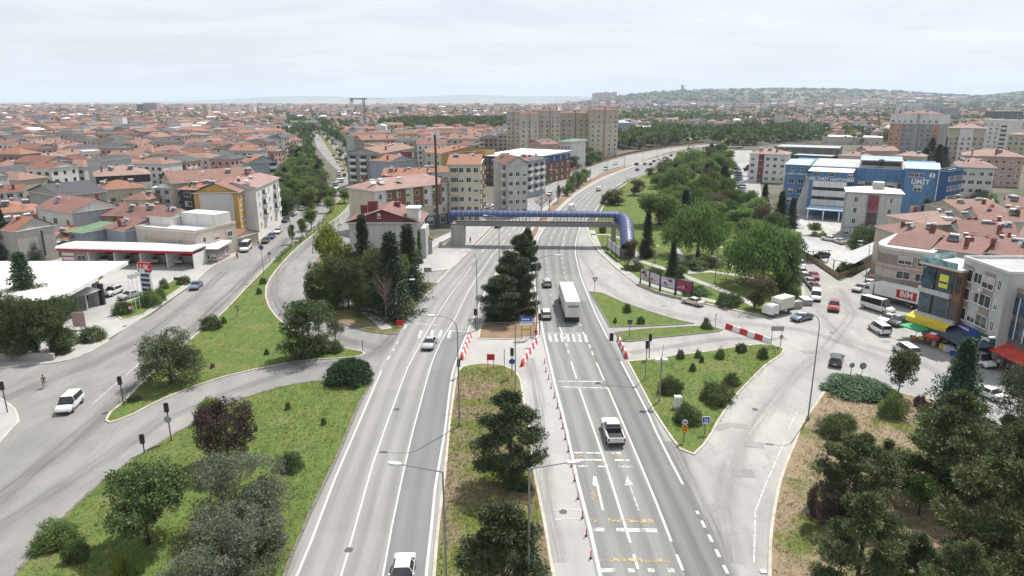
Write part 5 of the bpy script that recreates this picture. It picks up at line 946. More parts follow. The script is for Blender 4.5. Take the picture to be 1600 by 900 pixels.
class B:
 def __init__(s, name, label, A, Bp, z, depth, cat='building', group=None, C=None, ground=False):
  a = Vector(A if ground else G(*A, z)); b = Vector(Bp if ground else G(*Bp, z)); d = b - a; s.W = d.length; s.ang = math.atan2(d.y, d.x); s.h = z
  if C is not None: c = Vector(G(*C, z)); n = Vector((-d.y, d.x)).normalized(); depth = max(4, abs((c - b).dot(n)))
  s.D = depth; s.e = empty(name, (a.x, a.y, 0), s.ang); tag(s.e, label, cat, group); s.rnd = random.Random(int(abs(a.x * 13 + a.y * 7)))
 def wall(s, m, z0=-.3, z1=None, x0=0, x1=None, y0=0, y1=None, name='wall', top=None):
  mb = MB(); mb.box(x0, y0, z0, s.W if x1 is None else x1, s.D if y1 is None else y1, s.h if z1 is None else z1, m, top); return mb.build(name, s.e)
 def panel(s, m, x0, x1, z0, z1, side='f', t=.04, name='wall_panel'):
  mb = MB()
  if side == 'f': mb.box(x0, -t, z0, x1, 0.02, z1, m)
  elif side == 'r': mb.box(s.W - .02, x0, z0, s.W + t, x1, z1, m)
  else: mb.box(-t, x0, z0, .02, x1, z1, m)
  return mb.build(name, s.e)
 def wins(s, side, n, zs, w=1.3, h=1.35, u0=None, u1=None, lite=False, us=None, off=0.0, skip=()):
  L = s.W if side == 'f' else s.D; u0 = 0 if u0 is None else u0; u1 = L if u1 is None else u1
  us = us or [u0 + (u1 - u0) * (i + .5) / n for i in range(n)]
  for iz, z in enumerate(zs):
   for iu, u in enumerate(us):
    if (iu, iz) in skip: continue
    st = s.rnd.choice([0, 0, 0, 1, 2]); p, f = winmesh(w, h, st)
    loc, rz = ((u, -off, z), 0) if side == 'f' else (((s.W + off, u, z), R(90)) if side == 'r' else ((-off, s.D - u, z), R(-90)))
    wn = child('window', p, s.e, loc, rz); child('frame', f, wn)
 def balc(s, side, us, zs, w=2.6, d=1.1, wallc=None, dark=True, glass=False):
  wallc = wallc or M_FRAME
  k = ('b', w, d, wallc.name, dark, glass)
  if k not in WINC:
   m = MB(); m.box(-w / 2, -d, -.14, w / 2, 0, 0, wallc); m.box(-w / 2, -d, 0, w / 2, -d + .09, .95, wallc); m.box(-w / 2, -d + .09, 0, -w / 2 + .09, 0, .95, wallc); m.box(w / 2 - .09, -d + .09, 0, w / 2, 0, .95, wallc)
   q = MB(); q.box(-w / 2 + .15, -.05, .05, w / 2 - .15, .03, 2.2, M_BALC); WINC[k] = (m.mesh('balcony'), q.mesh('balcony_door_shade'))  # near-black door panel, its colour standing in for shade within the balcony
  bm, dm = WINC[k]
  for z in zs:
   for u in us:
    loc, rz = ((u, 0, z), 0) if side == 'f' else (((s.W, u, z), R(90)) if side == 'r' else ((0, s.D - u, z), R(-90)))
    o = child('balcony', bm, s.e, loc, rz); child('balcony_door_shade', dm, o)
 def roof(s, kind, m, rise=2.2, o=.5, wm=None, th=.14, chim=0, x0=0, x1=None, y0=0, y1=None, z=None, fascia=None):
  x1 = s.W if x1 is None else x1; y1 = s.D if y1 is None else y1; z = s.h if z is None else z; mb = MB(); fm = fascia or M_FRAME
  X0, X1, Y0, Y1 = x0 - o, x1 + o, y0 - o, y1 + o; mx, my = (X0 + X1) / 2, (Y0 + Y1) / 2; zt = z + th
  if kind == 'flat':
   mb.box(x0 - .05, y0 - .05, z, x1 + .05, y1 + .05, z + .15, m); r = mb.build('roof', s.e); p = MB(); t = .22
   for q in ((x0 - .1, y0 - .1, x1 + .1, y0 + t), (x0 - .1, y1 - t, x1 + .1, y1 + .1), (x0 - .1, y0 + t, x0 + t, y1 - t), (x1 - t, y0 + t, x1 + .1, y1 - t)): p.box(q[0], q[1], z + .151, q[2], q[3], z + .55 + rise * .0, wm or fm)
   p.build('parapet', r)
  else:
   mb.prism([(X0, Y0), (X1, Y0), (X1, Y1), (X0, Y1)], z - .003, zt, fm)
   if kind == 'hip':
    if X1 - X0 >= Y1 - Y0: q = (Y1 - Y0) / 2; a, b = (X0 + q, my, zt + rise), (X1 - q, my, zt + rise)
    else: q = (X1 - X0) / 2; a, b = (mx, Y0 + q, zt + rise), (mx, Y1 - q, zt + rise)
    c = [(X0, Y0, zt), (X1, Y0, zt), (X1, Y1, zt), (X0, Y1, zt)]
    c = [(x, y, zz + .004) for x, y, zz in c]
    if X1 - X0 >= Y1 - Y0: fs = [[c[0], c[1], b, a], [c[1], c[2], b], [c[2], c[3], a, b], [c[3], c[0], a]]
    else: fs = [[c[0], c[1], a], [c[1], c[2], b, a], [c[2], c[3], b], [c[3], c[0], a, b]]
    for f in fs: mb.face(f, m)
   elif kind == 'gx':   # ridge along x
    mb.face([(X0, Y0, zt), (X1, Y0, zt), (X1, my, zt + rise), (X0, my, zt + rise)], m); mb.face([(X1, Y1, zt), (X0, Y1, zt), (X0, my, zt + rise), (X1, my, zt + rise)], m)
    for x, fl in ((x0, 1), (x1, 0)):
     t = [(x, y0, zt), (x, y1, zt), (x, my, zt + rise * .93)]; mb.face(t[::-1] if fl else t, wm or fm)
   elif kind == 'gy':
    mb.face([(X0, Y0, zt), (mx, Y0, zt + rise), (mx, Y1, zt + rise), (X0, Y1, zt)][::-1], m); mb.face([(X1, Y0, zt), (X1, Y1, zt), (mx, Y1, zt + rise), (mx, Y0, zt + rise)], m)
    for y, fl in ((y0, 1), (y1, 0)):
     t = [(x0, y, zt), (x1, y, zt), (mx, y, zt + rise * .93)]; mb.face(t if fl else t[::-1], wm or fm)
   elif kind == 'shed':
    mb.face([(X0, Y0, zt), (X1, Y0, zt), (X1, Y1, zt + rise), (X0, Y1, zt + rise)], m); mb.face([(X1, Y0, zt), (X1, Y1, zt), (X1, Y1, zt + rise)], wm or fm); mb.face([(X0, Y0, zt), (X0, Y1, zt + rise), (X0, Y1, zt)], wm or fm); mb.face([(X1, Y1, zt), (X0, Y1, zt), (X0, Y1, zt + rise), (X1, Y1, zt + rise)], wm or fm)
   r = mb.build('roof', s.e)
  for i in range(chim):
   cx = s.rnd.uniform(x0 + 1, x1 - 1); cy = s.rnd.uniform(y0 + 1, y1 - 1); cz = zt + (rise * .35 if kind != 'flat' else 0); c = MB(); cw = s.rnd.uniform(.25, .42)
   c.box(cx - cw, cy - .3, z, cx + cw, cy + .3, zt + rise * .75 + s.rnd.uniform(.3, .8) if kind != 'flat' else z + 1.6, M_CHIM); c.box(cx - cw - .08, cy - .38, (zt + rise * .75 + .82) if kind != 'flat' else z + 1.6, cx + cw + .08, cy + .38, (zt + rise * .75 + .92) if kind != 'flat' else z + 1.72, M_FRAME if i % 2 else M_CHIM); c.build('chimney', r)
  if chim and th < .2 and (x1 - x0) > 5:
   for i in range(2 + chim // 2):   # dishes and water heaters
    cx = s.rnd.uniform(x0 + 1, x1 - 1); cy = y0 + s.rnd.uniform(.18, .4) * (y1 - y0); cz = zt + (rise * .7 if kind != 'flat' else .3)
    if i % 2: q = MB(); q.tube([(cx, cy, z), (cx, cy, cz + .5)], .03, M_CHIM, 5); q.disc((cx, cy - .1, cz + .6), .38, .05, (.2, 1, -.5), M_FRAME, 12); q.build('satellite_dish', r)
    else: q = MB(); q.face([(cx - .9, cy - .6, cz - .25), (cx + .9, cy - .6, cz - .25), (cx + .9, cy + .5, cz + .55), (cx - .9, cy + .5, cz + .55)], M_WIN); q.tube([(cx - .8, cy + .6, cz + .7), (cx + .8, cy + .6, cz + .7)], .24, M_FRAME, 8); q.build('water_heater', r)
  return r
def ZT(yb, yt): return top_z(G(800, yb)[1], yt)
def fl(n, h0=1.1, step=3.0): return [h0 + i * step for i in range(n)]
def blur(sg, x0, x1, z, h, y):   # small pale strokes where the photo's lettering cannot be read
 r = random.Random(3); m = MB(); x = x0
 while x < x1: w = r.uniform(.1, .22); m.box(x, y, z, x + w, y + .02, z + h * r.uniform(.7, 1), M_LWH); x += w + .07
 m.build('sign_strokes', sg)
b = B('apartment_house', 'cream flat-roofed house with a blank wall right behind the car wash', (212, 356), (305, 364), 7.2, 13); b.wall(W_['sand']); b.roof('flat', RF['white'], wm=W_['sand']); b.wins('f', 2, [4.3], .7, 1.1, us=[2.2, 2.9]); b.wins('f', 2, [4.2], .7, 1.1, us=[13.5, 14.3]); b.wins('r', 3, [4.4], 1.6, 1.4); b.wall(W_['white'], 7.2, 10.4, x0=b.W * .40, x1=b.W * .98, y0=7, y1=12, name='upper_floor'); b.wall(W_['white'], 7.2, 9.4, x0=.2, x1=b.W * .38, y0=4, y1=12, name='upper_floor')
b.roof('gx', RF['red'], 1.6, .3, W_['white'], x0=.2, x1=b.W * .38, y0=4, y1=12, z=9.4, chim=1)
b = B('apartment_house', 'white two-storey shop house behind the cream blank-walled house, flat roofed', (304, 358), (343, 339), 6.6, 9); b.wall(W_['white']); b.roof('flat', RF['white']); b.wins('f', 5, [3.9], 1.3, 1.3); b.wins('f', 4, [.6], 1.8, 1.8)
b = B('shop_hut', 'small brown-walled shop with a white flat roof on the left street pavement', (307, 389), (338, 389), 3.4, 7); b.wall(W_['taupe']); b.roof('shed', RF['white'], .5, .6); b.wins('f', 3, [.9], 1.2, 1.2); b.wins('r', 2, [.9], 1.6, 1.4)
b = B('apartment_house', 'tall ochre-edged gable house with a blank pale wall by the left street', (302, 302), (371, 301), 12.4, 13, C=(398, 290)); b.wall(W_['ochre']); b.panel(W_['lightgrey'], 1.4, b.W - 1.4, .5, 12.2); b.roof('gy', RF['red'], 2.6, .5, W_['ochre'], chim=2); b.wins('r', 3, fl(4), 1.7, 1.4, u0=0, u1=b.D * .6); b.balc('r', [b.D * .82], [3.2, 6.2, 9.2], 2.4, 1.1)
b = B('apartment_house', 'white apartment house with deep balconies next to the ochre gable house', (399, 294), (435, 278), 12.8, 12); b.wall(W_['white']); b.roof('gx', RF['pink'], 1.6, .5, W_['white'], chim=2); b.balc('f', [b.W * .3, b.W * .78], [3.2, 6.2, 9.2], 3.4, 1.3); b.wins('f', 4, fl(4), 1.4, 1.4, us=[b.W * .1, b.W * .52, b.W * .94]); b.wins('r', 3, fl(4), 1.4, 1.4)
b = B('hut', 'low red-roofed hut behind the parked dark cars on the left street', (341, 371), (366, 373), 3.2, 9); b.wall(W_['beige']); b.roof('gx', RF['orange'], 1.5, .4, W_['beige'])
b = B('terrace_house', 'long red-roofed house with brown walls behind the cream blank-walled house', (114, 336), (176, 337), 7.6, 11); b.wall(W_['taupe']); b.roof('gx', RF['red'], 2.4, .5, W_['taupe'], chim=4); b.wins('f', 3, [1.2, 4.6], 2.2, 1.5)
b = B('terrace_house', 'red-roofed house attached right of the long brown-walled house', (177, 337), (236, 340), 7.6, 11); b.wall(W_['brown']); b.roof('gx', RF['red'], 2.4, .5, W_['white'], chim=4); b.wins('f', 3, [1.2, 4.6], 1.6, 1.5)
b = B('terrace_house', 'pale blue-white house with a red gable roof left of the long brown-walled house', (57, 325), (113, 333), 9.2, 13); b.wall(W_['bluegrey']); b.panel(W_['white'], .3, b.W - .3, 0, 9.0, t=.03); b.roof('gx', RF['red'], 2.8, .5, W_['white'], chim=1); b.wins('f', 3, [2.0, 5.6], 1.9, 1.7, off=.04)
b = B('terrace_house', 'raw concrete gable wall house left of the pale blue-white house', (25, 362), (84, 352), 8.2, 15); b.wall(W_['concrete']); b.roof('gy', RF['orange'], 2.6, .3, W_['concrete'], chim=2); b.wall(W_['dark'], 1.5, 7.5, x0=b.W * .62, x1=b.W * .65, y0=-.25, y1=0, name='flue_pipe')
b = B('terrace_house', 'orange-roofed house at the left edge behind the raw concrete gable', (-40, 336), (50, 330), 8.4, 13); b.wall(W_['beige']); b.roof('hip', RF['orange'], 2.6, .5, chim=3)
b = B('house', 'grey gabled house behind the right half of the car wash', (165, 356), (194, 362), 6.0, 12); b.wall(W_['bluegrey']); b.roof('gx', RF['red'], 2.2, .4, W_['bluegrey'], chim=1)
b = B('house', 'small house with a green awning roof behind the car wash', (107, 362), (129, 364), 5.6, 9); b.wall(W_['bluegrey']); b.roof('shed', RF['green'], 1.0, .5, W_['beige']); b.wins('f', 1, [1.0], 1.2, 1.2)
b = B('house', 'orange-roofed low house between the green awning house and the station spruce', (74, 374), (104, 376), 3.8, 11); b.wall(W_['grey']); b.roof('gx', RF['orange'], 2.2, .5, W_['grey'], chim=1); b.wins('f', 2, [1.1], 1.0, 1.2)
b = B('house', 'orange-roofed low house hidden behind the station spruces', (36, 384), (72, 384), 3.6, 11); b.wall(W_['grey']); b.roof('gx', RF['orange'], 2.2, .5, W_['grey'], chim=1)
b = B('apartment_house', 'two-tone block with a black attic band and a pink hip roof', (150, 276), (233, 272), 12.0, 17); b.wall(W_['beige']); b.wall(W_['white'], 6.8, 9.4, x0=-.4, x1=b.W + .4, y0=-.5, y1=b.D, name='attic_wall'); b.wall(W_['dark'], 9.4, 11.9, x0=-.2, x1=b.W + .2, y0=-.3, y1=b.D, name='attic_band'); b.roof('hip', RF['pink'], 2.8, .7, chim=4); b.wins('f', 6, [1, 4], 1.8, 1.4); b.panel(W_['yellow'], b.W * .66, b.W - .2, 0, 6.6, t=.03)
b = B('apartment_house', 'pale yellow house with an orange hip roof in front of the black-banded block', (152, 298), (226, 293), 8.6, 13); b.wall(W_['cream']); b.roof('hip', RF['orange'], 2.4, .6, chim=2); b.wins('f', 5, [1.2, 4.6], 1.5, 1.4)
b = B('house', 'small cream house with a red hip roof right below the pale yellow house', (192, 312), (230, 312), 6.4, 10); b.wall(W_['cream']); b.roof('hip', RF['red'], 1.8, .5, chim=1); b.wins('f', 3, [2.8], 1.1, 1.2)
b = B('apartment_house', 'grey-white house with a white roof and two rows of windows', (240, 293), (279, 295), 9.2, 12); b.wall(W_['lightgrey']); b.roof('shed', RF['white'], 1.4, .5, W_['lightgrey']); b.wins('f', 3, fl(3), 2.0, 1.5)
b = B('apartment_house', 'narrow black-clad house between the grey-white house and the ochre gable', (280, 296), (304, 297), 9.4, 12); b.wall(W_['dark']); b.roof('shed', RF['orange'], 1.8, .4, W_['dark'], chim=2); b.wins('f', 1, fl(3), 2.6, 1.6)
b = B('apartment_house', 'broad low-pitched orange roof block behind the black-clad house', (270, 287), (402, 278), 11.0, 16); b.wall(W_['beige']); b.roof('gx', RF['rust'], 3.2, .6, W_['beige'], chim=5); b.wins('f', 8, fl(3), 1.4, 1.3)
b = B('apartment_house', 'white house with blue-tinted windows and dark red roof at the left edge', (-8, 302), (37, 299), 9.0, 12); b.wall(W_['white']); b.roof('gx', RF['brown'], 1.8, .5, W_['white'], chim=1); b.wins('f', 3, fl(3), 1.7, 1.5)
b = B('apartment_house', 'house with big grey gable wall and dark dormer roof above the pale blue-white house', (44, 299), (94, 307), 9.6, 15, C=(140, 296)); b.wall(W_['concrete']); b.roof('gy', RF['dark'], 2.8, .5, W_['concrete'], chim=1)
b = B('apartment_house', 'grey gable house with a small white balcony at the edge of the left wood', (388, 255), (434, 253), 11.5, 14); b.wall(W_['bluegrey']); b.roof('gy', RF['orange'], 2.8, .5, W_['bluegrey'], chim=1); b.balc('f', [b.W * .82], [3.1, 6.1, 9.0], 3, 1.2); b.wins('f', 1, fl(3), 1.2, 1.2, us=[b.W * .5])
b = B('apartment_house', 'white block with a blue-grey gable between left wood and far roofs', (407, 219), (443, 217), 12.5, 16); b.wall(W_['white']); b.roof('gy', RF['pink'], 2.8, .5, W_['bluegrey'], chim=1); b.wins('r', 4, fl(4), 1.4, 1.3); b.wins('f', 3, fl(4), 1.4, 1.3)
b = B('apartment_house', 'tall grey blank-walled block among the roofs of the left town', (135, 249), (160, 251), 13.5, 11, C=(196, 247)); b.wall(W_['lightgrey']); b.roof('shed', RF['dark'], 1.2, .3, W_['lightgrey'])
b = B('apartment_house', 'white four-storey house above the tall grey blank-walled block', (130, 238), (155, 237), 12.5, 12); b.wall(W_['white']); b.roof('flat', RF['white']); b.wins('f', 3, fl(4), 1.5, 1.4)
b = B('apartment_house', 'red-gabled house with a big blank grey wall behind the grove', (545, 348), (653, 348), 9.0, 13); b.wall(W_['lightgrey']); b.roof('gy', RF['red'], 3.1, .9, W_['maroon']); BLANK = b
for cx, cy, cw, ch in ((5.0, 5, 1.1, 4.2), (2.4, 7, .8, 3.0), (10.2, 9, .7, 3.4)): b.wall(W_['maroon'], 9.0, 9.3 + ch, x0=cx - cw, x1=cx + cw, y0=cy - .8, y1=cy + .8, name='chimney')
b.wall(W_['white'], 9.0, 12.2, x0=b.W - 2.6, x1=b.W + .2, y0=.4, y1=4.5, name='lift_housing'); b.wall(W_['white'], 12.2, 12.45, x0=b.W - 2.9, x1=b.W + .5, y0=.1, y1=4.8, name='lift_housing_cap'); b.wall(W_['lightgrey'], 0, 7.4, x0=b.W + .02, x1=b.W + 1.6, y0=1, y1=8, name='side_stair'); b.wins('f', 1, [10.2], .8, 1.2, us=[7.4], off=.95)
b = B('house', 'small annex with an orange roof beside the red-gabled grey-walled house', (657, 377), (675, 376), 3.4, 9); b.wall(W_['grey']); b.roof('gy', RF['orange'], 1.4, .4, W_['lightgrey']); b.wins('r', 2, [.8], 1.0, 1.2)
b = B('apartment_house', 'brown and white panelled apartment house with a pink hip roof', (585, 299), (710, 285), 12.4, 13); b.wall(W_['cream']); b.wall(W_['darkgrey'], -.3, 3.2, x0=-.05, x1=b.W + .05, y0=-.06, y1=b.D, name='shop_floor'); b.roof('hip', RF['pink'], 2.6, .7, chim=6)
for i, (u0, u1, m) in enumerate(((.0, .12, 'white'), (.14, .26, 'brown'), (.27, .36, 'brown'), (.46, .58, 'brown'), (.60, .68, 'white'), (.70, .82, 'brown'), (.84, .92, 'white'), (.93, 1.0, 'brown'))): b.panel(W_[m], b.W * u0, b.W * u1, 6.2, 12.3, t=.10 + .012 * (i % 2))
b.wins('f', 9, [3.8, 6.9, 9.9], 1.4, 1.5, off=.12); b.wins('r', 3, fl(4), 1.3, 1.4)
for i in range(5): b.wins('f', 1, [.5], 2.2, 2.2, us=[b.W * (.15 + .17 * i)], off=.06)
b = B('apartment_block', 'tall cream apartment block with six floors left of the footbridge', (701, 257), (749, 257), 18.2, 15, C=(769, 248)); b.wall(W_['cream']); b.roof('gx', RF['orange'], 2.2, .6, W_['cream'], chim=3); b.wins('f', 4, fl(6, 1.0, 2.95), 1.5, 1.5, u0=b.W * .05, u1=b.W); b.balc('r', [3.2, b.D - 3.2], [3.0, 6, 9, 12, 15], 3.0, 1.2, W_['beige']); b.balc('f', [1.6], [3.0, 6, 9, 12, 15], 2.6, .5, W_['beige'])
b = B('apartment_block', 'pale gabled block with stacked dark balconies right of the cream block', (771, 250), (793, 257), 17.0, 12, C=(803, 250)); b.wall(W_['lightgrey']); b.roof('gx', RF['red'], 2.4, .4, W_['lightgrey'], chim=2); b.balc('f', [b.W * .78], [2.5, 5.5, 8.5, 11.5, 14], 2.4, .9); b.wins('r', 3, fl(5), 1.4, 1.4)
b = B('apartment_block', 'pale block with a flat blue-grey side wall beside the highway retaining wall', (800, 251), (821, 252), 14.5, 16, C=(830, 246)); b.wall(W_['bluegrey']); b.roof('gx', RF['rust'], 1.6, .4, W_['white'], chim=2); b.balc('r', [3.5, 9, 14], [2.6, 5.6, 8.6, 11], 3, 1.0); b.wins('f', 1, fl(4), .9, 1.2, us=[b.W * .85])
b = B('apartment_block', 'dark brick block with slanted attic windows and a white roof', (748, 243), (829, 247), 12.6, 20, C=(857, 237)); b.wall(W_['deepblue'], z1=12.6); b.wall(W_['brick'], -.3, 9.6, x0=-.05, x1=b.W + .08, y0=-.08, y1=b.D + .05, name='brick_wall'); b.roof('shed', RF['white'], .9, .7, W_['bluegrey']); b.wins('r', 7, fl(3), 1.3, 1.5, off=.09); b.wins('r', 6, [10.1], 1.7, 1.8, off=.02); b.wins('f', 9, fl(4), 1.3, 1.4, off=.09)
b = B('apartment_block', 'white block with a pale green roof at the end of the roof cluster', (872, 221), (892, 222), 14.5, 14); b.wall(W_['white']); b.roof('shed', RF['green'], 1.0, .8, W_['white']); b.wins('f', 4, fl(4, 1, 3.2), 1.2, 1.5)
b = B('apartment_block', 'pinkish block just left of the green-roofed white block', (848, 226), (871, 225), 13.5, 14); b.wall(W_['pink']); b.roof('gx', RF['red'], 2.2, .5, W_['pink'], chim=2); b.wins('f', 4, fl(4, 1, 3.0), 1.2, 1.4)
b = B('apartment_house', 'grey-walled block facing the boulevard with a low gable, nearest the brown roofs', (594, 240), (646, 231), 14.8, 16); b.wall(W_['grey']); b.roof('gx', RF['rust'], 2.2, .5, W_['grey'], chim=2); b.balc('l', [3, 8, 13], [2.7, 5.7, 8.7, 11.5], 3, 1.1)
b = B('apartment_house', 'pale concrete gable house with a red shed on the roof', (609, 253), (650, 249), 12.0, 12); b.wall(W_['bluegrey']); b.roof('gy', RF['orange'], 2.2, .4, W_['bluegrey'], chim=1); b.wall(W_['maroon'], 12, 15.4, x0=b.W * .76, x1=b.W * .98, y0=2, y1=6, name='roof_shed')
b = B('apartment_house', 'low building with an orange roof and red-brown wall behind the pink-roofed apartment house', (598, 275), (663, 275), 9.5, 12); b.wall(W_['maroon']); b.panel(W_['white'], .0, b.W * .25, 0, 9.2, t=.03); b.roof('gx', RF['orange'], 2.4, .5, W_['maroon'], chim=4)
b = B('apartment_house', 'white-walled house with orange roof left of the tall cream block', (664, 270), (701, 269), 10.0, 9); b.wall(W_['lightgrey']); b.roof('gx', RF['orange'], 1.9, .4, W_['lightgrey'], chim=2); b.wins('f', 4, [1.2, 4.4, 7.4], 1.7, 1.3)
b = B('apartment_house', 'house with beige front and ochre side behind the cell mast', (664, 238), (690, 240), 15.0, 14, C=(713, 230)); b.wall(W_['cream']); b.wall(W_['ochre'], 0, 14.9, x0=b.W, x1=b.W + .1, y0=0, y1=b.D, name='ochre_wall'); b.roof('gx', RF['orange'], 2.2, .4, W_['ochre'], chim=1); b.wins('f', 2, fl(5, 1, 3), 1.8, 1.4)
for i, (ax, ay, bx, by, z, d, wm, rm, l) in enumerate(((541, 211, 552, 213, 15, 22, 'lightgrey', 'brown', 'farthest grey block of the boulevard terrace'), (553, 216, 566, 219, 15, 20, 'taupe', 'red', 'middle block of the boulevard terrace, brown roofed'), (568, 225, 592, 230, 15, 16, 'beige', 'rust', 'nearest block of the boulevard terrace with white cornices'))):
 b = B('apartment_block', l, (ax, ay), (bx, by), z, d); b.wall(W_[wm]); b.roof('gy' if i < 2 else 'flat', RF[rm], 2, .4, W_[wm], chim=2); b.balc('l', [3, 8, 13], [2.7, 5.7, 8.7, 11.7], 3, 1.1); b.wins('l', 4, fl(5), 1.2, 1.3); b.wins('f', 2, fl(5), 1.2, 1.3)
for i, (ax, ay, bx, by, z, wm, l) in enumerate(((792, 175, 812, 175, ZT(234, 174), 'sand', 'leftmost beige slab of the big apartment complex'), (813, 178, 842, 178, ZT(234, 175), 'sand', 'second beige slab of the big apartment complex, lower than its neighbours'), (843, 173, 876, 173, ZT(234, 171), 'sand', 'third beige slab of the big apartment complex with a roof mast'), (877, 177, 922, 177, ZT(234, 175), 'sand', 'fourth, long beige slab of the big apartment complex'), (923, 172, 967, 172, ZT(234, 170), 'beige', 'rightmost and tallest slab of the big apartment complex'))):
 b = B('apartment_slab', l, (ax, ay), (bx, by), z, 18, group='big apartment complex'); b.wall(W_['cream']); b.wall(W_[wm], z * .72, z, x0=-.15, x1=b.W + .15, y0=-.15, y1=b.D, name='upper_wall'); b.roof('hip', RF['brown'], 2.0, .4, chim=2)
 n = max(3, int(b.W / 3.4)); b.wins('f', n, [1.5 + 3 * k for k in range(int(z / 3) - 1)], 1.3, 1.5, off=.16); b.wall(W_['taupe'], 0, z + 1.5, x0=b.W * .48, x1=b.W * .52, y0=-.5, y1=-.1, name='stair_strip')
b = B('hospital', 'big blue hospital with white lettering and slanted white bands', (1228, 257), (1467, 267), 16.0, 34); HOS = b; Wd = b.W
b.wall(W_['blue'], z1=16, x0=0, x1=Wd * .16); b.wall(W_['blue'], z1=15.6, x0=Wd * .16, x1=Wd * .80, y0=4); b.wall(W_['blue'], z1=16.4, x0=Wd * .80, x1=Wd, y0=-1)
b.roof('shed', RF['lightblue'], .8, .4, W_['blue'], x0=0, x1=Wd * .16, y1=14, z=16); b.roof('shed', RF['grey'], .3, .2, W_['blue'], x0=Wd * .162, x1=Wd * .798, y0=4.2, z=15.6); b.roof('shed', RF['lightblue'], .8, .5, W_['blue'], x0=Wd * .802, x1=Wd, y0=-1, y1=14, z=16.4); b.roof('gx', RF['lightblue'], 2.6, .4, W_['deepblue'], x0=Wd * .50, x1=Wd * .76, y0=10, y1=24, z=16)
f0, f1 = Wd * .19, Wd * .46
b.wall(W_['blue'], z1=14.6, x0=f0, x1=f1, y0=-5, y1=4, name='front_bay'); b.roof('shed', RF['white'], .5, .7, W_['blue'], x0=f0, x1=f1, y0=-5, y1=4, z=14.6)
for k, z in enumerate((2.6, 5.6, 8.6)):
 mb = MB(); mb.box(f0 + 1.2, -5.6, z + 1.1, f0 + 11.2, -5.02, z + 3.0, W_['white']); mb.build('balcony_band', b.e); mb = MB(); mb.box(f0 + 1.4, -5.12, z - .0, f0 + 11, -5.01, z + 1.1, M_WIN); mb.build('window_band', b.e)
mb = MB(); mb.box(f0 + 11.6, -5.12, 2, f0 + 13.4, -5.01, 11.6, M_WIN); mb.build('stair_window', b.e)
mb = MB(); mb.face([(f0 - 4.6, -.05, 0), (f0 - .4, -.05, 0), (f0 - .4, -.05, 11), (f0 - 1.6, -.05, 11)], W_['white']); mb.build('slanted_band', b.e)
b.wins('f', 2, [3.2, 6.4, 9.8], 1.7, 1.7, us=[2.3, 5.2]); b.wins('f', 2, [14.2], 1.1, 1.1, us=[2.3, 5.2]); b.wins('f', 3, [13.1], 1.5, 1.1, us=[f0 + 2, f0 + 6.5, f0 + 12], off=5.0)
b.wins('f', 2, [3, 9.6], 2.2, 1.9, us=[Wd * .885, Wd * .89], off=1.0); b.wins('f', 3, [13.9], 1.5, 1.2, us=[Wd * .84, Wd * .87, Wd * .9], off=1.0); b.wins('f', 6, [6, 9.5], 2.0, 1.8, u0=Wd * .5, u1=Wd * .79, off=-4)
lettering('ÜMİT', 2.0, M_LWH, b.e, (Wd * .90, -1.12, 12.4), bold=.04); lettering('ÖZEL ÜMİT HASTANESİ', 1.35, M_LWH, b.e, ((f0 + f1) / 2, -5.15, 12.25), bold=.03); lettering('ÖZEL ÜMİT HASTANESİ', 1.0, M_LWH, b.e, (Wd * .08, -.12, 13.0), bold=.02)
m = MB(); m.disc((Wd * .965, -1.1, 14.6), .8, .1, (0, 1, 0), M_LWH, 12); m.box(Wd * .965 - .12, -1.2, 13.9, Wd * .965 + .12, -1.15, 15.3, W_['deepblue']); m.build('emblem', b.e)
m = MB(); m.box(f0 + 1, -14, 3.2, f0 + 16, -5.1, 3.5, RF['lightblue']); m.build('porch_roof', b.e)
for k in range(4): m = MB(); m.box(f0 + 1.3 + k * 4.6, -13.8, 0, f0 + 1.7 + k * 4.6, -13.4, 3.2, M_FRAME); m.build('porch_post', b.e)
for cx in (.50, .62): m = MB(); m.box(Wd * cx, 5, 15.9, Wd * cx + 7, 9, 18.2, W_['lightgrey']); m.box(Wd * cx + .5, 4.9, 16.4, Wd * cx + 6.5, 4.98, 17.8, M_BALC); m.build('roof_plant', b.e)
b = B('office_building', 'deep blue side block standing right of the hospital lettering', (1469, 267), (1483, 268), 16.2, 26, C=(1500, 264)); b.wall(W_['deepblue']); b.roof('flat', RF['white'], wm=W_['deepblue']); b.wins('r', 5, fl(5), 1.5, 1.5)
b = B('office_building', 'grey three-storey annex with a tall picture panel in front of the blue hospital', (1324, 300), (1411, 304), 12.6, 14, C=(1427, 298)); b.wall(W_['grey']); b.panel(W_['lightgrey'], .1, b.W * .37, 3.2, 12.3, t=.05); b.panel(W_['lightgrey'], b.W * .61, b.W - .1, 3.2, 12.3, t=.05); b.roof('hip', RF['white'], 1.2, .5); b.wins('f', 1, [4.0, 7.0, 10.0], 1.0, 1.5, us=[b.W * .18], off=.06); b.wins('f', 1, [4.0, 7.0, 10.0], 1.0, 1.5, us=[b.W * .8], off=.06); b.wins('r', 2, [4, 7, 10], 4.2, 1.7)
m = MB(); m.box(b.W * .40, -.07, 3.6, b.W * .59, -.02, 7.4, plain('poster_dark', (.10, .07, .08), .4, var=.6, scale=.5)); m.box(b.W * .40, -.075, 7.6, b.W * .59, -.02, 12.0, plain('poster_red', (.22, .06, .08), .4, var=.8, scale=.35)); m.build('picture_panel', b.e); b.wall(W_['lightgrey'], 12.6, 15.2, x0=b.W * .48, x1=b.W * .68, y0=3, y1=7, name='lift_housing'); b.wins('f', 7, [.8], 1.3, 1.6)
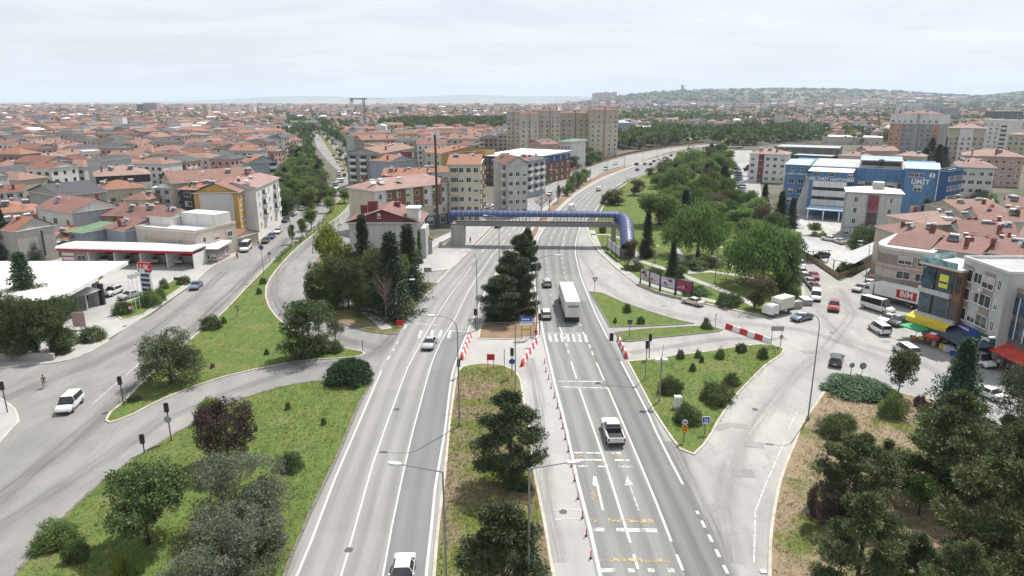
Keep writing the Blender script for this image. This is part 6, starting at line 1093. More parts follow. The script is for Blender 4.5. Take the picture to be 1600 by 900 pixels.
b = B('apartment_house', 'white five-row apartment house with a tan side and pink hip roof', (1501, 261), (1555, 263), 13.2, 14, C=(1585, 257)); b.wall(W_['white']); b.roof('hip', RF['pink'], 2.4, .7, chim=2); b.wins('f', 4, [1.0, 4.1, 7.2, 10.3], 1.9, 1.4); b.wall(W_['beige'], 0, 13.1, x0=b.W, x1=b.W + .12, y0=0, y1=b.D * .5, name='tan_wall'); b.wins('r', 3, [1, 4.1, 7.2, 10.3], 1.5, 1.4, off=.13)
b = B('apartment_house', 'pink-roofed block partly hidden behind the white five-row house', (1507, 243), (1600, 246), 13.0, 16); b.wall(W_['pink']); b.roof('hip', RF['pink'], 2.8, .7, chim=3); b.wins('f', 8, fl(4), 1.4, 1.3)
b = B('apartment_tower', 'tall tower with white top and grey and salmon lower walls', (1393, 178), (1470, 179), ZT(244, 178), 20); b.wall(W_['grey']); b.wall(W_['white'], b.h * .78, b.h, x0=-.2, x1=b.W + .2, y0=-.2, y1=b.D, name='upper_wall'); b.wall(W_['salmon'], 0, b.h * .779, x0=.2, x1=b.W * .27, y0=-.4, y1=0, name='salmon_bay'); b.wall(W_['salmon'], 0, b.h * .779, x0=b.W * .88, x1=b.W, y0=-.4, y1=0, name='salmon_bay'); b.wall(W_['bluegrey'], 0, b.h + .5, x0=b.W * .55, x1=b.W * .60, y0=-.8, y1=0, name='stair_strip'); b.roof('hip', RF['rust'], 2.2, -3, chim=2); b.wins('f', 8, [2 + 3 * k for k in range(8)], 1.5, 1.4, off=.42)
b = B('apartment_tower', 'olive-beige tower with a pink roof right of the tall grey tower', (1484, 200), (1541, 201), ZT(252, 200), 16); b.wall(W_['beige']); b.roof('hip', RF['pink'], 2.4, .9, chim=2); b.wall(W_['white'], 0, b.h - .2, x0=b.W * .30, x1=b.W * .68, y0=-.5, y1=0, name='white_bay'); b.wins('f', 6, [1.5 + 3 * k for k in range(int(b.h / 3) - 1)], 1.6, 1.5, off=.52)
b = B('apartment_tower', 'white tower with dark balcony stacks behind the olive-beige tower', (1537, 188), (1577, 189), ZT(240, 188), 16); b.wall(W_['white']); b.roof('flat', RF['white']); b.balc('f', [b.W * .85], [3, 6, 9, 12, 15, 18], 4, 1.0); b.wins('f', 3, [2 + 3 * k for k in range(7)], 1.3, 1.4, u1=b.W * .7)
b = B('apartment_tower', 'beige block with a pink roof at the right picture edge', (1576, 210), (1625, 212), ZT(252, 210), 14); b.wall(W_['cream']); b.roof('hip', RF['pink'], 2.2, .7, chim=2); b.wins('f', 5, [1.5 + 3 * k for k in range(5)], 1.6, 1.5)
b = B('apartment_house', 'white and brown block with pink roof beyond the park street', (1172, 240), (1230, 242), 13.0, 14); b.wall(W_['white']); b.wall(W_['maroon'], 0, 12.8, x0=b.W * .25, x1=b.W * .4, y0=-.15, y1=0, name='brown_bay'); b.roof('hip', RF['pink'], 2.2, .5, chim=3); b.wins('f', 5, fl(4), 1.6, 1.4, off=.05)
for i, (ax, ay, bx, by, z, d, wm, rm, kind, l) in enumerate(((1210, 230, 1312, 233, 7, 34, 'darkgrey', 'grey', 'flat', 'wide grey flat-roofed hall behind the hospital'), (1234, 243, 1300, 246, 8, 16, 'dark', 'grey', 'flat', 'dark glazed low building directly behind the hospital'), (1310, 243, 1352, 245, 9, 12, 'cream', 'pink', 'hip', 'cream villa with a pink hip roof behind the hospital'), (1356, 236, 1404, 236, 11, 12, 'pink', 'pink', 'gx', 'pinkish blank-walled house behind the hospital'), (1398, 243, 1442, 245, 10, 12, 'beige', 'pink', 'hip', 'beige villa with an open dark porch behind the hospital'), (1285, 214, 1380, 216, 6, 40, 'sand', 'white', 'flat', 'large sandy flat roof hall between hospital and grey tower'))):
 b = B('house' if kind != 'flat' else 'hall', l, (ax, ay), (bx, by), z, d); b.wall(W_[wm]); b.roof(kind, RF[rm], 2, .5, W_[wm], chim=1 if kind != 'flat' else 0); b.wins('f', 6, fl(int(z / 3.2)), 1.6, 1.4)
b = B('apartment_house', 'curved beige building with brown bands behind the supermarket lorry', (1375, 388), (1457, 399), 9.8, 22); n = 10; W1 = b.W; arc = [(-1.5, 6), (-1.2, 3.5), (-.5, 1.6), (.8, .45), (2.6, 0), (W1, 0), (W1, 18), (-1.5, 18)]
m = MB(); m.prism(arc, -.2, 9.8, W_['sand']); m.build('wall', b.e)
def grow(p, d): return offset_closed([(x, y) for x, y in (p if area2(p) > 0 else p[::-1])], -d)
for z0, z1 in ((3.0, 4.4), (6.0, 6.5), (7.0, 8.9)): m = MB(); m.prism(grow(arc, .05), z0, z1, W_['taupe'] if z1 - z0 > .6 else W_['pink']); m.build('wall_band', b.e)
m = MB(); m.prism(grow(arc, .12), 9.8, 10.3, W_['white']); r_ = m.build('roof', b.e); m = MB(); m.face([(.5, 2, 10.4), (W1 - 1, 2, 10.4), (W1 - 1, 10, 12.0), (.5, 10, 12.0)], RF['red']); m.face([(W1 - 1, 18, 10.4), (.5, 18, 10.4), (.5, 10, 12.0), (W1 - 1, 10, 12.0)], RF['red']); m.build('tiled_roof', r_)
b.wins('f', 1, [4.6, 7.4], 2.4, 1.5, us=[W1 * .52], off=.07); b.wins('f', 1, [4.6, 7.4], 1.8, 1.5, us=[W1 * .85], off=.07); b.wins('f', 1, [1.0], 6, 1.8, us=[W1 * .7], off=.02)
b = B('shop_building', 'glazed corner building with brown frame, curved glass terrace and yellow banner', (1449, 412), (1507, 426), 12.0, 14); W1 = b.W; b.wall(W_['brown'], 3.6, 12); b.wall(W_['darkgrey'], -.2, 3.6, x0=.3, x1=W1, y0=1.2, name='shop_floor')
M_BGL = glassm('blue_glass', (.035, .07, .10), .06)
for z in (4.3, 8.3):
 m = MB(); m.box(-.25, -.35, z, W1 * .30, 5, z + 3.2, M_BGL); m.build('corner_glazing', b.e); m = MB(); m.box(W1 * .36, -.14, z, W1 * .78, -.02, z + 3.1, M_BGL); m.build('glazing', b.e); m = MB(); m.box(W1 * .84, -.10, z + .3, W1 * .97, -.02, z + 2.8, M_WIN); m.build('window', b.e)
m = MB(); m.box(-.5, -.6, 7.5, W1 * .78, -.02, 8.25, W_['lightgrey']); m.box(-.5, -.6, 3.6, W1, -.02, 4.25, W_['lightgrey']); m.build('cornice', b.e)
m = MB(); m.box(W1 * .42, -.24, 8.9, W1 * .66, -.16, 11.0, plain('banner_yellow', (.62, .60, .10), .6)); m.box(W1 * .43, -.27, 9.6, W1 * .65, -.245, 9.9, plain('banner_ink', (.05, .07, .05), .6)); m.build('banner', b.e)
m = MB(); m.prism([(-.7, -.9), (W1, -.7), (W1, 7), (-.7, 7)], 12.0, 12.35, W_['white']); r_ = m.build('terrace_roof', b.e); m = MB(); M_GRAIL = glassm('rail_glass', (.20, .33, .36), .1)
for x0, y0, x1, y1 in ((-.6, -.8, W1 * .9, -.74), (-.6, -.74, -.54, 6.8)): m.box(x0, y0, 12.36, x1, y1, 13.3, M_GRAIL)
m.build('glass_railing', r_)
m = MB(); m.face([(-1.0, -1.6, 3.3), (W1 * .98, -1.6, 3.3), (W1 * .98, -.05, 4.0), (-1.0, -.05, 4.0)], plain('fascia_yellow', (.62, .46, .04), .5)); m.face([(-1.0, -1.6, 2.5), (W1 * .98, -1.6, 2.5), (W1 * .98, -1.6, 3.3), (-1.0, -1.6, 3.3)], MATS['fascia_yellow']); m.build('shop_sign', b.e)
b = B('shop_building', 'white four-storey shop house with brown window strips and a dark awning', (1507, 405), (1577, 430), 13.6, 15); W1 = b.W; b.wall(W_['lightgrey']); b.roof('flat', RF['grey'], wm=W_['white'])
for u0, u1 in ((.03, .26), (.52, .74)): b.panel(W_['taupe'], W1 * u0, W1 * u1, 4.2, 13.0, t=.08)
b.wins('f', 1, [4.6, 7.7, 10.6], 2.6, 1.9, us=[W1 * .145], off=.10); b.wins('f', 1, [4.8, 7.9, 10.8], 1.8, 1.6, us=[W1 * .39], off=.02); b.wins('f', 1, [4.8, 7.9, 10.6], 2.6, 1.8, us=[W1 * .63], off=.10); b.wins('f', 1, [5.0, 8.1, 11.0], .8, 1.5, us=[W1 * .86], off=.02)
m = MB(); m.box(.2, -.2, 3.0, W1 * .62, -.02, 4.1, plain('sign_blue', (.03, .06, .30), .4)); sg = m.build('shop_sign', b.e); blur(sg, W1 * .14, W1 * .42, 3.35, .42, -.23)
m = MB(); m.box(W1 * .63, -.2, 3.0, W1 - .1, -.02, 4.1, plain('sign_dark_green', (.02, .07, .06), .4)); sg = m.build('shop_sign', b.e); blur(sg, W1 * .72, W1 * .90, 3.35, .45, -.23)
m = MB(); m.face([(.1, -3.6, 2.5), (W1 - .1, -3.6, 2.5), (W1 - .1, -.22, 3.05), (.1, -.22, 3.05)], plain('awning_slate', (.06, .085, .12), .7)); m.face([(.1, -3.6, 2.3), (W1 - .1, -3.6, 2.3), (W1 - .1, -3.6, 2.5), (.1, -3.6, 2.5)], MATS['awning_slate']); m.build('awning', b.e); m = MB(); m.box(.4, -.1, .1, W1 - .4, -.02, 2.7, M_BGL); m.build('shop_window', b.e)
m = MB(); m.box(W1 * .49, -.5, 9.9, W1 * .55, -.02, 10.4, M_FRAME); m.build('air_conditioner', b.e)
b = B('shop_building', 'dark grey building with glazed floors at the right edge of the square', (1579, 452), (1660, 482), 11.2, 15); W1 = b.W; b.wall(W_['darkgrey']); b.roof('flat', RF['grey'], wm=W_['taupe'])
for z in (4.6, 8.0): m = MB(); m.box(.5, -.1, z, W1 - .5, -.02, z + 2.4, M_BGL); m.build('glazing', b.e)
for k in range(7): m = MB(); m.box(.6 + k * 1.7, -.18, 4.5, .75 + k * 1.7, -.11, 10.5, M_FRAME); m.build('mullion', b.e)
m = MB(); m.face([(.1, -2.2, 2.5), (W1 - .1, -2.2, 2.5), (W1 - .1, -.05, 3.6), (.1, -.05, 3.6)], plain('awning_red', (.50, .06, .04), .6, var=.6, scale=2)); m.build('awning', b.e)
gr = 'red-roofed houses behind the shops'
for i, (ax, ay, bx, by, z, d, wm, rm, kind, l) in enumerate(((1462, 388, 1530, 398, 10.5, 14, 'lightgrey', 'red', 'gx', 'red-roofed house directly behind the glazed corner building'), (1532, 394, 1610, 404, 10.5, 13, 'grey', 'red', 'gx', 'red-roofed house directly behind the white four-storey shop house'), (1420, 372, 1500, 372, 10.0, 13, 'sand', 'rust', 'hip', 'rust-roofed house at the front left of the red roof cluster'), (1502, 366, 1590, 372, 10.4, 13, 'beige', 'red', 'gx', 'long red roof in the middle of the red roof cluster'), (1592, 372, 1680, 382, 10.4, 13, 'lightgrey', 'rust', 'gx', 'rust roof at the right edge of the red roof cluster'), (1448, 352, 1530, 350, 10.2, 13, 'beige', 'pink', 'hip', 'pink-roofed house with a bright skylight in the red roof cluster'), (1532, 344, 1620, 348, 10.6, 13, 'sand', 'red', 'gx', 'red-roofed house with many chimneys, rear of the cluster'), (1500, 330, 1570, 328, 10.2, 12, 'beige', 'rust', 'gx', 'rear rust-roofed house of the cluster near the green tree'), (1572, 322, 1660, 328, 10.6, 13, 'sand', 'red', 'gx', 'rearmost red-roofed house at the right picture edge'))):
 b = B('terrace_house', l, (ax, ay), (bx, by), z, d, group=gr); b.wall(W_[wm]); b.roof(kind, RF[rm], 2.0, .35, W_[wm], chim=5); b.wins('f', 4, [1.2, 4.4, 7.4], 1.5, 1.4)
 if i == 5: m = MB(); m.box(b.W * .45, 1.5, z + .75, b.W * .60, 4.0, z + 1.35, M_FRAME); m.build('skylight', b.e)
for l, poly, z in (('left grey carport with a pitched sheet roof', [(1249, 368), (1300, 391), (1264, 392.5), (1244, 380)], 2.9), ('right long grey carport slanting up behind the fence', [(1298, 405), (1335, 412), (1400, 376), (1380, 372)], 2.9)):
 g_ = [G(*p, z) for p in poly]; c = Vector((sum(p[0] for p in g_) / 4, sum(p[1] for p in g_) / 4)); e = empty('carport', (c.x, c.y, 0)); tag(e, l, 'carport'); q = [(p[0] - c.x, p[1] - c.y) for p in g_]
 m = MB(); m.prism(q, z - .12, z, M_TRIM, RF['grey']); m.build('roof', e)
 for i in range(4):
  for t in (.05, .5):
   a, b2 = Vector(q[i]), Vector(q[(i + 1) % 4]); p = a.lerp(b2, t) * .93; m = MB(); m.box(p.x - .08, p.y - .08, 0, p.x + .08, p.y + .08, z - .12, M_TRIM); m.build('post', e)
c1, c2 = G(200, 408, 5.6), G(82, 470, 5.6); c3 = G(-120, 472, 5.6); c4 = G(-20, 408, 5.6)
e = empty('station_canopy', (c1[0], c1[1], 0)); tag(e, 'huge flat white canopy roof of the filling station', 'canopy'); q = [(p[0] - c1[0], p[1] - c1[1]) for p in (c1, c2, c3, c4)]
m = MB(); m.prism(q, 4.9, 5.6, RF['white']); m.build('roof', e)
ra = Vector(q[0]); rb = Vector(q[1])
for i in range(1, 7):
 t = i / 7; a = Vector(q[0]).lerp(Vector(q[3]), t); b2 = Vector(q[1]).lerp(Vector(q[2]), t); d = (b2 - a).normalized(); nn = Vector((-d.y, d.x)) * .09
 m = MB(); m.prism([a + nn, b2 + nn, b2 - nn, a - nn], 5.6, 5.68, M_SHUT); m.build('roof_seam', e)
for tx, ty in ((.15, .2), (.15, .8), (.5, .2), (.5, .8), (.85, .2), (.85, .8)):
 a = Vector(q[0]).lerp(Vector(q[3]), tx); b2 = Vector(q[1]).lerp(Vector(q[2]), tx); p = a.lerp(b2, ty); m = MB(); m.box(p.x - .25, p.y - .25, 0, p.x + .25, p.y + .25, 4.9, M_FRAME); m.build('column', e)
d = (rb - ra).normalized(); o = lettering('LUKOIL', .5, M_LRED, e, (ra.lerp(rb, .42).x + .12 * -d.y * -1, ra.lerp(rb, .42).y, 5.25), math.atan2(-d.y, -d.x) , bold=.01); nrm = Vector((-d.y, d.x)) if Vector((-d.y, d.x)).x > 0 else Vector((d.y, -d.x)); o.location = (ra.lerp(rb, .42).x + nrm.x * .06, ra.lerp(rb, .42).y + nrm.y * .06, 5.25); o.rotation_euler.z = math.atan2(nrm.y, nrm.x) + R(90)
b = B('shelter', 'small white sheet-roofed shelter under the big station canopy edge', (103, 460), (133, 461), 3.0, 4); b.roof('gx', RF['white'], .8, .3)
for x in (.2, b.W - .2): m = MB(); m.box(x - .07, .2, 0, x + .07, .34, 3, M_FRAME); m.build('post', b.e)
e = empty('fuel_totem', (*G(157, 476), .035)); tag(e, 'grey and black totem column at the canopy corner of the filling station', 'sign'); m = MB(); m.box(-.9, -.3, 0, .1, .3, 4.1, W_['lightgrey']); m.build('panel', e); m = MB(); m.box(.11, -.32, 0, .9, .32, 4.0, M_TRIM); m.build('screen', e)
b = B('car_wash', 'long white-roofed car wash with red trim and open bays', (90, 386), (300, 391), 4.3, 6); W1 = b.W; s0 = W1 * .22
b.wall(W_['taupe'], x0=0, x1=s0, y0=.6, z1=4.1); m = MB(); m.box(.4, .50, 1.2, s0 * .45, .595, 2.9, M_FRAME); m.box(.4, .44, 1.9, s0 * .45, .495, 2.2, M_LRED); m.build('notice_boards', b.e); b.wins('f', 1, [.2], 2.2, 2.2, us=[s0 * .7], off=-.6)
m = MB(); pr = [(-.5, 4.15), (-.1, 4.5), (2.8, 4.62), (6.2, 4.45), (6.2, 4.25), (-.5, 4.02)]
P3 = [(x, y, z) for x in (-.4, W1 + .3) for y, z in pr]; k = len(pr)
m.face([P3[i] for i in range(k)], RF['white']); m.face([P3[k + i] for i in range(k)][::-1], RF['white'])
for i in range(k): j = (i + 1) % k; m.face([P3[i], P3[j], P3[k + j], P3[k + i]][::-1], RF['white'])
m.build('roof', b.e); m = MB(); m.box(-.3, -.2, 3.45, W1 + .2, -.05, 4.01, M_LRED); m.build('red_fascia', b.e); b.wall(W_['white'], 0, 4.2, x0=s0, x1=W1, y0=5.7, y1=6, name='rear_wall'); m = MB(); m.box(s0 + .1, 5.55, 1.6, W1 - .2, 5.69, 3.9, M_LRED); m.build('red_back_band', b.e)
for i in range(5): x = s0 + (W1 - s0) * i / 4; m = MB(); m.box(x - .1, 0, 0, x + .1, 5.5, 3.3, M_FRAME); m.build('partition', b.e)
e = empty('price_totem', (*G(233, 470), .14), R(-14)); tag(e, 'tall price totem with a red head and rows of fuel prices', 'sign'); m = MB(); m.box(-1.15, -.22, 0, 1.15, .22, 5.6, M_FRAME); m.build('panel', e); m = MB(); m.box(-1.35, -.3, 5.6, 1.35, .3, 7.4, M_LRED); hd = m.build('sign_head', e); lettering('LUK', 1.45, M_LWH, hd, (0, -.33, 6.5), bold=.04)
for i in range(5): m = MB(); m.box(-1.0, -.26, .9 + i * .95, 1.0, -.225, 1.45 + i * .95, plain('price_blue', (.04, .07, .16), .4)); m.build('price_row', e)
for i, (px, py, l) in enumerate(((208, 490, 'leftmost white flagpole of the filling station'), (214, 488, 'second white flagpole of the filling station'), (220, 485, 'third white flagpole of the filling station'), (226, 480, 'rightmost flagpole beside the price totem'))):
 e = empty('flagpole', (*G(px, py), .12)); tag(e, l, 'flagpole', 'white flagpoles of the filling station'); m = MB(); m.tube([(0, 0, 0), (0, 0, 7.2)], .06, M_FRAME, 6, .035); m.build('pole', e); m = MB(); m.face([(0, 0, 7.1), (.9, .15, 6.9), (.85, .1, 6.2), (0, 0, 6.4)], M_FRAME); m.face([(0, 0.01, 7.1), (0, .01, 6.4), (.85, .11, 6.2), (.9, .16, 6.9)], M_FRAME); m.build('flag', e)
b = B('low_wall', 'low stone wall in front of the dark evergreens at the left edge', (-60, 550), (82, 553), 1.1, .4, 'wall'); b.wall(W_['concrete'])
def footbridge():
 a = Vector(G(713, 350, 5.5)); b = Vector(G(963, 352, 5.5)); d = (b - a); L = d.length; ang = math.atan2(d.y, d.x); e = empty('footbridge', (a.x, a.y, 0), ang)
 tag(e, 'long footbridge over the highway with a blue arched plastic roof and railings', 'footbridge')
 MC = W_['concrete']; MS = plain('bridge_steel', (.20, .20, .20), .6); MB_ = plain('blue_sheet', (.035, .055, .150), .40, var=.4, scale=.8, spec=.4); MWR = plain('white_rib', (.26, .29, .38), .5)
 m = MB(); m.box(0, -1.5, 5.2, L, 1.5, 6.15, MS); m.box(0, -1.56, 6.15, L, 1.56, 6.27, MC); m.build('deck', e)
 m = MB(); m.box(-1.2, -2.2, 0, 2.3, 2.2, 5.5, MC); m.box(-1.25, -2.25, 5.0, 2.35, 2.25, 5.2, MC); m.build('pier', e)
 def loc(px, py, z): v = Vector(G(px, py, z)) - a; return (v.x * math.cos(-ang) - v.y * math.sin(-ang), v.x * math.sin(-ang) + v.y * math.cos(-ang))
 xm = L * .453; m = MB(); m.box(xm - .55, -.7, 0, xm + .55, .7, 4.9, MC); m.box(xm - .7, -1.6, 4.9, xm + .7, 1.6, 5.5, MC); m.build('pier', e)
 m = MB(); m.box(L - 1.2, -1.0, 0, L - .1, 1.0, 5.5, MC); m.build('pier', e)
 for s in (-1, 1):
  m = MB()
  for i in range(int(L / .9)): x = .5 + i * .9; m.box(x - .035, s * 1.5 - .03, 6.27, x + .035, s * 1.5 + .03, 7.75, MS)
  for z in (6.6, 7.3, 7.72): m.box(0, s * 1.5 - .025, z, L, s * 1.5 + .025, z + .06, MS)
  m.build('railing', e)
 def arch(path, r, zr, name='roof_sheet', step=1.35, legs=0.0):
  path = [Vector(p) for p in path]; S = [0]
  for p, q in zip(path[:-1], path[1:]): S.append(S[-1] + (q - p).length)
  n = int(S[-1] / step); m = MB(); rings = []
  for i in range(n + 1):
   s = S[-1] * i / n; k = max(j for j in range(len(S) - 1) if S[j] <= s + 1e-6); t = (s - S[k]) / (S[k + 1] - S[k]); p = path[k].lerp(path[k + 1], t)
   k2 = min(k + 1, len(path) - 2); dd = (path[k + 1] - path[k]).normalized().lerp((path[k2 + 1] - path[k2]).normalized(), t); dd.z = 0; dd.normalize(); sd_ = Vector((-dd.y, dd.x, 0))
   ring = [p + sd_ * r * math.cos(th) + Vector((0, 0, zr * math.sin(th))) for th in [math.pi * q / 12 for q in range(13)]]
   if legs: ring = [ring[0] - Vector((0, 0, legs))] + ring + [ring[-1] - Vector((0, 0, legs))]
   rings.append(ring)
  for r0, r1 in zip(rings[:-1], rings[1:]):
   for q in range(len(r0) - 1): m.face([r0[q], r1[q], r1[q + 1], r0[q + 1]], MB_)
  o = m.build(name, e, smooth=True)
  for ring in rings: t = MB(); t.tube([p + Vector((0, 0, .02)) for p in ring], .045, MWR, 4, caps=False); t.build('rib', o)
  return rings
 arch([(-.6, 0, 7.75), (L * .5, 0, 7.75), (L - .2, 0, 7.75)], 1.65, 1.45)
 m = MB(); c = [(-.6 - 1.5 * math.sin(t), 1.65 * math.cos(t)) for t in [math.pi * q / 8 for q in range(9)]]
 for k in range(6):
  z0, z1 = 1.45 * math.sin(k * math.pi / 12), 1.45 * math.sin((k + 1) * math.pi / 12); s0, s1 = math.cos(k * math.pi / 12), math.cos((k + 1) * math.pi / 12)
  for p, q in zip(c[:-1], c[1:]):
   f = lambda u, s, z: (-.6 + (u[0] + .6) * s, u[1] * s, 7.75 + z); m.face([f(p, s0, z0), f(q, s0, z0), f(q, s1, z1), f(p, s1, z1)], MB_)
 for p, q in zip(c[:-1], c[1:]): m.face([(p[0], p[1], 6.2), (q[0], q[1], 6.2), (q[0], q[1], 7.75), (p[0], p[1], 7.75)], MB_)
 m.build('end_hood', e)
 ex, ey = loc(981, 402, .2)
 pth = [(L - .2, 0, 7.6), (L + .9, -.5, 7.5), (L + 1.7, -1.8, 7.2), (L + 2.1, -3.6, 6.6), (L + 2.1 + (ex - L - 2.1) * .5, -3.6 + (ey + 3.6) * .5, 4.7), (ex, ey, 2.5)]
 arch(pth, 1.75, 1.45, 'ramp_roof_sheet', 1.35, legs=.9)
 m = MB()
 for p, q in zip(pth[:-1], pth[1:]):
  p, q = Vector(p), Vector(q); dd = (q - p); dd.z = 0; sd_ = Vector((-dd.y, dd.x, 0)).normalized() * 1.6; z = Vector((0, 0, 1.9 if p.z > 2.6 else 1.9)); m.face([p - sd_ - z, q - sd_ - z, q + sd_ - z, p + sd_ - z][::-1], MC); m.face([p - sd_ - z * 1.2, q - sd_ - z * 1.2, q + sd_ - z * 1.2, p + sd_ - z * 1.2], MC)
  for s in (-1, 1): m.face([p + sd_ * s - z * 1.2, q + sd_ * s - z * 1.2, q + sd_ * s - z * .45, p + sd_ * s - z * .45], MS)
 m.build('stair_flight', e)
 m = MB(); v = Vector((ex, ey)) ; m.box(ex - 1.7, ey - .2, 0, ex + 1.7, ey + .1, 2.2, MS); m.build('stair_gate', e)
 m = MB(); 
 for i in range(16): m.box(-1.1, 2.25 + i * .55, 0, 1.3, 2.8 + i * .55, max(.3, 5.6 - i * .35), MC)
 m.build('stair_flight', e)
footbridge()
M_POLE = plain('galvanised_steel', (.24, .25, .255), .5, .3); M_POLED = plain('dark_steel', (.07, .07, .07), .6); M_LAMPW = plain('lamp_housing', (.70, .71, .72), .4); M_SIGNW = plain('sign_white', (.70, .70, .70), .5); M_SIGNB = plain('sign_blue_face', (.02, .09, .38), .4); M_SIGNR = plain('sign_red_face', (.50, .03, .03), .4); M_ORA = plain('sign_orange', (.75, .30, .02), .5)
def lamp(base, h, arm, label, curved=True, group='tall street lamps', z=.1, r=.10, name='street_lamp', ground=None):
 """arm: ground direction (dx, dy) in metres from pole to lamp head"""
 x, y = ground or G(*base); e = empty(name, (x, y, z)); tag(e, label, 'street lamp', group)
 m = MB(); m.tube([(0, 0, 0), (0, 0, h * .5), (0, 0, h - (1.6 if curved else 0))], r, M_POLE, 8, r * .6); m.box(-.16, -.16, 0, .16, .16, .5, M_POLE); m.build('pole', e, smooth=False)
 A = Vector((arm[0], arm[1], 0)); L = A.length
 if curved: pts = [Vector((0, 0, h - 1.6)), A * .06 + Vector((0, 0, h - .8)), A * .25 + Vector((0, 0, h - .25)), A * .6 + Vector((0, 0, h + .02)), A + Vector((0, 0, h + .05))]
 else: pts = [Vector((0, 0, h)), A + Vector((0, 0, h + .25))]
 m = MB(); m.tube(pts, r * .55, M_POLE, 6, r * .4); m.build('arm', e)
 d = A.normalized(); n = Vector((-d.y, d.x, 0)); c = pts[-1] + d * .35; m = MB(); q = [(-.45, .10), (-.1, .19), (.35, .16), (.5, .05), (.5, -.05), (.35, -.16), (-.1, -.19), (-.45, -.10)]
 m.prism([(c.x + d.x * u + n.x * v, c.y + d.y * u + n.y * v) for u, v in q], c.z - .10, c.z + .08, M_LAMPW); m.build('lamp_head', e); return e
lamp((718, 667), 13.4, (-2.6, .4), 'tall curved street lamp rising from the brown median lawn', z=.12)
lamp(None, 12.5, (-3.0, .6), 'street lamp with a straight arm at the bottom edge, over the left carriageway', False, z=.12, ground=G(692, 740, 12.5))
lamp(None, 12.5, (2.7, .4), 'street lamp with a straight arm at the bottom edge, over the concrete lane', False, z=.12, ground=G(827, 735, 12.5))
lamp((838, 524), 13.2, (2.9, .2), 'curved street lamp beside the red and white barrier of the right carriageway'); lamp((746, 516), 13.2, (-1.8, .3), 'curved street lamp at the left side of the planted median'); lamp((780, 424), 12.5, (-2.6, 0), 'street lamp between the two carriageways just before the footbridge, left'); lamp((821, 402), 12.0, (.4, -.8), 'thin street lamp at the pines under the middle of the footbridge')
lamp((1262, 657), 13.2, (-1.6, .4), 'curved street lamp at the kerb of the dry garden'); lamp((1516, 600), 6.4, (1.6, .3), 'short street lamp before the shop awnings'); lamp((1351, 446), 9.0, (-1.2, 1.0), 'street lamp between the parked silver car and the car park'); lamp((621, 500), 7.0, (2.4, .6), 'low street lamp at the front of the grove'); lamp((456, 384), 8.5, (1.2, .4), 'double-armed lamp on the boulevard median'); lamp((603, 292), 11, (-1.6, .2), 'street lamp at the mouth of the boulevard'); lamp((900, 412), 4.0, (.2, .1), 'short park lamp post on the lawn beside the path', group=None, ground=G(1023, 412))
lamp((1117, 443), 7.5, (.5, .2), 'park lamp beside the crossing paths', group=None, z=.12)
e1 = inter_edge(LR, RL, .5); last = -99
for x, y in e1:
 if y > 215 and y - last > 34: last = y; lamp(None, 12.5, (-2.2, .3), 'street lamp in the row on the brown median beyond the footbridge', group='median street lamps beyond the footbridge', ground=(x, y), r=.11)
e2 = inter_edge(LL, RR, -.06); last = -99
for x, y in e2:
 if 330 < y < 640 and y - last > 42: last = y; lamp(None, 11.5, (1.8, .2), 'street lamp in the row along the left edge of the far highway', group='street lamps along the far highway edge', ground=(x, y), r=.11)
def face_dir(x, y): return math.atan2(y, x) - math.pi / 2     # turned towards whoever comes up the road
def signal(px, py, h, label, z=.1, round_=None, mast=None, ped=False, rz=0.0):
 x, y = G(px, py); e = empty('traffic_light', (x, y, z), rz); tag(e, label, 'traffic light')
 m = MB(); m.tube([(0, 0, 0), (0, 0, h)], .07, M_POLED if not mast else M_POLE, 8); m.build('pole', e)
 b_ = MB(); b_.box(-.17, -.14, h - 1.0, .17, .14, h, M_TRIM); b_.box(-.24, -.16, h - 1.05, .24, -.145, h + .05, M_TRIM); hd = b_.build('signal_head', e)
 for k, c in enumerate(((.10, .01, .01), (.12, .08, .01), (.01, .09, .04))): l = MB(); l.disc((0, -.19, h - .2 - k * .3), .10, .05, (0, 1, 0), plain('lens%d' % k, c, .3), 12); l.build('lens', hd)
 if round_: m = MB(); m.disc((.0, -.12, h - 1.9), .42, .04, (0, 1, 0), round_, 18); m.build('round_sign', e)
 if mast:
  m = MB(); m.tube([(0, 0, h - .1), (mast[0] * .5, mast[1] * .5, h + .35), (mast[0], mast[1], h + .55)], .06, M_POLE, 6); m.build('mast_arm', e)
  m = MB(); m.box(mast[0] - .25, mast[1] - .15, h - .55, mast[0] + .25, mast[1] + .15, h + .55, M_TRIM); m.build('signal_head', e)
 return e
signal(194, 636, 4.0, 'traffic light at the tip of the wedge lawn'); signal(268, 690, 4.6, 'traffic light with a round sign on the edge of the corner lawn', round_=W_['grey']); signal(226, 709, 2.2, 'short signal post left of the one with the round sign'); signal(12, 645, 4.0, 'traffic light at the left picture edge on the broken pavement')
signal(1008, 594, 5.6, 'traffic light with a mast arm reaching over the highway at the triangular lawn', mast=(-4.6, 1.6)); signal(1014, 561, 3.8, 'signal post behind the mast-arm traffic light'); signal(800, 590, 4.2, 'traffic light with a round blue sign at the top of the median lawn', round_=M_SIGNB, z=.12); signal(843, 524, 3.6, 'black traffic light beside the zebra crossing, right carriageway'); signal(743, 516, 3.6, 'black traffic light at the left side of the planted median'); signal(717, 590, 2.6, 'low black signal at the foot of the left barrier row')
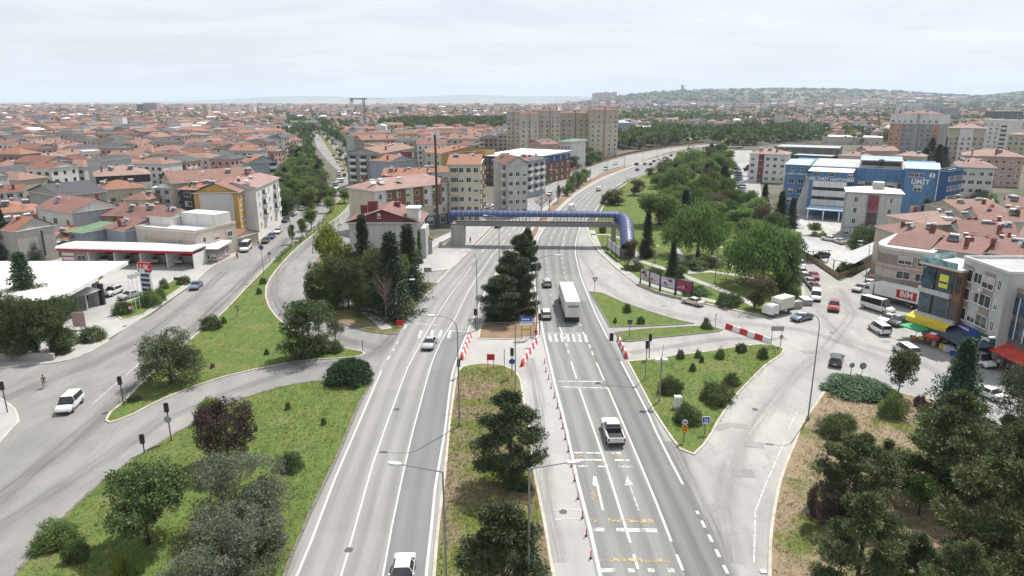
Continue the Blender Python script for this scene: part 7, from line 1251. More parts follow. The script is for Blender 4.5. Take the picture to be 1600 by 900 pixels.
def gantry():
 x, y = G(805, 622); e = empty('signal_gantry', (x, y, .12)); tag(e, 'thin dark mast with a long level arm over the concrete crossing', 'mast'); m = MB(); m.tube([(0, 0, 0), (0, 0, 10.2)], .09, M_POLE, 8, .06); m.build('pole', e)
 m = MB(); m.tube([(0, 0, 10.1), (-5.6, 0, 10.1)], .045, M_POLED, 6); m.tube([(0, 0, 10.1), (3.0, 0, 10.1)], .045, M_POLED, 6); m.build('arm', e)
gantry()
def sign(px, py, h, label, shape, w, hh, mats, z=.1, rz=0.0, posts=1, extra=None, name='road_sign', cat='sign', group=None, ground=None):
 x, y = ground or G(px, py); e = empty(name, (x, y, z), rz); tag(e, label, cat, group)
 for i in range(posts): xx = 0 if posts == 1 else (-w * .38 + i * w * .76); m = MB(); m.tube([(xx, 0, 0), (xx, 0, h - (hh * .3))], .045, M_POLED, 6); m.build('post', e)
 m = MB(); zc = h - hh / 2
 if shape == 'round': m.disc((0, -.07, zc), w / 2, .04, (0, 1, 0), mats[0], 20); 
 elif shape == 'tri': m.face([(-w / 2, -.08, zc + hh / 2), (0, -.08, zc - hh / 2), (w / 2, -.08, zc + hh / 2)], mats[0]); m.face([(-w / 2, -.06, zc + hh / 2), (w / 2, -.06, zc + hh / 2), (0, -.06, zc - hh / 2)], mats[0])
 elif shape == 'triup': m.face([(-w / 2, -.08, zc - hh / 2), (w / 2, -.08, zc - hh / 2), (0, -.08, zc + hh / 2)], mats[0]); m.face([(-w / 2, -.06, zc - hh / 2), (0, -.06, zc + hh / 2), (w / 2, -.06, zc - hh / 2)], mats[0])
 else: m.box(-w / 2, -.10, zc - hh / 2, w / 2, -.05, zc + hh / 2, mats[0])
 p = m.build('panel', e)
 if len(mats) > 1:
  m = MB()
  if shape == 'round': m.disc((0, -.095, zc), w * .36, .02, (0, 1, 0), mats[1], 18)
  elif shape in ('tri', 'triup'): k = 1 if shape == 'tri' else -1; q = [(-w * .27, -.09, zc + k * hh * .32), (0, -.09, zc - k * hh * .22), (w * .27, -.09, zc + k * hh * .32)]; m.face(q if k > 0 else q[::-1], mats[1])
  else: m.box(-w * .45, -.125, zc - hh * .42, w * .45, -.105, zc + hh * .42, mats[1])
  m.build('face', p)
 if extra: extra(e, h, zc)
 return e
def arrowr(e, h, zc):
 m = MB(); m.box(-.08, -.12, zc - .2, -.02, -.108, zc + .22, M_SIGNW); m.box(-.08, -.12, zc - .2, .2, -.108, zc - .13, M_SIGNW); m.build('arrow', e)
def chevron(e, h, zc):
 arrowr(e, h, zc); m = MB(); m.box(-.32, -.10, zc - 1.2, .32, -.05, zc - .42, M_ORA); pn = m.build('chevron_panel', e); m = MB()
 for k in range(2): z = zc - 1.1 + k * .34; m.face([(-.26, -.112, z), (0, -.112, z + .2), (.26, -.112, z), (.26, -.112, z + .14), (0, -.112, z + .34), (-.26, -.112, z + .14)], M_TRIM)
 m.build('chevrons', pn)
def parkmark(e, h, zc):
 m = MB(); m.box(-.17, -.14, zc - .1, -.10, -.128, zc + .25, M_SIGNW); m.box(.10, -.14, zc - .1, .17, -.128, zc + .25, M_SIGNW); m.box(-.12, -.14, zc + .02, .12, -.128, zc + .10, M_SIGNW); m.box(-.28, -.14, zc - .36, .28, -.128, zc - .2, M_SIGNW); m.build('symbol', e)
sign(1068, 691, 2.7, 'round blue arrow sign above an orange chevron board at the lawn tip', 'round', .62, .62, [M_SIGNW, M_SIGNB], extra=chevron, z=.1); sign(1101, 679, 2.2, 'square blue sign with white symbols near the lawn tip', 'rect', .85, .95, [M_SIGNW, M_SIGNB], extra=parkmark, z=.1)
sign(929, 456, 2.9, 'red-rimmed give-way triangle at the tip of the yield lawn', 'tri', 1.15, 1.0, [M_POLED, M_SIGNW]); sign(983, 528, 3.0, 'dark sign on a post on the narrow lawn', 'rect', .8, .7, [M_POLED]); sign(986, 428, 3.0, 'white triangular sign beside the end of the bridge ramp', 'triup', 1.3, 1.1, [M_SIGNW, W_['lightgrey']], z=.15)
sign(413, 438, 7.6, 'no-parking sign high on a tall pole beside the left street', 'round', 1.1, 1.1, [M_SIGNR, M_SIGNB], z=.12); sign(422, 412, 2.9, 'small dark triangular sign on the boulevard median', 'triup', .9, .8, [M_POLED]); sign(669, 442, 3.2, 'grey rectangular board on a post at the grove lawn', 'rect', 1.6, .9, [W_['grey']]); sign(1212, 540, 3.1, 'wide grey direction board behind the triangular lawn', 'rect', 2.0, .75, [W_['grey']], posts=2); sign(1219, 543, 2.0, 'small round sign beside the wide grey direction board', 'round', .65, .65, [W_['grey']])
sign(1328, 592, 2.3, 'small round grey sign behind the juniper bed, left', 'round', .75, .75, [W_['grey']]); sign(1345, 594, 2.5, 'larger round green-grey sign behind the juniper bed, right', 'round', .95, .95, [W_['green'], W_['grey']]); sign(126, 515, 3.0, 'pale pink board at the filling station entrance', 'rect', 2.2, 2.6, [W_['lightgrey'], W_['pink']], posts=2, name='notice_board'); 
sign(107, 560, 2.2, 'small sign before the middle of the low wall', 'rect', .5, .7, [W_['sand']], name='road_sign', ground=G(27, 562)); sign(205, 492, 1.6, 'round red and white speed sign in the station strip', 'round', .7, .7, [M_SIGNR, M_SIGNW]); sign(277, 447, 1.8, 'dark little sign at the upper end of the station strip', 'rect', 1.0, .6, [M_POLED])
sign(767, 578, 2.3, 'red square board on two legs at the top of the median lawn', 'rect', 1.1, .9, [M_SIGNR], posts=2, z=.12); sign(625, 512, 1.2, 'red and white road works board at the corner of the grove lawn', 'rect', 1.2, .9, [M_SIGNR], posts=2, z=.12); sign(788, 577, 3.0, 'thin grey post near the red square board', 'rect', .12, .5, [M_POLE], name='post', cat='post', z=.12); sign(567, 550, 1.9, 'thin post at the right tip of the wedge lawn', 'rect', .12, .5, [M_POLED], name='post', cat='post'); sign(1117, 514, 2.6, 'thin post at the right tip of the narrow lawn', 'rect', .12, .5, [M_POLED], name='post', cat='post')
def dirsign():
 x, y = G(822, 530); e = empty('direction_sign', (x, y, .12)); tag(e, 'blue and white direction sign with a yellow board beneath, by the pines', 'sign')
 for s in (-.7, .7): m = MB(); m.tube([(s, 0, 0), (s, 0, 3.3)], .05, M_POLED, 6); m.build('post', e)
 m = MB(); m.box(-.95, -.1, 2.9, .95, -.05, 3.75, M_SIGNB); m.box(-.95, -.1, 2.2, .95, -.05, 2.9, M_SIGNW); p = m.build('panel', e); blur(p, -.75, .3, 3.15, .3, -.125); m = MB(); m.box(-.95, -.1, 1.4, .95, -.05, 1.75, plain('sign_yellow', (.50, .33, .04), .5)); m.build('lower_panel', e)
 m = MB(); m.disc((1.55, -.1, 1.2), .3, .04, (0, 1, 0), M_SIGNR, 16); m.build('round_sign', e)
dirsign()
def campole():
 x, y = G(1030, 628); e = empty('camera_pole', (x, y, .1)); tag(e, 'grey pole with two white floodlight boxes on the triangular lawn', 'pole'); m = MB(); m.tube([(0, 0, 0), (0, 0, 5.6)], .11, M_POLE, 8, .09); m.tube([(0, 0, 5.5), (.1, 0, 7.6)], .03, M_POLED, 5); m.build('pole', e); m = MB(); m.box(-.9, -.1, 5.5, .9, .0, 5.6, M_POLE); m.build('cross_bar', e)
 for s in (-.6, .35): m = MB(); m.box(s - .3, -.45, 5.55, s + .3, .1, 5.85, M_LAMPW); m.build('floodlight', e)
campole()
def cabinet(px, py, w, d, h, label, mat, name='cabinet', z=.1, rz=0.0, cap=True):
 x, y = G(px, py); e = empty(name, (x, y, z), rz); tag(e, label, name.split('_')[-1]); m = MB(); m.box(-w / 2, 0, 0, w / 2, d, h, mat); m.build('body', e)
 if cap: m = MB(); m.box(-w / 2 - .05, -.05, h, w / 2 + .05, d + .05, h + .08, M_LAMPW); m.build('lid', e)
cabinet(1059, 640, .75, .6, 1.5, 'white electrical cabinet on the triangular lawn', M_SIGNW, 'electrical_cabinet'); cabinet(661, 457, .8, .6, 1.6, 'dark green bin on the grove lawn near the highway', W_['dark'], 'litter_bin'); cabinet(1246, 483, 2.2, 1.2, 1.3, 'grey steel waste container behind the box truck', W_['grey'], 'waste_container', rz=.3, cap=False); cabinet(1263, 478, 1.6, 2.6, 1.0, 'grey trailer box parked beside the white panel van', W_['grey'], 'trailer_box'); cabinet(1427, 478, 2.6, 1.2, 1.1, 'cream planter box under the yellow shop banner', W_['cream'], 'planter_box', rz=-.3, cap=False)
cabinet(1194, 897, .5, .4, .12, 'white slab lying at the kerb in the lower right', M_SIGNW, 'concrete_slab', z=.03, cap=False)
def barrier_row(a, b, label, group, bl=1.15, first=0):
 a, b = Vector(G(*a)), Vector(G(*b)); d = b - a; n = max(2, round(d.length / bl)); ang = math.atan2(d.y, d.x); ms = [M_SIGNR, M_SIGNW]
 for i in range(n):
  k = (i + first) % 2; key = ('barrier', k, round(d.length / n, 2))
  if key not in WINC: m = MB(); l = d.length / n * .96; m.face([], ms[k]) if False else None; [m.face([(s * l / 2, -.26, 0), (s * l / 2, .26, 0), (s * l / 2, .12, .5), (s * l / 2, .10, .85), (s * l / 2, -.10, .85), (s * l / 2, -.12, .5)][::s], ms[k]) for s in (-1, 1)]; pr = [(-.26, 0), (-.12, .5), (-.10, .85), (.10, .85), (.12, .5), (.26, 0)]; [m.face([(-l / 2, *p), (l / 2, *p), (l / 2, *q), (-l / 2, *q)], ms[k]) for p, q in zip(pr[:-1], pr[1:])]; WINC[key] = m.mesh('traffic_barrier')
  p = a + d * ((i + .5) / n); o = child('traffic_barrier', WINC[key], None, (p.x, p.y, .04), ang); tag(o, ('red ' if k == 0 else 'white ') + label, 'barrier', group)
barrier_row((721, 563), (735, 527), 'plastic barrier block in the row left of the concrete crossing', 'barrier row left of the concrete crossing'); barrier_row((815, 573), (840, 532), 'plastic barrier block in the row right of the concrete crossing', 'barrier row right of the concrete crossing'); barrier_row((966, 531), (979, 561), 'plastic barrier block at the edge of the right carriageway', 'barrier row at the edge of the right carriageway'); barrier_row((1134, 513), (1204, 537), 'plastic barrier block closing the side road by the square', 'barrier row closing the side road by the square', 1.5)
for i, (px, py) in enumerate(((853, 568), (855, 581), (859, 593), (863, 607), (868, 622), (873, 638), (878, 654), (881, 670), (885, 687), (890, 706), (895, 729), (900, 752), (905, 780), (912, 810), (918, 838), (925, 873))):
 key = 'delineator'
 if key not in WINC: m = MB(); m.tube([(0, 0, 0), (0, 0, .75)], .05, M_SIGNR, 8); m2 = MB(); m2.disc((0, 0, .03), .13, .06, (0, 0, 1), M_TRIM, 12); WINC[key] = (m.mesh('post'), m2.mesh('foot'))
 e = empty('delineator_post', (*G(px - 2, py), .045)); tag(e, 'dark red flexible post in the line beside the white edge line', 'delineator', 'delineator posts along the concrete lane'); child('post', WINC[key][0], e); child('foot', WINC[key][1], e)
MBILL = [plain('poster_grey', (.42, .40, .40), .4, var=.5, scale=.9), plain('poster_pale', (.50, .42, .44), .4, var=.45, scale=1.3), plain('poster_lilac', (.46, .42, .50), .4, var=.4, scale=1.1), plain('poster_maroon', (.24, .03, .10), .4, var=.5, scale=.8)]
pts = [(1000, 443), (1015, 449), (1031, 456), (1055, 462), (1081, 468)]
for i in range(4):
 a, b = Vector(G(*pts[i])), Vector(G(*pts[i + 1])); d = b - a; L = d.length; e = empty('billboard', (a.x, a.y, .12), math.atan2(d.y, d.x)); tag(e, ('leftmost pale grey billboard by the park kerb', 'pale pinkish billboard, second from the left by the park kerb', 'lilac billboard left of the maroon one', 'maroon billboard beside the stopped cream saloon')[i], 'billboard')
 m = MB(); m.box(.1, -.08, 1.1, L - .1, .08, 3.3, M_TRIM); fr = m.build('frame', e); m = MB(); m.box(.2, -.11, 1.2, L - .2, -.085, 3.2, MBILL[i]); m.build('poster', fr)
 m = MB(); r_ = random.Random(i)
 for k in range(4): x0 = .4 + (L - 1.6) * k / 4; z0 = r_.uniform(1.4, 2.4); m.box(x0, -.125 - k * .003, z0, x0 + r_.uniform(.4, 1.1), -.112 - k * .003, z0 + r_.uniform(.15, .6), r_.choice([M_SIGNW, M_TRIM, W_['maroon'], W_['pink']]))
 m.build('printed_shapes', fr)
 for x in (.1, L - .1): m = MB(); m.box(x - .09, -.12, 0, x + .09, .12, 3.5, M_TRIM); m.build('post', e)
pts = [(949, 393), (956, 398), (962, 403), (969, 409)]
for i in range(3):
 a, b = Vector(G(*pts[i])), Vector(G(*pts[i + 1])); d = b - a; L = d.length; e = empty('billboard', (a.x, a.y, .12), math.atan2(d.y, d.x)); tag(e, ('farthest', 'middle', 'nearest')[i] + ' of the three panels standing beside the bridge ramp', 'billboard'); m = MB(); m.box(.1, -.06, 1.0, L - .1, .06, 3.2, W_['lightgrey']); m.build('panel', e)
 for x in (.05, L - .05): m = MB(); m.box(x - .07, -.1, 0, x + .07, .1, 3.5, M_TRIM); m.build('post', e)
def run_wall(name, pts, h, t, m, label, cat, step=4, ground=False, z=0.0):
 P_ = smooth_poly(pts if ground else [G(*p) for p in pts], False, step); mb = MB(); lf = offset_line(P_, t / 2); rt = offset_line(P_, -t / 2)
 for i in range(len(P_) - 1):
  for q in ([lf[i], lf[i + 1]], [rt[i + 1], rt[i]]): mb.face([(*q[0], z), (*q[1], z), (*q[1], z + h), (*q[0], z + h)][::-1], m)
  mb.face([(*lf[i], z + h), (*lf[i + 1], z + h), (*rt[i + 1], z + h), (*rt[i], z + h)][::-1], m)
 return tag(mb.build(name), label, cat)
def offset_line(p, d):
 out = []
 for i in range(len(p)):
  a = Vector(p[max(0, i - 1)]); b = Vector(p[min(len(p) - 1, i + 1)]); t = (b - a).normalized(); out.append((p[i][0] - t.y * d, p[i][1] + t.x * d))
 return out
run_wall('retaining_wall', [(793, 327), (820, 307), (857, 284), (905, 262), (945, 250), (985, 240), (1045, 229), (1100, 223)], 1.3, .5, W_['brown'], 'long low brown retaining wall along the left edge of the far highway', 'wall')
run_wall('sheet_fence', [(1252, 398), (1277, 414), (1310, 437), (1366, 414)], 1.3, .06, plain('rusty_fence', (.26, .19, .12), .9, var=.5, scale=3), 'rusty fence around the corner of the car park', 'fence', 2)
run_wall('garden_wall', [(664, 400), (690, 384), (712, 372)], 1.2, .3, W_['white'], 'white wall stub between the annex and the bridge pier', 'wall')
def mast():
 x, y = G(684, 357); h = top_z(y, 206); e = empty('cell_mast', (x, y, 0)); tag(e, 'tall rusty brown cell mast with white antennas behind the annex', 'mast'); m = MB(); m.tube([(0, 0, 0), (0, 0, h * .97)], .42, plain('mast_rust', (.085, .055, .045), .8), 12, .30); m.build('pole', e)
 m = MB(); m.disc((0, 0, h * .93), .9, .1, (0, 0, 1), M_POLED, 14); m.disc((0, 0, h * .97), .9, .1, (0, 0, 1), M_POLED, 14); m.build('platform', e)
 for k in range(6): a = k * math.pi / 3; m = MB(); m.box(math.cos(a) * 1.1 - .18, math.sin(a) * 1.1 - .12, h * .925, math.cos(a) * 1.1 + .18, math.sin(a) * 1.1 + .12, h, M_LAMPW); m.build('antenna', e)
mast()
def crane():
 x, y = G(571, 208); z1 = top_z(y, 153); e = empty('tower_crane', (x, y, 0)); tag(e, 'tower crane standing above the far end of the boulevard', 'crane'); MY = plain('crane_grey', (.16, .165, .17), .6)
 m = MB()
 for sx in (-.9, .9):
  for sy in (-.9, .9): m.box(sx - .26, sy - .26, 0, sx + .26, sy + .26, z1, MY)
 k = 0; z = 0
 while z < z1 - 2: m.tube([(-.9, -.9, z), (.9, -.9, z + 2)], .1, MY, 4); m.tube([(.9, -.9, z), (-.9, -.9, z + 2)], .1, MY, 4); m.tube([(.9, -.9, z), (.9, .9, z + 2)], .1, MY, 4); z += 2
 m.build('mast', e); m = MB(); m.box(-16, -.6, z1 - 1.7, 4, .6, z1 - .3, MY); m.box(4, -.3, z1 - 1.3, 26, .3, z1 - 1.0, MY); m.tube([(0, 0, z1 + 1.8), (20, 0, z1 - 1)], .1, MY, 4); m.build('jib', e); m = MB(); m.box(-15.5, -1, z1 - 4.2, -12.5, 1, z1 - 1.3, W_['grey']); m.build('counterweight', e)
crane()
MG = plain('green_awning', (.03, .32, .12), .6); MBL = plain('blue_tarp', (.02, .13, .55), .5); MY_ = plain('orange_fruit', (.65, .33, .03), .7, var=.5, scale=6); MRW = plain('red_cloth', (.55, .06, .06), .6)
def parasol(px, py, w, z, m, label, round_=False, py_is_top=True):
 x, y = G(px, py, z); e = empty('market_parasol', (x, y, .03), .35); tag(e, label, 'parasol'); n = 14 if round_ else 4; P_ = [(w / 2 * (1 if round_ else 1.3) * math.cos(2 * math.pi * (i + .5) / n), w / 2 * (1 if round_ else 1.3) * math.sin(2 * math.pi * (i + .5) / n), z - .35) for i in range(n)]; mb = MB()
 for i in range(n):
  j = (i + 1) % n; mb.face([P_[i], P_[j], (0, 0, z)], m if not round_ or i % 14 < 14 else M_SIGNW); mb.face([P_[j], P_[i], (P_[i][0], P_[i][1], z - .55), (P_[j][0], P_[j][1], z - .55)], m)
 c = mb.build('canopy', e); mb = MB(); mb.tube([(0, 0, 0), (0, 0, z)], .04, M_POLE, 6); mb.build('pole', e)
 if round_: mb = MB(); mb.disc((0, 0, z - .05), w * .24, .1, (0, 0, 1), M_SIGNW, 14); mb.build('white_ring', c)
parasol(1434, 507, 4.0, 2.6, MG, 'square green market parasol next to the dark grey car'); parasol(1459, 521, 2.2, 2.3, MRW, 'round red and white parasol over the fruit stall', True)
a, b, c = G3(1456, 509, 2.6), G3(1486, 502, 3.1), G3(1507, 527, 2.6); 
e = empty('market_awning', (a[0], a[1], 0)); tag(e, 'bright blue tarpaulin roof of the street market', 'awning'); m = MB(); q = [(0, 0, 2.4), (c[0] - a[0], c[1] - a[1], 2.4), (c[0] - a[0] + 2.2, c[1] - a[1] + 3.4, 3.0), (2.0, 3.6, 3.0)]; m.face(q, MBL); m.face([(x, y, z - .05) for x, y, z in q][::-1], MBL); m.build('tarpaulin', e)
for x, y, z in q: m = MB(); m.tube([(x, y, 0), (x, y, z)], .04, M_POLE, 6); m.build('pole', e)
e = empty('fruit_stall', (*G(1452, 538), .03), -.42); tag(e, 'long stall table piled with orange and yellow fruit crates', 'stall'); m = MB(); m.box(-2.6, -.6, .55, 2.6, .8, .65, W_['brown']); m.build('table_top', e)
for x in (-2.4, 2.4):
 for y in (-.5, .7): m = MB(); m.box(x - .05, y - .05, 0, x + .05, y + .05, .55, W_['brown']); m.build('leg', e)
fx, fy = G(1452, 538); ca, sa = math.cos(-.42), math.sin(-.42); mats_f = [MY_, plain('green_fruit', (.10, .22, .04), .8, var=.5, scale=6), plain('yellow_fruit', (.62, .48, .06), .7, var=.4, scale=6), MRW]
for i in range(10):
 u = -2.3 + (i % 5) * 1.05; v = -.32 + (i // 5) * .65; mm = mats_f[(0, 2, 0, 0, 2, 1, 0, 3, 2, 1)[i]]; e = empty('fruit_crate', (fx + u * ca - v * sa, fy + u * sa + v * ca, .68), -.42); tag(e, ('crate of orange fruit' if mm is MY_ else 'crate of yellow fruit' if mm.name == 'yellow_fruit' else 'crate of green produce' if mm.name == 'green_fruit' else 'crate of red fruit') + ' on the stall table under the parasols', 'crate', 'fruit crates on the stall table')
 m = MB(); m.box(-.45, -.28, 0, .45, .28, .10, W_['brown']); m.box(-.45, -.28, .1, -.41, .28, .22, W_['brown']); m.box(.41, -.28, .1, .45, .28, .22, W_['brown']); m.build('box', e); m = MB(); r_ = random.Random(i)
 for k in range(18): m.tube([(r_.uniform(-.36, .36), r_.uniform(-.2, .2), .12), (r_.uniform(-.36, .36), r_.uniform(-.2, .2), .30)], .075, mm, 5)
 m.build('fruit', e)
for i, (px, py, mm, l) in enumerate(((1459, 541, W_['beige'], 'upright brown sack at the corner of the fruit stall'), (1470, 547, plain('sack_yellow', (.55, .36, .05), .8), 'yellow sack between fruit stall and white freezer'), (1443, 521, W_['dark'], 'dark covered produce rack behind the fruit stall'))):
 e = empty('sack', (*G(px, py), .03)); tag(e, l, 'sack'); m = MB(); m.tube([(0, 0, 0), (0, 0, .2), (.02, 0, .8), (0, 0, 1.05)], [.25, .33, .30, .18], mm, 10); m.build('body', e); m = MB(); m.tube([(0, 0, 1.05), (0, 0, 1.15)], .08, mm, 8); m.build('neck', e)
for i, (px, py, l, mm) in enumerate(((1481, 550, 'white ice cream freezer at the foot of the market awnings', M_SIGNW), (1492, 556, 'blue and white freezer chest right of the white one', M_SIGNB))):
 e = empty('freezer_chest', (*G(px, py), .03), -.5); tag(e, l, 'freezer'); m = MB(); m.box(-.7, -.35, .08, .7, .35, .9, mm); m.build('body', e); m = MB(); m.box(-.72, -.37, .9, .72, .37, 1.0, M_SIGNW); m.build('lid', e)
M_SKIN = plain('skin', (.42, .25, .17), .6); M_HAIR = plain('dark_hair', (.03, .02, .015), .8)
def skinobj(name, V, E, rad, mat, parent):
 me = bpy.data.meshes.new(name); me.from_pydata(V, E, []); me.materials.append(mat); o = bpy.data.objects.new(name, me); COL.objects.link(o); o.parent = parent
 sk = o.modifiers.new('skin', 'SKIN'); sk.use_smooth_shade = True
 for v, r_ in zip(me.skin_vertices[0].data, rad): v.radius = (r_, r_)
 me.skin_vertices[0].data[0].use_root = True; o.modifiers.new('sub', 'SUBSURF').render_levels = 1; return o
def person(px, py, label, shirt, trousers, rz=0.0, pose='stand', z=.04, ground=None, zoff=0.0):
 x, y = ground or G(px, py); e = empty('person', (x, y, z + zoff), rz); tag(e, label, 'person'); k = .10 if pose == 'walk' else 0
 if pose == 'sit': hz_, kn, an = .62, [(.10, .38, .60), (-.10, .38, .60)], [(.12, .42, .14), (-.12, .30, .22)]
 else: hz_, kn, an = .92, [(.10, .04 + k, .50), (-.10, .04 - k, .50)], [(.11, k * 1.6, .08), (-.11, -k * 2.2, .10)]
 tip = .12 if pose == 'sit' else 0; s = hz_
 V = [(0, 0, s), (0, tip * .5, s + .25), (0, tip, s + .48), (0, tip * 1.2, s + .56), (0, tip * 1.4, s + .68), (0, tip * 1.4 + .01, s + .78)]
 E = [(0, 1), (1, 2), (2, 3), (3, 4), (4, 5)]; Rr = [.13, .12, .13, .05, .09, .085]
 for i, sx in enumerate((1, -1)):
  b0 = len(V); V += [(sx * .19, tip, s + .48), (sx * .24, tip + (.16 if pose == 'sit' else .02), s + .22), (sx * .22, tip + (.40 if pose == 'sit' else .10), s + (.22 if pose == 'sit' else 0)), (sx * .22, tip + (.47 if pose == 'sit' else .12), s + (.22 if pose == 'sit' else -.08))]; E += [(2, b0), (b0, b0 + 1), (b0 + 1, b0 + 2), (b0 + 2, b0 + 3)]; Rr += [.06, .045, .035, .03]
  b1 = len(V); V += [(sx * .10, 0, s - .04), kn[i], an[i], (an[i][0], an[i][1] + .14, an[i][2] - .04)]; E += [(0, b1), (b1, b1 + 1), (b1 + 1, b1 + 2), (b1 + 2, b1 + 3)]; Rr += [.095, .065, .042, .04]
 skinobj('body', V, E, Rr, M_SKIN, e)
 skinobj('shirt', [(0, 0, s + .02), (0, tip * .5, s + .25), (0, tip, s + .46)] + [p for sx in (1, -1) for p in ((sx * .19, tip, s + .47), (sx * .235, tip + (.12 if pose == 'sit' else .02), s + .27))], [(0, 1), (1, 2), (2, 3), (3, 4), (2, 5), (5, 6)], [.15, .14, .145, .08, .06, .08, .06], shirt, e)
 skinobj('trousers', [(0, 0, s - .02)] + [p for i, sx in enumerate((1, -1)) for p in ((sx * .10, 0, s - .06), kn[i], an[i])], [(0, 1), (1, 2), (2, 3), (0, 4), (4, 5), (5, 6)], [.145, .11, .08, .055, .11, .08, .055], trousers, e)
 m = MB(); cz = s + .80; m.tube([(0, tip * 1.4 - .02, cz - .10), (0, tip * 1.4 - .015, cz), (0, tip * 1.4 - .01, cz + .06), (0, tip * 1.4, cz + .085)], [.09, .098, .075, .03], M_HAIR, 10); m.build('hair', e, smooth=True); return e
SH = {k: plain('cloth_' + k, c, .9) for k, c in dict(white=(.55, .55, .53), dark=(.03, .03, .035), blue=(.05, .09, .2), red=(.4, .05, .05), grey=(.2, .2, .2), khaki=(.25, .2, .12)).items()}
person(735, 380, 'person in dark clothes walking beside the left bridge pier', SH['dark'], SH['dark'], 2.6, 'walk'); person(1425, 512, 'person seated low beside the green parasol in a blue top', SH['blue'], SH['grey'], 1.0, 'sit', zoff=-.15); person(1558, 577, 'person in a white shirt behind the white panel van', SH['white'], SH['dark'], 2.8, 'walk'); person(1572, 584, 'person in a pale shirt at the red awning', SH['khaki'], SH['dark'], .5, 'walk'); person(1586, 588, 'person in dark blue near the right picture edge', SH['blue'], SH['dark'], 1.2)
person(137, 470, 'person in red standing under the station shelter', SH['red'], SH['dark'], .4); person(371, 405, 'person in black waiting at the kerb before the white minibus', SH['dark'], SH['dark'], .2); person(404, 384, 'person in white beside the dark parked car', SH['white'], SH['blue'], .8)
def scooter():
 x, y = G(70, 606); e = empty('bicycle', (x, y, .04), R(200)); tag(e, 'pale bicycle ridden across the left junction', 'bicycle'); MF = plain('bike_frame', (.55, .55, .55), .4)
 for s in (-.52, .52):
  w_ = MB(); w_.tube([(0, s + .33 * math.cos(t), .34 + .33 * math.sin(t)) for t in [2 * math.pi * i / 18 for i in range(19)]], .022, M_TYRE, 5); wo_ = w_.build('wheel', e); h_ = MB()
  for i in range(6): t = math.pi * i / 6; h_.tube([(0, s - .32 * math.cos(t), .34 - .32 * math.sin(t)), (0, s + .32 * math.cos(t), .34 + .32 * math.sin(t))], .006, MF, 3)
  h_.build('spokes', wo_)
 m = MB(); m.tube([(0, -.52, .34), (0, -.1, .32), (0, .38, .78), (0, -.18, .80), (0, -.1, .32)], .022, MF, 6); m.tube([(0, -.18, .8), (0, -.52, .34)], .018, MF, 6); m.tube([(0, .52, .34), (0, .36, .95)], .02, MF, 6); m.build('frame', e)
 m = MB(); m.tube([(-.28, .3, .98), (0, .38, .96), (.28, .3, .98)], .018, M_TRIM, 6); m.build('handlebar', e); m = MB(); m.box(-.08, -.32, .86, .08, -.05, .92, M_TRIM); m.build('saddle', e)
 person(0, 0, 'person with dark top riding the pale bicycle on the left street', SH['dark'], SH['khaki'], R(200), 'sit', ground=(x + .18 * math.sin(R(200)), y - .18 * math.cos(R(200)) ), zoff=.34)
scooter()
def inside(x, y, P_):
 ins = False
 for i in range(len(P_)):
  (x1, y1), (x2, y2) = P_[i - 1], P_[i]
  if (y1 > y) != (y2 > y) and x < (x2 - x1) * (y - y1) / (y2 - y1) + x1: ins = not ins
 return ins
OCC = []   # discs already built on
for o in list(COL.objects):
 if o.parent is None and o.type == 'EMPTY' and any(c.name.startswith(('wall', 'roof')) for c in o.children):
  bb = [c for c in o.children if c.name.startswith('wall')] or list(o.children); c0 = bb[0]; xs = [v.co.x for v in c0.data.vertices]; ys = [v.co.y for v in c0.data.vertices]; rz = o.rotation_euler.z
  cx, cy = (min(xs) + max(xs)) / 2, (min(ys) + max(ys)) / 2; wx, wy = max(xs) - min(xs), max(ys) - min(ys)
  for k in (-.33, 0, .33): lx, ly = (cx + k * wx, cy) if wx > wy else (cx, cy + k * wy); OCC.append((o.location.x + lx * math.cos(rz) - ly * math.sin(rz), o.location.y + lx * math.sin(rz) + ly * math.cos(rz), max(min(wx, wy) / 2, max(wx, wy) / 5) + 1))
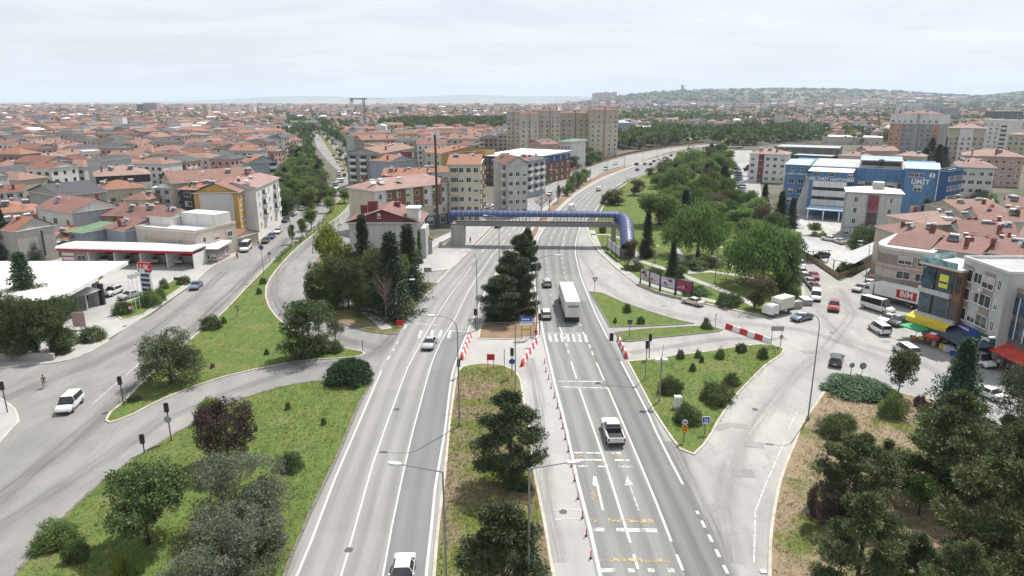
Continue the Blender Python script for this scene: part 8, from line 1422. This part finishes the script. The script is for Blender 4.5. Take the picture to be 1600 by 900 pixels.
def house_proto(W, D, h, kind, wm, rm, sm, seed):
 rnd = random.Random(seed); m = MB(); m.box(0, 0, -.5, W, D, h, wm)
 nf = int(h / 2.9)
 for side in ('f', 'r', 'l', 'b'):
  if rnd.random() < .25 and side != 'f': continue
  L = W if side in 'fb' else D; n = max(2, int(L / 3.1))
  for i in range(n):
   u = L * (i + .5) / n; ww = rnd.choice([.6, .6, .9])
   for k in range(nf):
    z = .9 + k * 2.9; z1 = z + 1.35; t = .03
    if side == 'f': q = [(u - ww, -t, z), (u + ww, -t, z), (u + ww, -t, z1), (u - ww, -t, z1)]
    elif side == 'b': q = [(u + ww, D + t, z), (u - ww, D + t, z), (u - ww, D + t, z1), (u + ww, D + t, z1)]
    elif side == 'r': q = [(W + t, u - ww, z), (W + t, u + ww, z), (W + t, u + ww, z1), (W + t, u - ww, z1)]
    else: q = [(-t, u + ww, z), (-t, u - ww, z), (-t, u - ww, z1), (-t, u + ww, z1)]
    m.face(q, M_WIN)
    if rnd.random() < .16 and side in 'fr' and k > 0:
     if side == 'f': m.box(u - 1.4, -1.0, z - .9, u + 1.4, -.05, z + .1, W_['white'])
     else: m.box(W + .05, u - 1.4, z - .9, W + 1.0, u + 1.4, z + .1, W_['white'])
 wall = m.mesh('wall'); x0, x1, y0, y1 = -.4, W + .4, -.4, D + .4; mx, my = W / 2, D / 2; zt = h + .12; rise = rnd.uniform(1.5, 2.4); r = MB(); r.prism([(x0, y0), (x1, y0), (x1, y1), (x0, y1)], h - .003, h + .115, M_FRAME)
 if kind == 'hip':
  q = D / 2; a, b = ((q, my, zt + rise), (W - q, my, zt + rise)) if W >= D else ((mx, W / 2, zt + rise), (mx, D - W / 2, zt + rise)); c = [(x0, y0, zt), (x1, y0, zt), (x1, y1, zt), (x0, y1, zt)]
  for f in (([c[0], c[1], b, a], [c[1], c[2], b], [c[2], c[3], a, b], [c[3], c[0], a]) if W >= D else ([c[0], c[1], a], [c[1], c[2], b, a], [c[2], c[3], b], [c[3], c[0], a, b])): r.face(f, rm)
 elif kind == 'gx':
  r.face([(x0, y0, zt), (x1, y0, zt), (x1, my, zt + rise), (x0, my, zt + rise)], rm); r.face([(x1, y1, zt), (x0, y1, zt), (x0, my, zt + rise), (x1, my, zt + rise)], rm); r.face([(0, 0, zt), (0, my, zt + rise), (0, D, zt)], sm); r.face([(W, 0, zt), (W, D, zt), (W, my, zt + rise)], sm)
 else:
  r.face([(x0, y0, zt), (mx, y0, zt + rise), (mx, y1, zt + rise), (x0, y1, zt)][::-1], rm); r.face([(x1, y0, zt), (x1, y1, zt), (mx, y1, zt + rise), (mx, y0, zt + rise)], rm); r.face([(0, 0, zt), (W, 0, zt), (mx, 0, zt + rise)], sm); r.face([(0, D, zt), (mx, D, zt + rise), (W, D, zt)], sm)
 roof = r.mesh('roof'); chs = []
 for i in range(rnd.randint(1, 3)): cx, cy = rnd.uniform(1.5, W - 1.5), my + rnd.uniform(-2, 2); ch = MB(); ch.box(cx - .4, cy - .3, h, cx + .4, cy + .3, zt + rise * .7 + rnd.uniform(.4, .9), M_CHIM); chs.append(('chimney', ch.mesh('chimney')))
 if rnd.random() < .5: cx = rnd.uniform(2, W - 2); ch = MB(); ch.box(cx - .9, my - 2.6, zt + .3, cx + .9, my - 1.5, zt + rise * .6 + .5, M_FRAME); chs.append(('dormer', ch.mesh('dormer')))
 return wall, roof, chs
RN = dict(orange='orange', red='red', pink='pink', dark='dark grey', brown='brown', rust='rusty', grey='grey', white='white'); KN = dict(hip='hipped', gx='gable', gy='front-gabled')
WMIX = ['white', 'cream', 'beige', 'white', 'lightgrey', 'grey', 'bluegrey', 'yellow', 'pink', 'taupe', 'concrete', 'sand']; RMIX = ['orange', 'brown', 'red', 'rust', 'rust', 'pink', 'red', 'dark', 'brown', 'rust', 'dark']
rnd = random.Random(23); PR = []
for i in range(46):
 wm, rm = rnd.choice(WMIX), RMIX[i % len(RMIX)]; kind = rnd.choice(['hip', 'gx', 'gy', 'gx', 'hip']); nf = rnd.choice([2, 3, 3, 3, 4, 4]); W0, D0 = rnd.uniform(11, 20), rnd.uniform(9.5, 13.5)
 PR.append((house_proto(W0, D0, nf * 2.9 + .8, kind, W_[wm], RF[rm], W_[rnd.choice(['white', 'grey', 'bluegrey', wm])], i), W0, D0, nf, wm, rm, kind))
WN = dict(lightgrey='pale grey', bluegrey='blue-grey', taupe='brownish', concrete='raw concrete', sand='sand-coloured'); NF = {2: 'two-storey', 3: 'three-storey', 4: 'four-storey'}
ZL = [G(*p) for p in [(-260, 362), (-60, 350), (25, 330), (50, 322), (110, 316), (150, 305), (236, 300), (240, 290), (268, 286), (400, 275), (432, 262), (458, 240), (456, 222), (440, 214), (448, 200), (-420, 200), (-420, 362)]]
ZM = [G(*p) for p in [(598, 266), (606, 256), (700, 262), (746, 246), (795, 242), (860, 234), (885, 226), (845, 220), (790, 219), (700, 213), (640, 212), (600, 214), (556, 211), (566, 222), (592, 236)]]
ZR = [G(*p) for p in [(1490, 236), (1600, 240), (1760, 250), (1800, 225), (1500, 222)]]
cand = []
for zone, ang, nm in ((ZL, R(-14), 'L'), (ZM, R(9), 'M'), (ZR, R(-4), 'R')):
 ca, sa = math.cos(ang), math.sin(ang)
 for i in range(-60, 60):
  for j in range(2, 90):
   u = i * 18.5 + (j // 3 % 2) * 5 + (i // 4) * 5.5; v = j * 14.5 + (j // 2) * 4.5; x = u * ca - v * sa; y = u * sa + v * ca
   x += rnd.uniform(-1.5, 1.5); y += rnd.uniform(-1, 1)
   if y < 190 or y > 900 or not inside(x, y, zone) or abs(x) > y * .80 + 10: continue
   if any((x - a) ** 2 + (y - b) ** 2 < (r + 8.2) ** 2 for a, b, r in OCC): continue
   cand.append((y, x, nm, ang, i, j))
cand.sort(); NEAR = cand[:245]; FARC = cand[245:]
LAND = [((1228, 300), 'the blue hospital'), ((155, 290), 'the black-banded block'), ((340, 310), 'the ochre gable house'), ((130, 390), 'the car wash'), ((10, 380), 'the tall spruce at the left edge'), ((450, 250), 'the left wood'), ((430, 235), 'the grey gable house by the wood'), ((620, 250), 'the boulevard terrace'), ((683, 300), 'the cell mast'), ((880, 240), 'the green-roofed white block'), ((790, 245), 'the dark brick block'), ((1430, 240), 'the tall grey tower'), ((1540, 245), 'the olive-beige tower'), ((145, 250), 'the tall blank-walled block'), ((60, 300), 'the dark-roofed house with the grey gable'), ((240, 230), 'the middle of the left town'), ((60, 230), 'the far left roofs'), ((340, 225), 'the upper left town'), ((20, 260), 'the left picture edge'), ((330, 255), 'the broad low-pitched roof'), ((700, 225), 'the middle roof cluster'), ((760, 225), 'the apartment slabs')]
def pxof(x, y, z=0):
 d = y * cT + (H - z) * sT; return 800 + F * x / d, 450 - F * (y * sT - (H - z) * cT) / d
SEEN = {}
for y, x, nm, ang, i, j in NEAR:
 (wall, roof, ch), W0, D0, nf, wm, rm, kind = rnd.choice([p for p in PR if p[5] in ('dark', 'brown', 'rust')] if y > 360 and nm == 'L' and rnd.random() < .6 else PR); a = ang + rnd.choice([0, 0, 0, R(90), 0]) + rnd.uniform(-.06, .06)
 px, py = pxof(x, y, 8); l0, lx = min((((px - q[0]) ** 2 + ((py - q[1]) * 2.5) ** 2, k) for k, (q, _) in enumerate(LAND))); q, ln = LAND[lx]; side = 'left of' if px < q[0] - 14 else 'right of' if px > q[0] + 14 else 'behind' if py < q[1] - 4 else 'near'
 o = empty('town_house', (x - W0 / 2 * math.cos(a) + D0 / 2 * math.sin(a), y - W0 / 2 * math.sin(a) - D0 / 2 * math.cos(a), 0), a)
 w_ = child('wall', wall, o); r_ = child('roof', roof, o); [child(nn, mm, r_) for nn, mm in ch]
 row = 'near row' if y < 300 else 'middle row' if y < 380 else 'far row' if y < 470 else 'farthest row'
 lb = '%s %s house, %s %s roof, %s %s, %s' % (WN.get(wm, wm), NF[nf], RN[rm], KN[kind], side, ln, row)
 lb = lb if len(lb.split()) <= 16 else lb.replace(' ' + NF[nf], '').replace(', ' + row, '')
 tag(o, lb, 'house', 'roofs of the town'); OCC.append((x, y, 8))
def smst(t): t = np.clip(t, 0, 1); return t * t * (3 - 2 * t)
def vnoise(x, y, s):
 r = np.random.default_rng(s); ph = r.uniform(0, 6.28, 12); out = 0
 for k in range(12): a = r.uniform(0, 6.28); fq = 2 ** (k / 3.0); out = out + np.sin((x * math.cos(a) + y * math.sin(a)) * fq + ph[k]) / fq ** .8
 return out / 4
def hz(x, y):
 x = np.asarray(x, float); y = np.asarray(y, float); u = x / np.maximum(y, 1); prof = np.interp(u, [.06, .12, .17, .24, .34, .45, .52, .60, .66, .72, .80, 1.0], [0, .35, .66, .90, 1.0, .97, .90, .70, .58, .86, 1.0, .9])
 return (prof * smst((y - 2300) / 3500) * 122 + vnoise(x / 500, y / 500, 3) * 9 * smst((y - 2500) / 2500) * np.minimum(1, prof * 2)) * (1 - smst((y - 6500) / 2500) * .6)
def m_hill():
 m, nt, b, _ = nt_new('hill_ground'); p = pos(nt); a = noise(nt, p, .0016, 6, .65); f = noise(nt, p, .02, 4, .7)
 c = ramp(nt, mth(nt, 'ADD', a, mth(nt, 'MULTIPLY', mth(nt, 'SUBTRACT', f, .5), .12)), [(.45, (.035, .050, .030)), (.56, (.07, .085, .055)), (.62, (.20, .17, .13)), (.75, (.28, .24, .20))]); nt.links.new(c, b.inputs['Base Color']); b.inputs['Roughness'].default_value = .95; return m
def field(name, us, ys, hf, m):
 U, Y = np.meshgrid(us, ys); X = U * Y; Z = hf(X, Y); V = np.stack([X, Y, Z], -1).reshape(-1, 3); n = len(us); i, j = np.meshgrid(np.arange(n - 1), np.arange(len(ys) - 1)); k = (j * n + i).ravel(); Fq = np.stack([k, k + 1, k + n + 1, k + n], 1); return tag(child(name, npmesh(name, V, Fq, [m], smooth=True), None), kind='structure')
M_HILL = m_hill(); field('hills', np.linspace(.05, 1.05, 150), np.geomspace(2300, 9500, 110), lambda x, y: hz(x, y) - 1.5 * (1 - smst((y - 2300) / 400)) + .3, M_HILL)
def far1(x, y):
 u = x / y; pr = np.interp(u, [-.55, -.45, -.32, -.27, -.20, -.13, -.06, .0, .06, .13, .3, .5, .8], [0, .15, .80, .85, .55, .75, 1.05, .8, .85, .7, .5, .8, 1.1]); return pr * 195 * np.sin(math.pi * np.clip((y - 15500) / 7500, 0, 1)) ** .8 + vnoise(x / 2200, y / 2200, 9) * 14 * pr - 2
field('distant_hills', np.linspace(-.62, .9, 120), np.linspace(15500, 23000, 26), far1, plain('distant_hill_ground', (.12, .14, .10), .95, var=.3, scale=.001))
def town_mass(name, pts, label, seed):
 """pts: x, y, z, size; every house a box with its own roof, all in one mesh"""
 r = np.random.default_rng(seed); n = len(pts); x, y, z, s = pts.T; a = r.normal(-.15, .12, n) + r.choice([0, 1.57], n); W = s * r.uniform(.55, 1.0, n) / 2; D = s * r.uniform(.45, .75, n) / 2; h = r.choice([5, 6, 7, 8, 9, 11], n); h = np.where(r.random(n) < .012, h * 2.2, h); rs = np.where(r.random(n) < .12, .3, r.uniform(1.4, 2.4, n))
 ca, sa = np.cos(a), np.sin(a)
 def P_(u, v, w): return np.stack([x + u * W * ca - v * D * sa, y + u * W * sa + v * D * ca, z + w], -1)
 o = 1.06; V = np.stack([P_(-1, -1, -3), P_(1, -1, -3), P_(1, 1, -3), P_(-1, 1, -3), P_(-1, -1, h), P_(1, -1, h), P_(1, 1, h), P_(-1, 1, h), P_(-o, -o, h + .05), P_(o, -o, h + .05), P_(o, o, h + .05), P_(-o, o, h + .05), P_(-o * .75, 0, h + rs), P_(o * .75, 0, h + rs)], 1)
 fq = np.array([[0, 1, 5, 4], [1, 2, 6, 5], [2, 3, 7, 6], [3, 0, 4, 7], [8, 9, 13, 12], [10, 11, 12, 13], [9, 10, 13, 13], [11, 8, 12, 12]]); Fq = (np.arange(n)[:, None, None] * 14 + fq[None]).reshape(-1, 4)
 wi = r.choice(6, n, p=[.25, .2, .2, .15, .1, .1]); ri = 6 + r.choice(7, n, p=[.07, .13, .18, .08, .25, .25, .04]); mi = np.concatenate([np.repeat(wi[:, None], 4, 1), np.repeat(ri[:, None], 4, 1)], 1).ravel()
 quad = Fq[:, 2] != Fq[:, 3]; tri = Fq[~quad][:, :3]; me = bpy.data.meshes.new(name); vv = V.reshape(-1, 3); Q = Fq[quad]
 me.vertices.add(len(vv)); me.vertices.foreach_set('co', vv.astype(np.float32).ravel()); lv = np.concatenate([Q.ravel(), tri.ravel()]).astype(np.int32); me.loops.add(len(lv)); me.loops.foreach_set('vertex_index', lv); me.polygons.add(len(Q) + len(tri)); me.polygons.foreach_set('loop_start', np.concatenate([np.arange(len(Q)) * 4, len(Q) * 4 + np.arange(len(tri)) * 3]).astype(np.int32))
 for k in ('white', 'beige', 'lightgrey', 'pink', 'bluegrey', 'taupe'): me.materials.append(W_[k])
 for k in ('orange', 'red', 'rust', 'pink', 'dark', 'brown', 'white'): me.materials.append(RF[k])
 me.polygons.foreach_set('material_index', np.concatenate([mi[quad], mi[~quad]]).astype(np.int32)); me.polygons.foreach_set('use_smooth', np.zeros(len(me.polygons), bool)); me.update(calc_edges=True); o = child(name, me, None); return tag(o, label, 'houses', kind='stuff')
r = np.random.default_rng(77); TP = []
for y, x, nm, ang, i, j in FARC: TP.append((x, y, 0, 20))
EXC = [[G(*p) for p in q] for q in ([(440, 215), (600, 300), (600, 276), (500, 185), (440, 185)], [(590, 209), (810, 209), (810, 191), (590, 191)], [(950, 245), (1275, 245), (1290, 203), (960, 203)])]
GREEN = lambda x, y: vnoise(np.asarray(x) / 260, np.asarray(y) / 260, 31)
y = 560.0
while y < 6800:
 st = max(17, y / 88); xs = np.arange(-y * .80, y * .80, st * 1.12) + r.uniform(-4, 4)
 for x in xs:
  xx = x + r.uniform(-.15, .15) * st; yy = y + r.uniform(-.3, .3) * st; px, py = pxof(xx, yy)
  if any(inside(xx, yy, e) for e in EXC) or any((xx - a) ** 2 + (yy - b) ** 2 < (q + 9) ** 2 for a, b, q in OCC if abs(yy - b) < 40): continue
  if inside(xx, yy, ZL) or inside(xx, yy, ZM): continue
  if yy < 900 and 960 < px < 1180 or (yy < 600 and px > 960): continue
  if px > 960 and yy < 2300 and GREEN(xx, yy) > .05: continue
  if GREEN(xx, yy) > (.75 if px < 900 else .5): continue
  if yy > 4800 and px < 850 and r.random() < (yy - 4800) / 2200: continue
  hh = float(hz(xx, yy)); 
  if yy > 2500 and px > 960 and vnoise(xx / 420, yy / 420, 5) > .12 - hh / 130: continue
  TP.append((xx, yy, hh, min(st, 46) * r.uniform(.7, 1.1)))
 y += st * 1.0
town_mass('distant_town', np.array(TP), 'the far sea of red and grey roofs running to the horizon', 5)
def tree_mass(name, pts, label, seed, per=46, leaf='dark'):
 r = np.random.default_rng(seed); n = len(pts); x, y, z, h, w = pts.T; idx = np.repeat(np.arange(n), per); u = unit(n * per, r); u[:, 2] = np.abs(u[:, 2]) * .9 - .12; rad = r.uniform(.6, 1, n * per)
 C = np.stack([x[idx] + u[:, 0] * w[idx] / 2 * rad, y[idx] + u[:, 1] * w[idx] / 2 * rad, z[idx] + h[idx] * .35 + u[:, 2] * h[idx] * .65 * rad], -1); d = u * .6 + unit(n * per, r) * .5; d /= np.linalg.norm(d, axis=1, keepdims=True); s = np.cross(d, unit(n * per, r)); s /= np.linalg.norm(s, axis=1, keepdims=True); L = (w[idx] * .24)[:, None] * r.uniform(.7, 1.3, (n * per, 1))
 V = np.stack([C, C + d * L * .5 + s * L * .4, C + d * L, C + d * L * .5 - s * L * .4], 1).reshape(-1, 3); return tag(child(name, npmesh(name, V, np.arange(4 * n * per).reshape(-1, 4), [LEAF[leaf]]), None), label, 'trees', kind='stuff')
def fillp(poly, n, hr, wr, seed):
 r = random.Random(seed); P_ = [G(*p) for p in poly]; xs = [p[0] for p in P_]; ys = [p[1] for p in P_]; out = []
 while len(out) < n:
  x, y = r.uniform(min(xs), max(xs)), r.uniform(min(ys), max(ys))
  if inside(x, y, P_): out.append((x, y, 0, r.uniform(*hr), r.uniform(*wr)))
 return out
tm = []
for poly, n, hr, wr, sd in MASS: tm += fillp(poly, n, hr, wr, sd)
tree_mass('near_woods', np.array(tm), 'dark woods beyond the highway bend and at the boulevard end', 3, 130)
tm = fillp([(598, 208), (700, 211), (800, 211), (812, 200), (800, 193), (700, 194), (640, 195), (598, 199)], 420, (11, 16), (13, 19), 4) + fillp([(500, 206), (545, 207), (570, 205), (560, 199), (500, 198)], 50, (10, 15), (10, 15), 9)
tree_mass('tree_belt', np.array(tm), 'long dark tree belt behind the roofs between boulevard and apartment slabs', 4, 90)
tm = fillp([(968, 205), (1100, 200), (1400, 205), (1400, 186), (1200, 181), (980, 184)], 230, (9, 15), (16, 26), 5)
y = 620.0
while y < 6200:
 st = max(20, y / 45); 
 for x in np.arange(-y * .80, y * .80, st):
  xx, yy = x + r.uniform(-.5, .5) * st, y + r.uniform(-.5, .5) * st; g_ = float(GREEN(xx, yy)); px, py = pxof(xx, yy)
  if inside(xx, yy, ZL) and r.random() > .12: continue
  if inside(xx, yy, EXC[1]): continue
  if (g_ > .62) or r.random() < .22 or (px > 960 and yy < 2400 and r.random() < .42) or (px > 900 and yy > 2300 and vnoise(xx / 420, yy / 420, 5) > .12 - float(hz(xx, yy)) / 130): tm.append((xx, yy, float(hz(xx, yy)), r.uniform(7, 13), min(st, 40) * r.uniform(.5, 1.0)))
 y += st
tree_mass('distant_trees', np.array(tm), 'scattered trees and groves of the distant town', 6, 30)
rnd = random.Random(9); k = 0
for t in range(4000):
 y = rnd.uniform(230, 560); x = rnd.uniform(-.78, -.20) * y
 if not inside(x, y, ZL) or any((x - a) ** 2 + (y - b) ** 2 < (q + 1.5) ** 2 for a, b, q in OCC): continue
 if k >= 45: break
 k += 1; OCC.append((x, y, 4)); plant_at(rnd.choice(['dark0', 'dark1', 'green0', 'green2', 'spruce1']), x, y, rnd.uniform(6, 10), rnd.uniform(5, 8), 'garden tree between the roofs of the left town', 'garden trees of the left town')
for ax, bx, yb, yt, dp, wm, rf, l in ((213, 222, 178, 163, 16, 'darkgrey', 'grey', 'dark slim part of the far twin tower on the left'), (223, 244, 178, 161, 22, 'grey', 'pink', 'grey tower standing high above the far left roofs'), (619, 632, 182, 167, 26, 'dark', 'grey', 'dark glass block on the horizon plain'), (632, 644, 183, 168, 20, 'bluegrey', 'grey', 'blue-grey block attached to the dark glass block'), (470, 488, 178, 166, 22, 'sand', 'brown', 'sandy block with a brown domed roof behind the left wood'), (586, 594, 176, 167, 18, 'taupe', 'brown', 'small brown block on the horizon right of the crane'), (380, 391, 172, 164, 18, 'taupe', 'brown', 'brown block on the far left horizon'), (450, 500, 200, 190, 20, 'lightgrey', 'grey', 'long pale school block behind the left wood'), (967, 985, 222, 192, 26, 'grey', 'lightblue', 'block with a light blue sloping roof right of the apartment slabs'), (1116, 1136, 214, 203, 24, 'bluegrey', 'white', 'grey-blue hall with a white roof beyond the highway end'), (1137, 1166, 214, 206, 20, 'beige', 'pink', 'low beige house row right of the grey-blue hall'), (985, 1045, 206, 199, 50, 'lightgrey', 'white', 'long white halls behind the highway wood'), (1050, 1120, 203, 196, 60, 'lightgrey', 'white', 'second row of white halls behind the highway wood'), (1000, 1030, 186, 180, 60, 'white', 'white', 'white sheds at the foot of the hill town'), (1408, 1416, 190, 164, 16, 'white', 'white', 'slim white tower behind the tall grey tower, left'), (1418, 1428, 190, 162, 18, 'white', 'white', 'second slim white tower behind the tall grey tower'), (1430, 1444, 190, 163, 18, 'white', 'white', 'third slim white tower behind the tall grey tower'), (1456, 1472, 192, 166, 22, 'bluegrey', 'grey', 'blue-grey tower right of the tall grey tower'), (1474, 1500, 192, 168, 26, 'bluegrey', 'grey', 'broad blue-grey block behind the olive-beige tower'), (1560, 1600, 196, 174, 30, 'darkgrey', 'grey', 'dark block near the right edge behind the white tower')):
 D_ = G(800, yb)[1]; z = top_z(D_, yt); b = B('distant_block', l, (ax, yt), (bx, yt), z, dp); b.wall(W_[wm]); b.roof('flat' if rf in ('grey', 'white') else 'hip', RF[rf], 2.2, .3)
 if z > 12: b.wins('f', max(3, int(b.W / 5)), [2 + 4.5 * k for k in range(int(z / 4.5))], 2.2, 1.8)
def hillblock(ax, bx, y, yt, l, wm='sand', w0=0):
 u0, u1 = (ax - 800) / F, (bx - 800) / F; zz = top_z(y, yt); d = depth_at(0, y, zz); x0, x1 = u0 * d, u1 * d; g0 = float(hz((x0 + x1) / 2, y)); e = empty('distant_block', (x0, y, g0 - 4)); tag(e, l, 'building'); m = MB(); m.box(0, 0, 0, x1 - x0, 40, max(12, zz - g0 + 4), W_[wm]); m.build('wall', e); m = MB(); m.box(-.5, -.5, max(12, zz - g0 + 4), x1 - x0 + .5, 40.5, max(12, zz - g0 + 4) + 1.5, RF['rust']); m.build('roof', e)
for i, (a_, b_, yt) in enumerate(((926, 931, 146), (932, 938, 145), (939, 944, 145), (945, 951, 144), (952, 958, 145), (958, 964, 144))): hillblock(a_, b_, 5200, yt, 'apartment block in the row on the left shoulder of the far hill'); o_ = [o for o in COL.objects if o.name.startswith('distant_block') and o.parent is None][-1]; o_['group'] = 'row on the far hill shoulder'
hillblock(1066, 1069, 5400, 133, 'thin tower on top of the far hill'); hillblock(1110, 1146, 4600, 147, 'long white building on the far hillside', 'white')
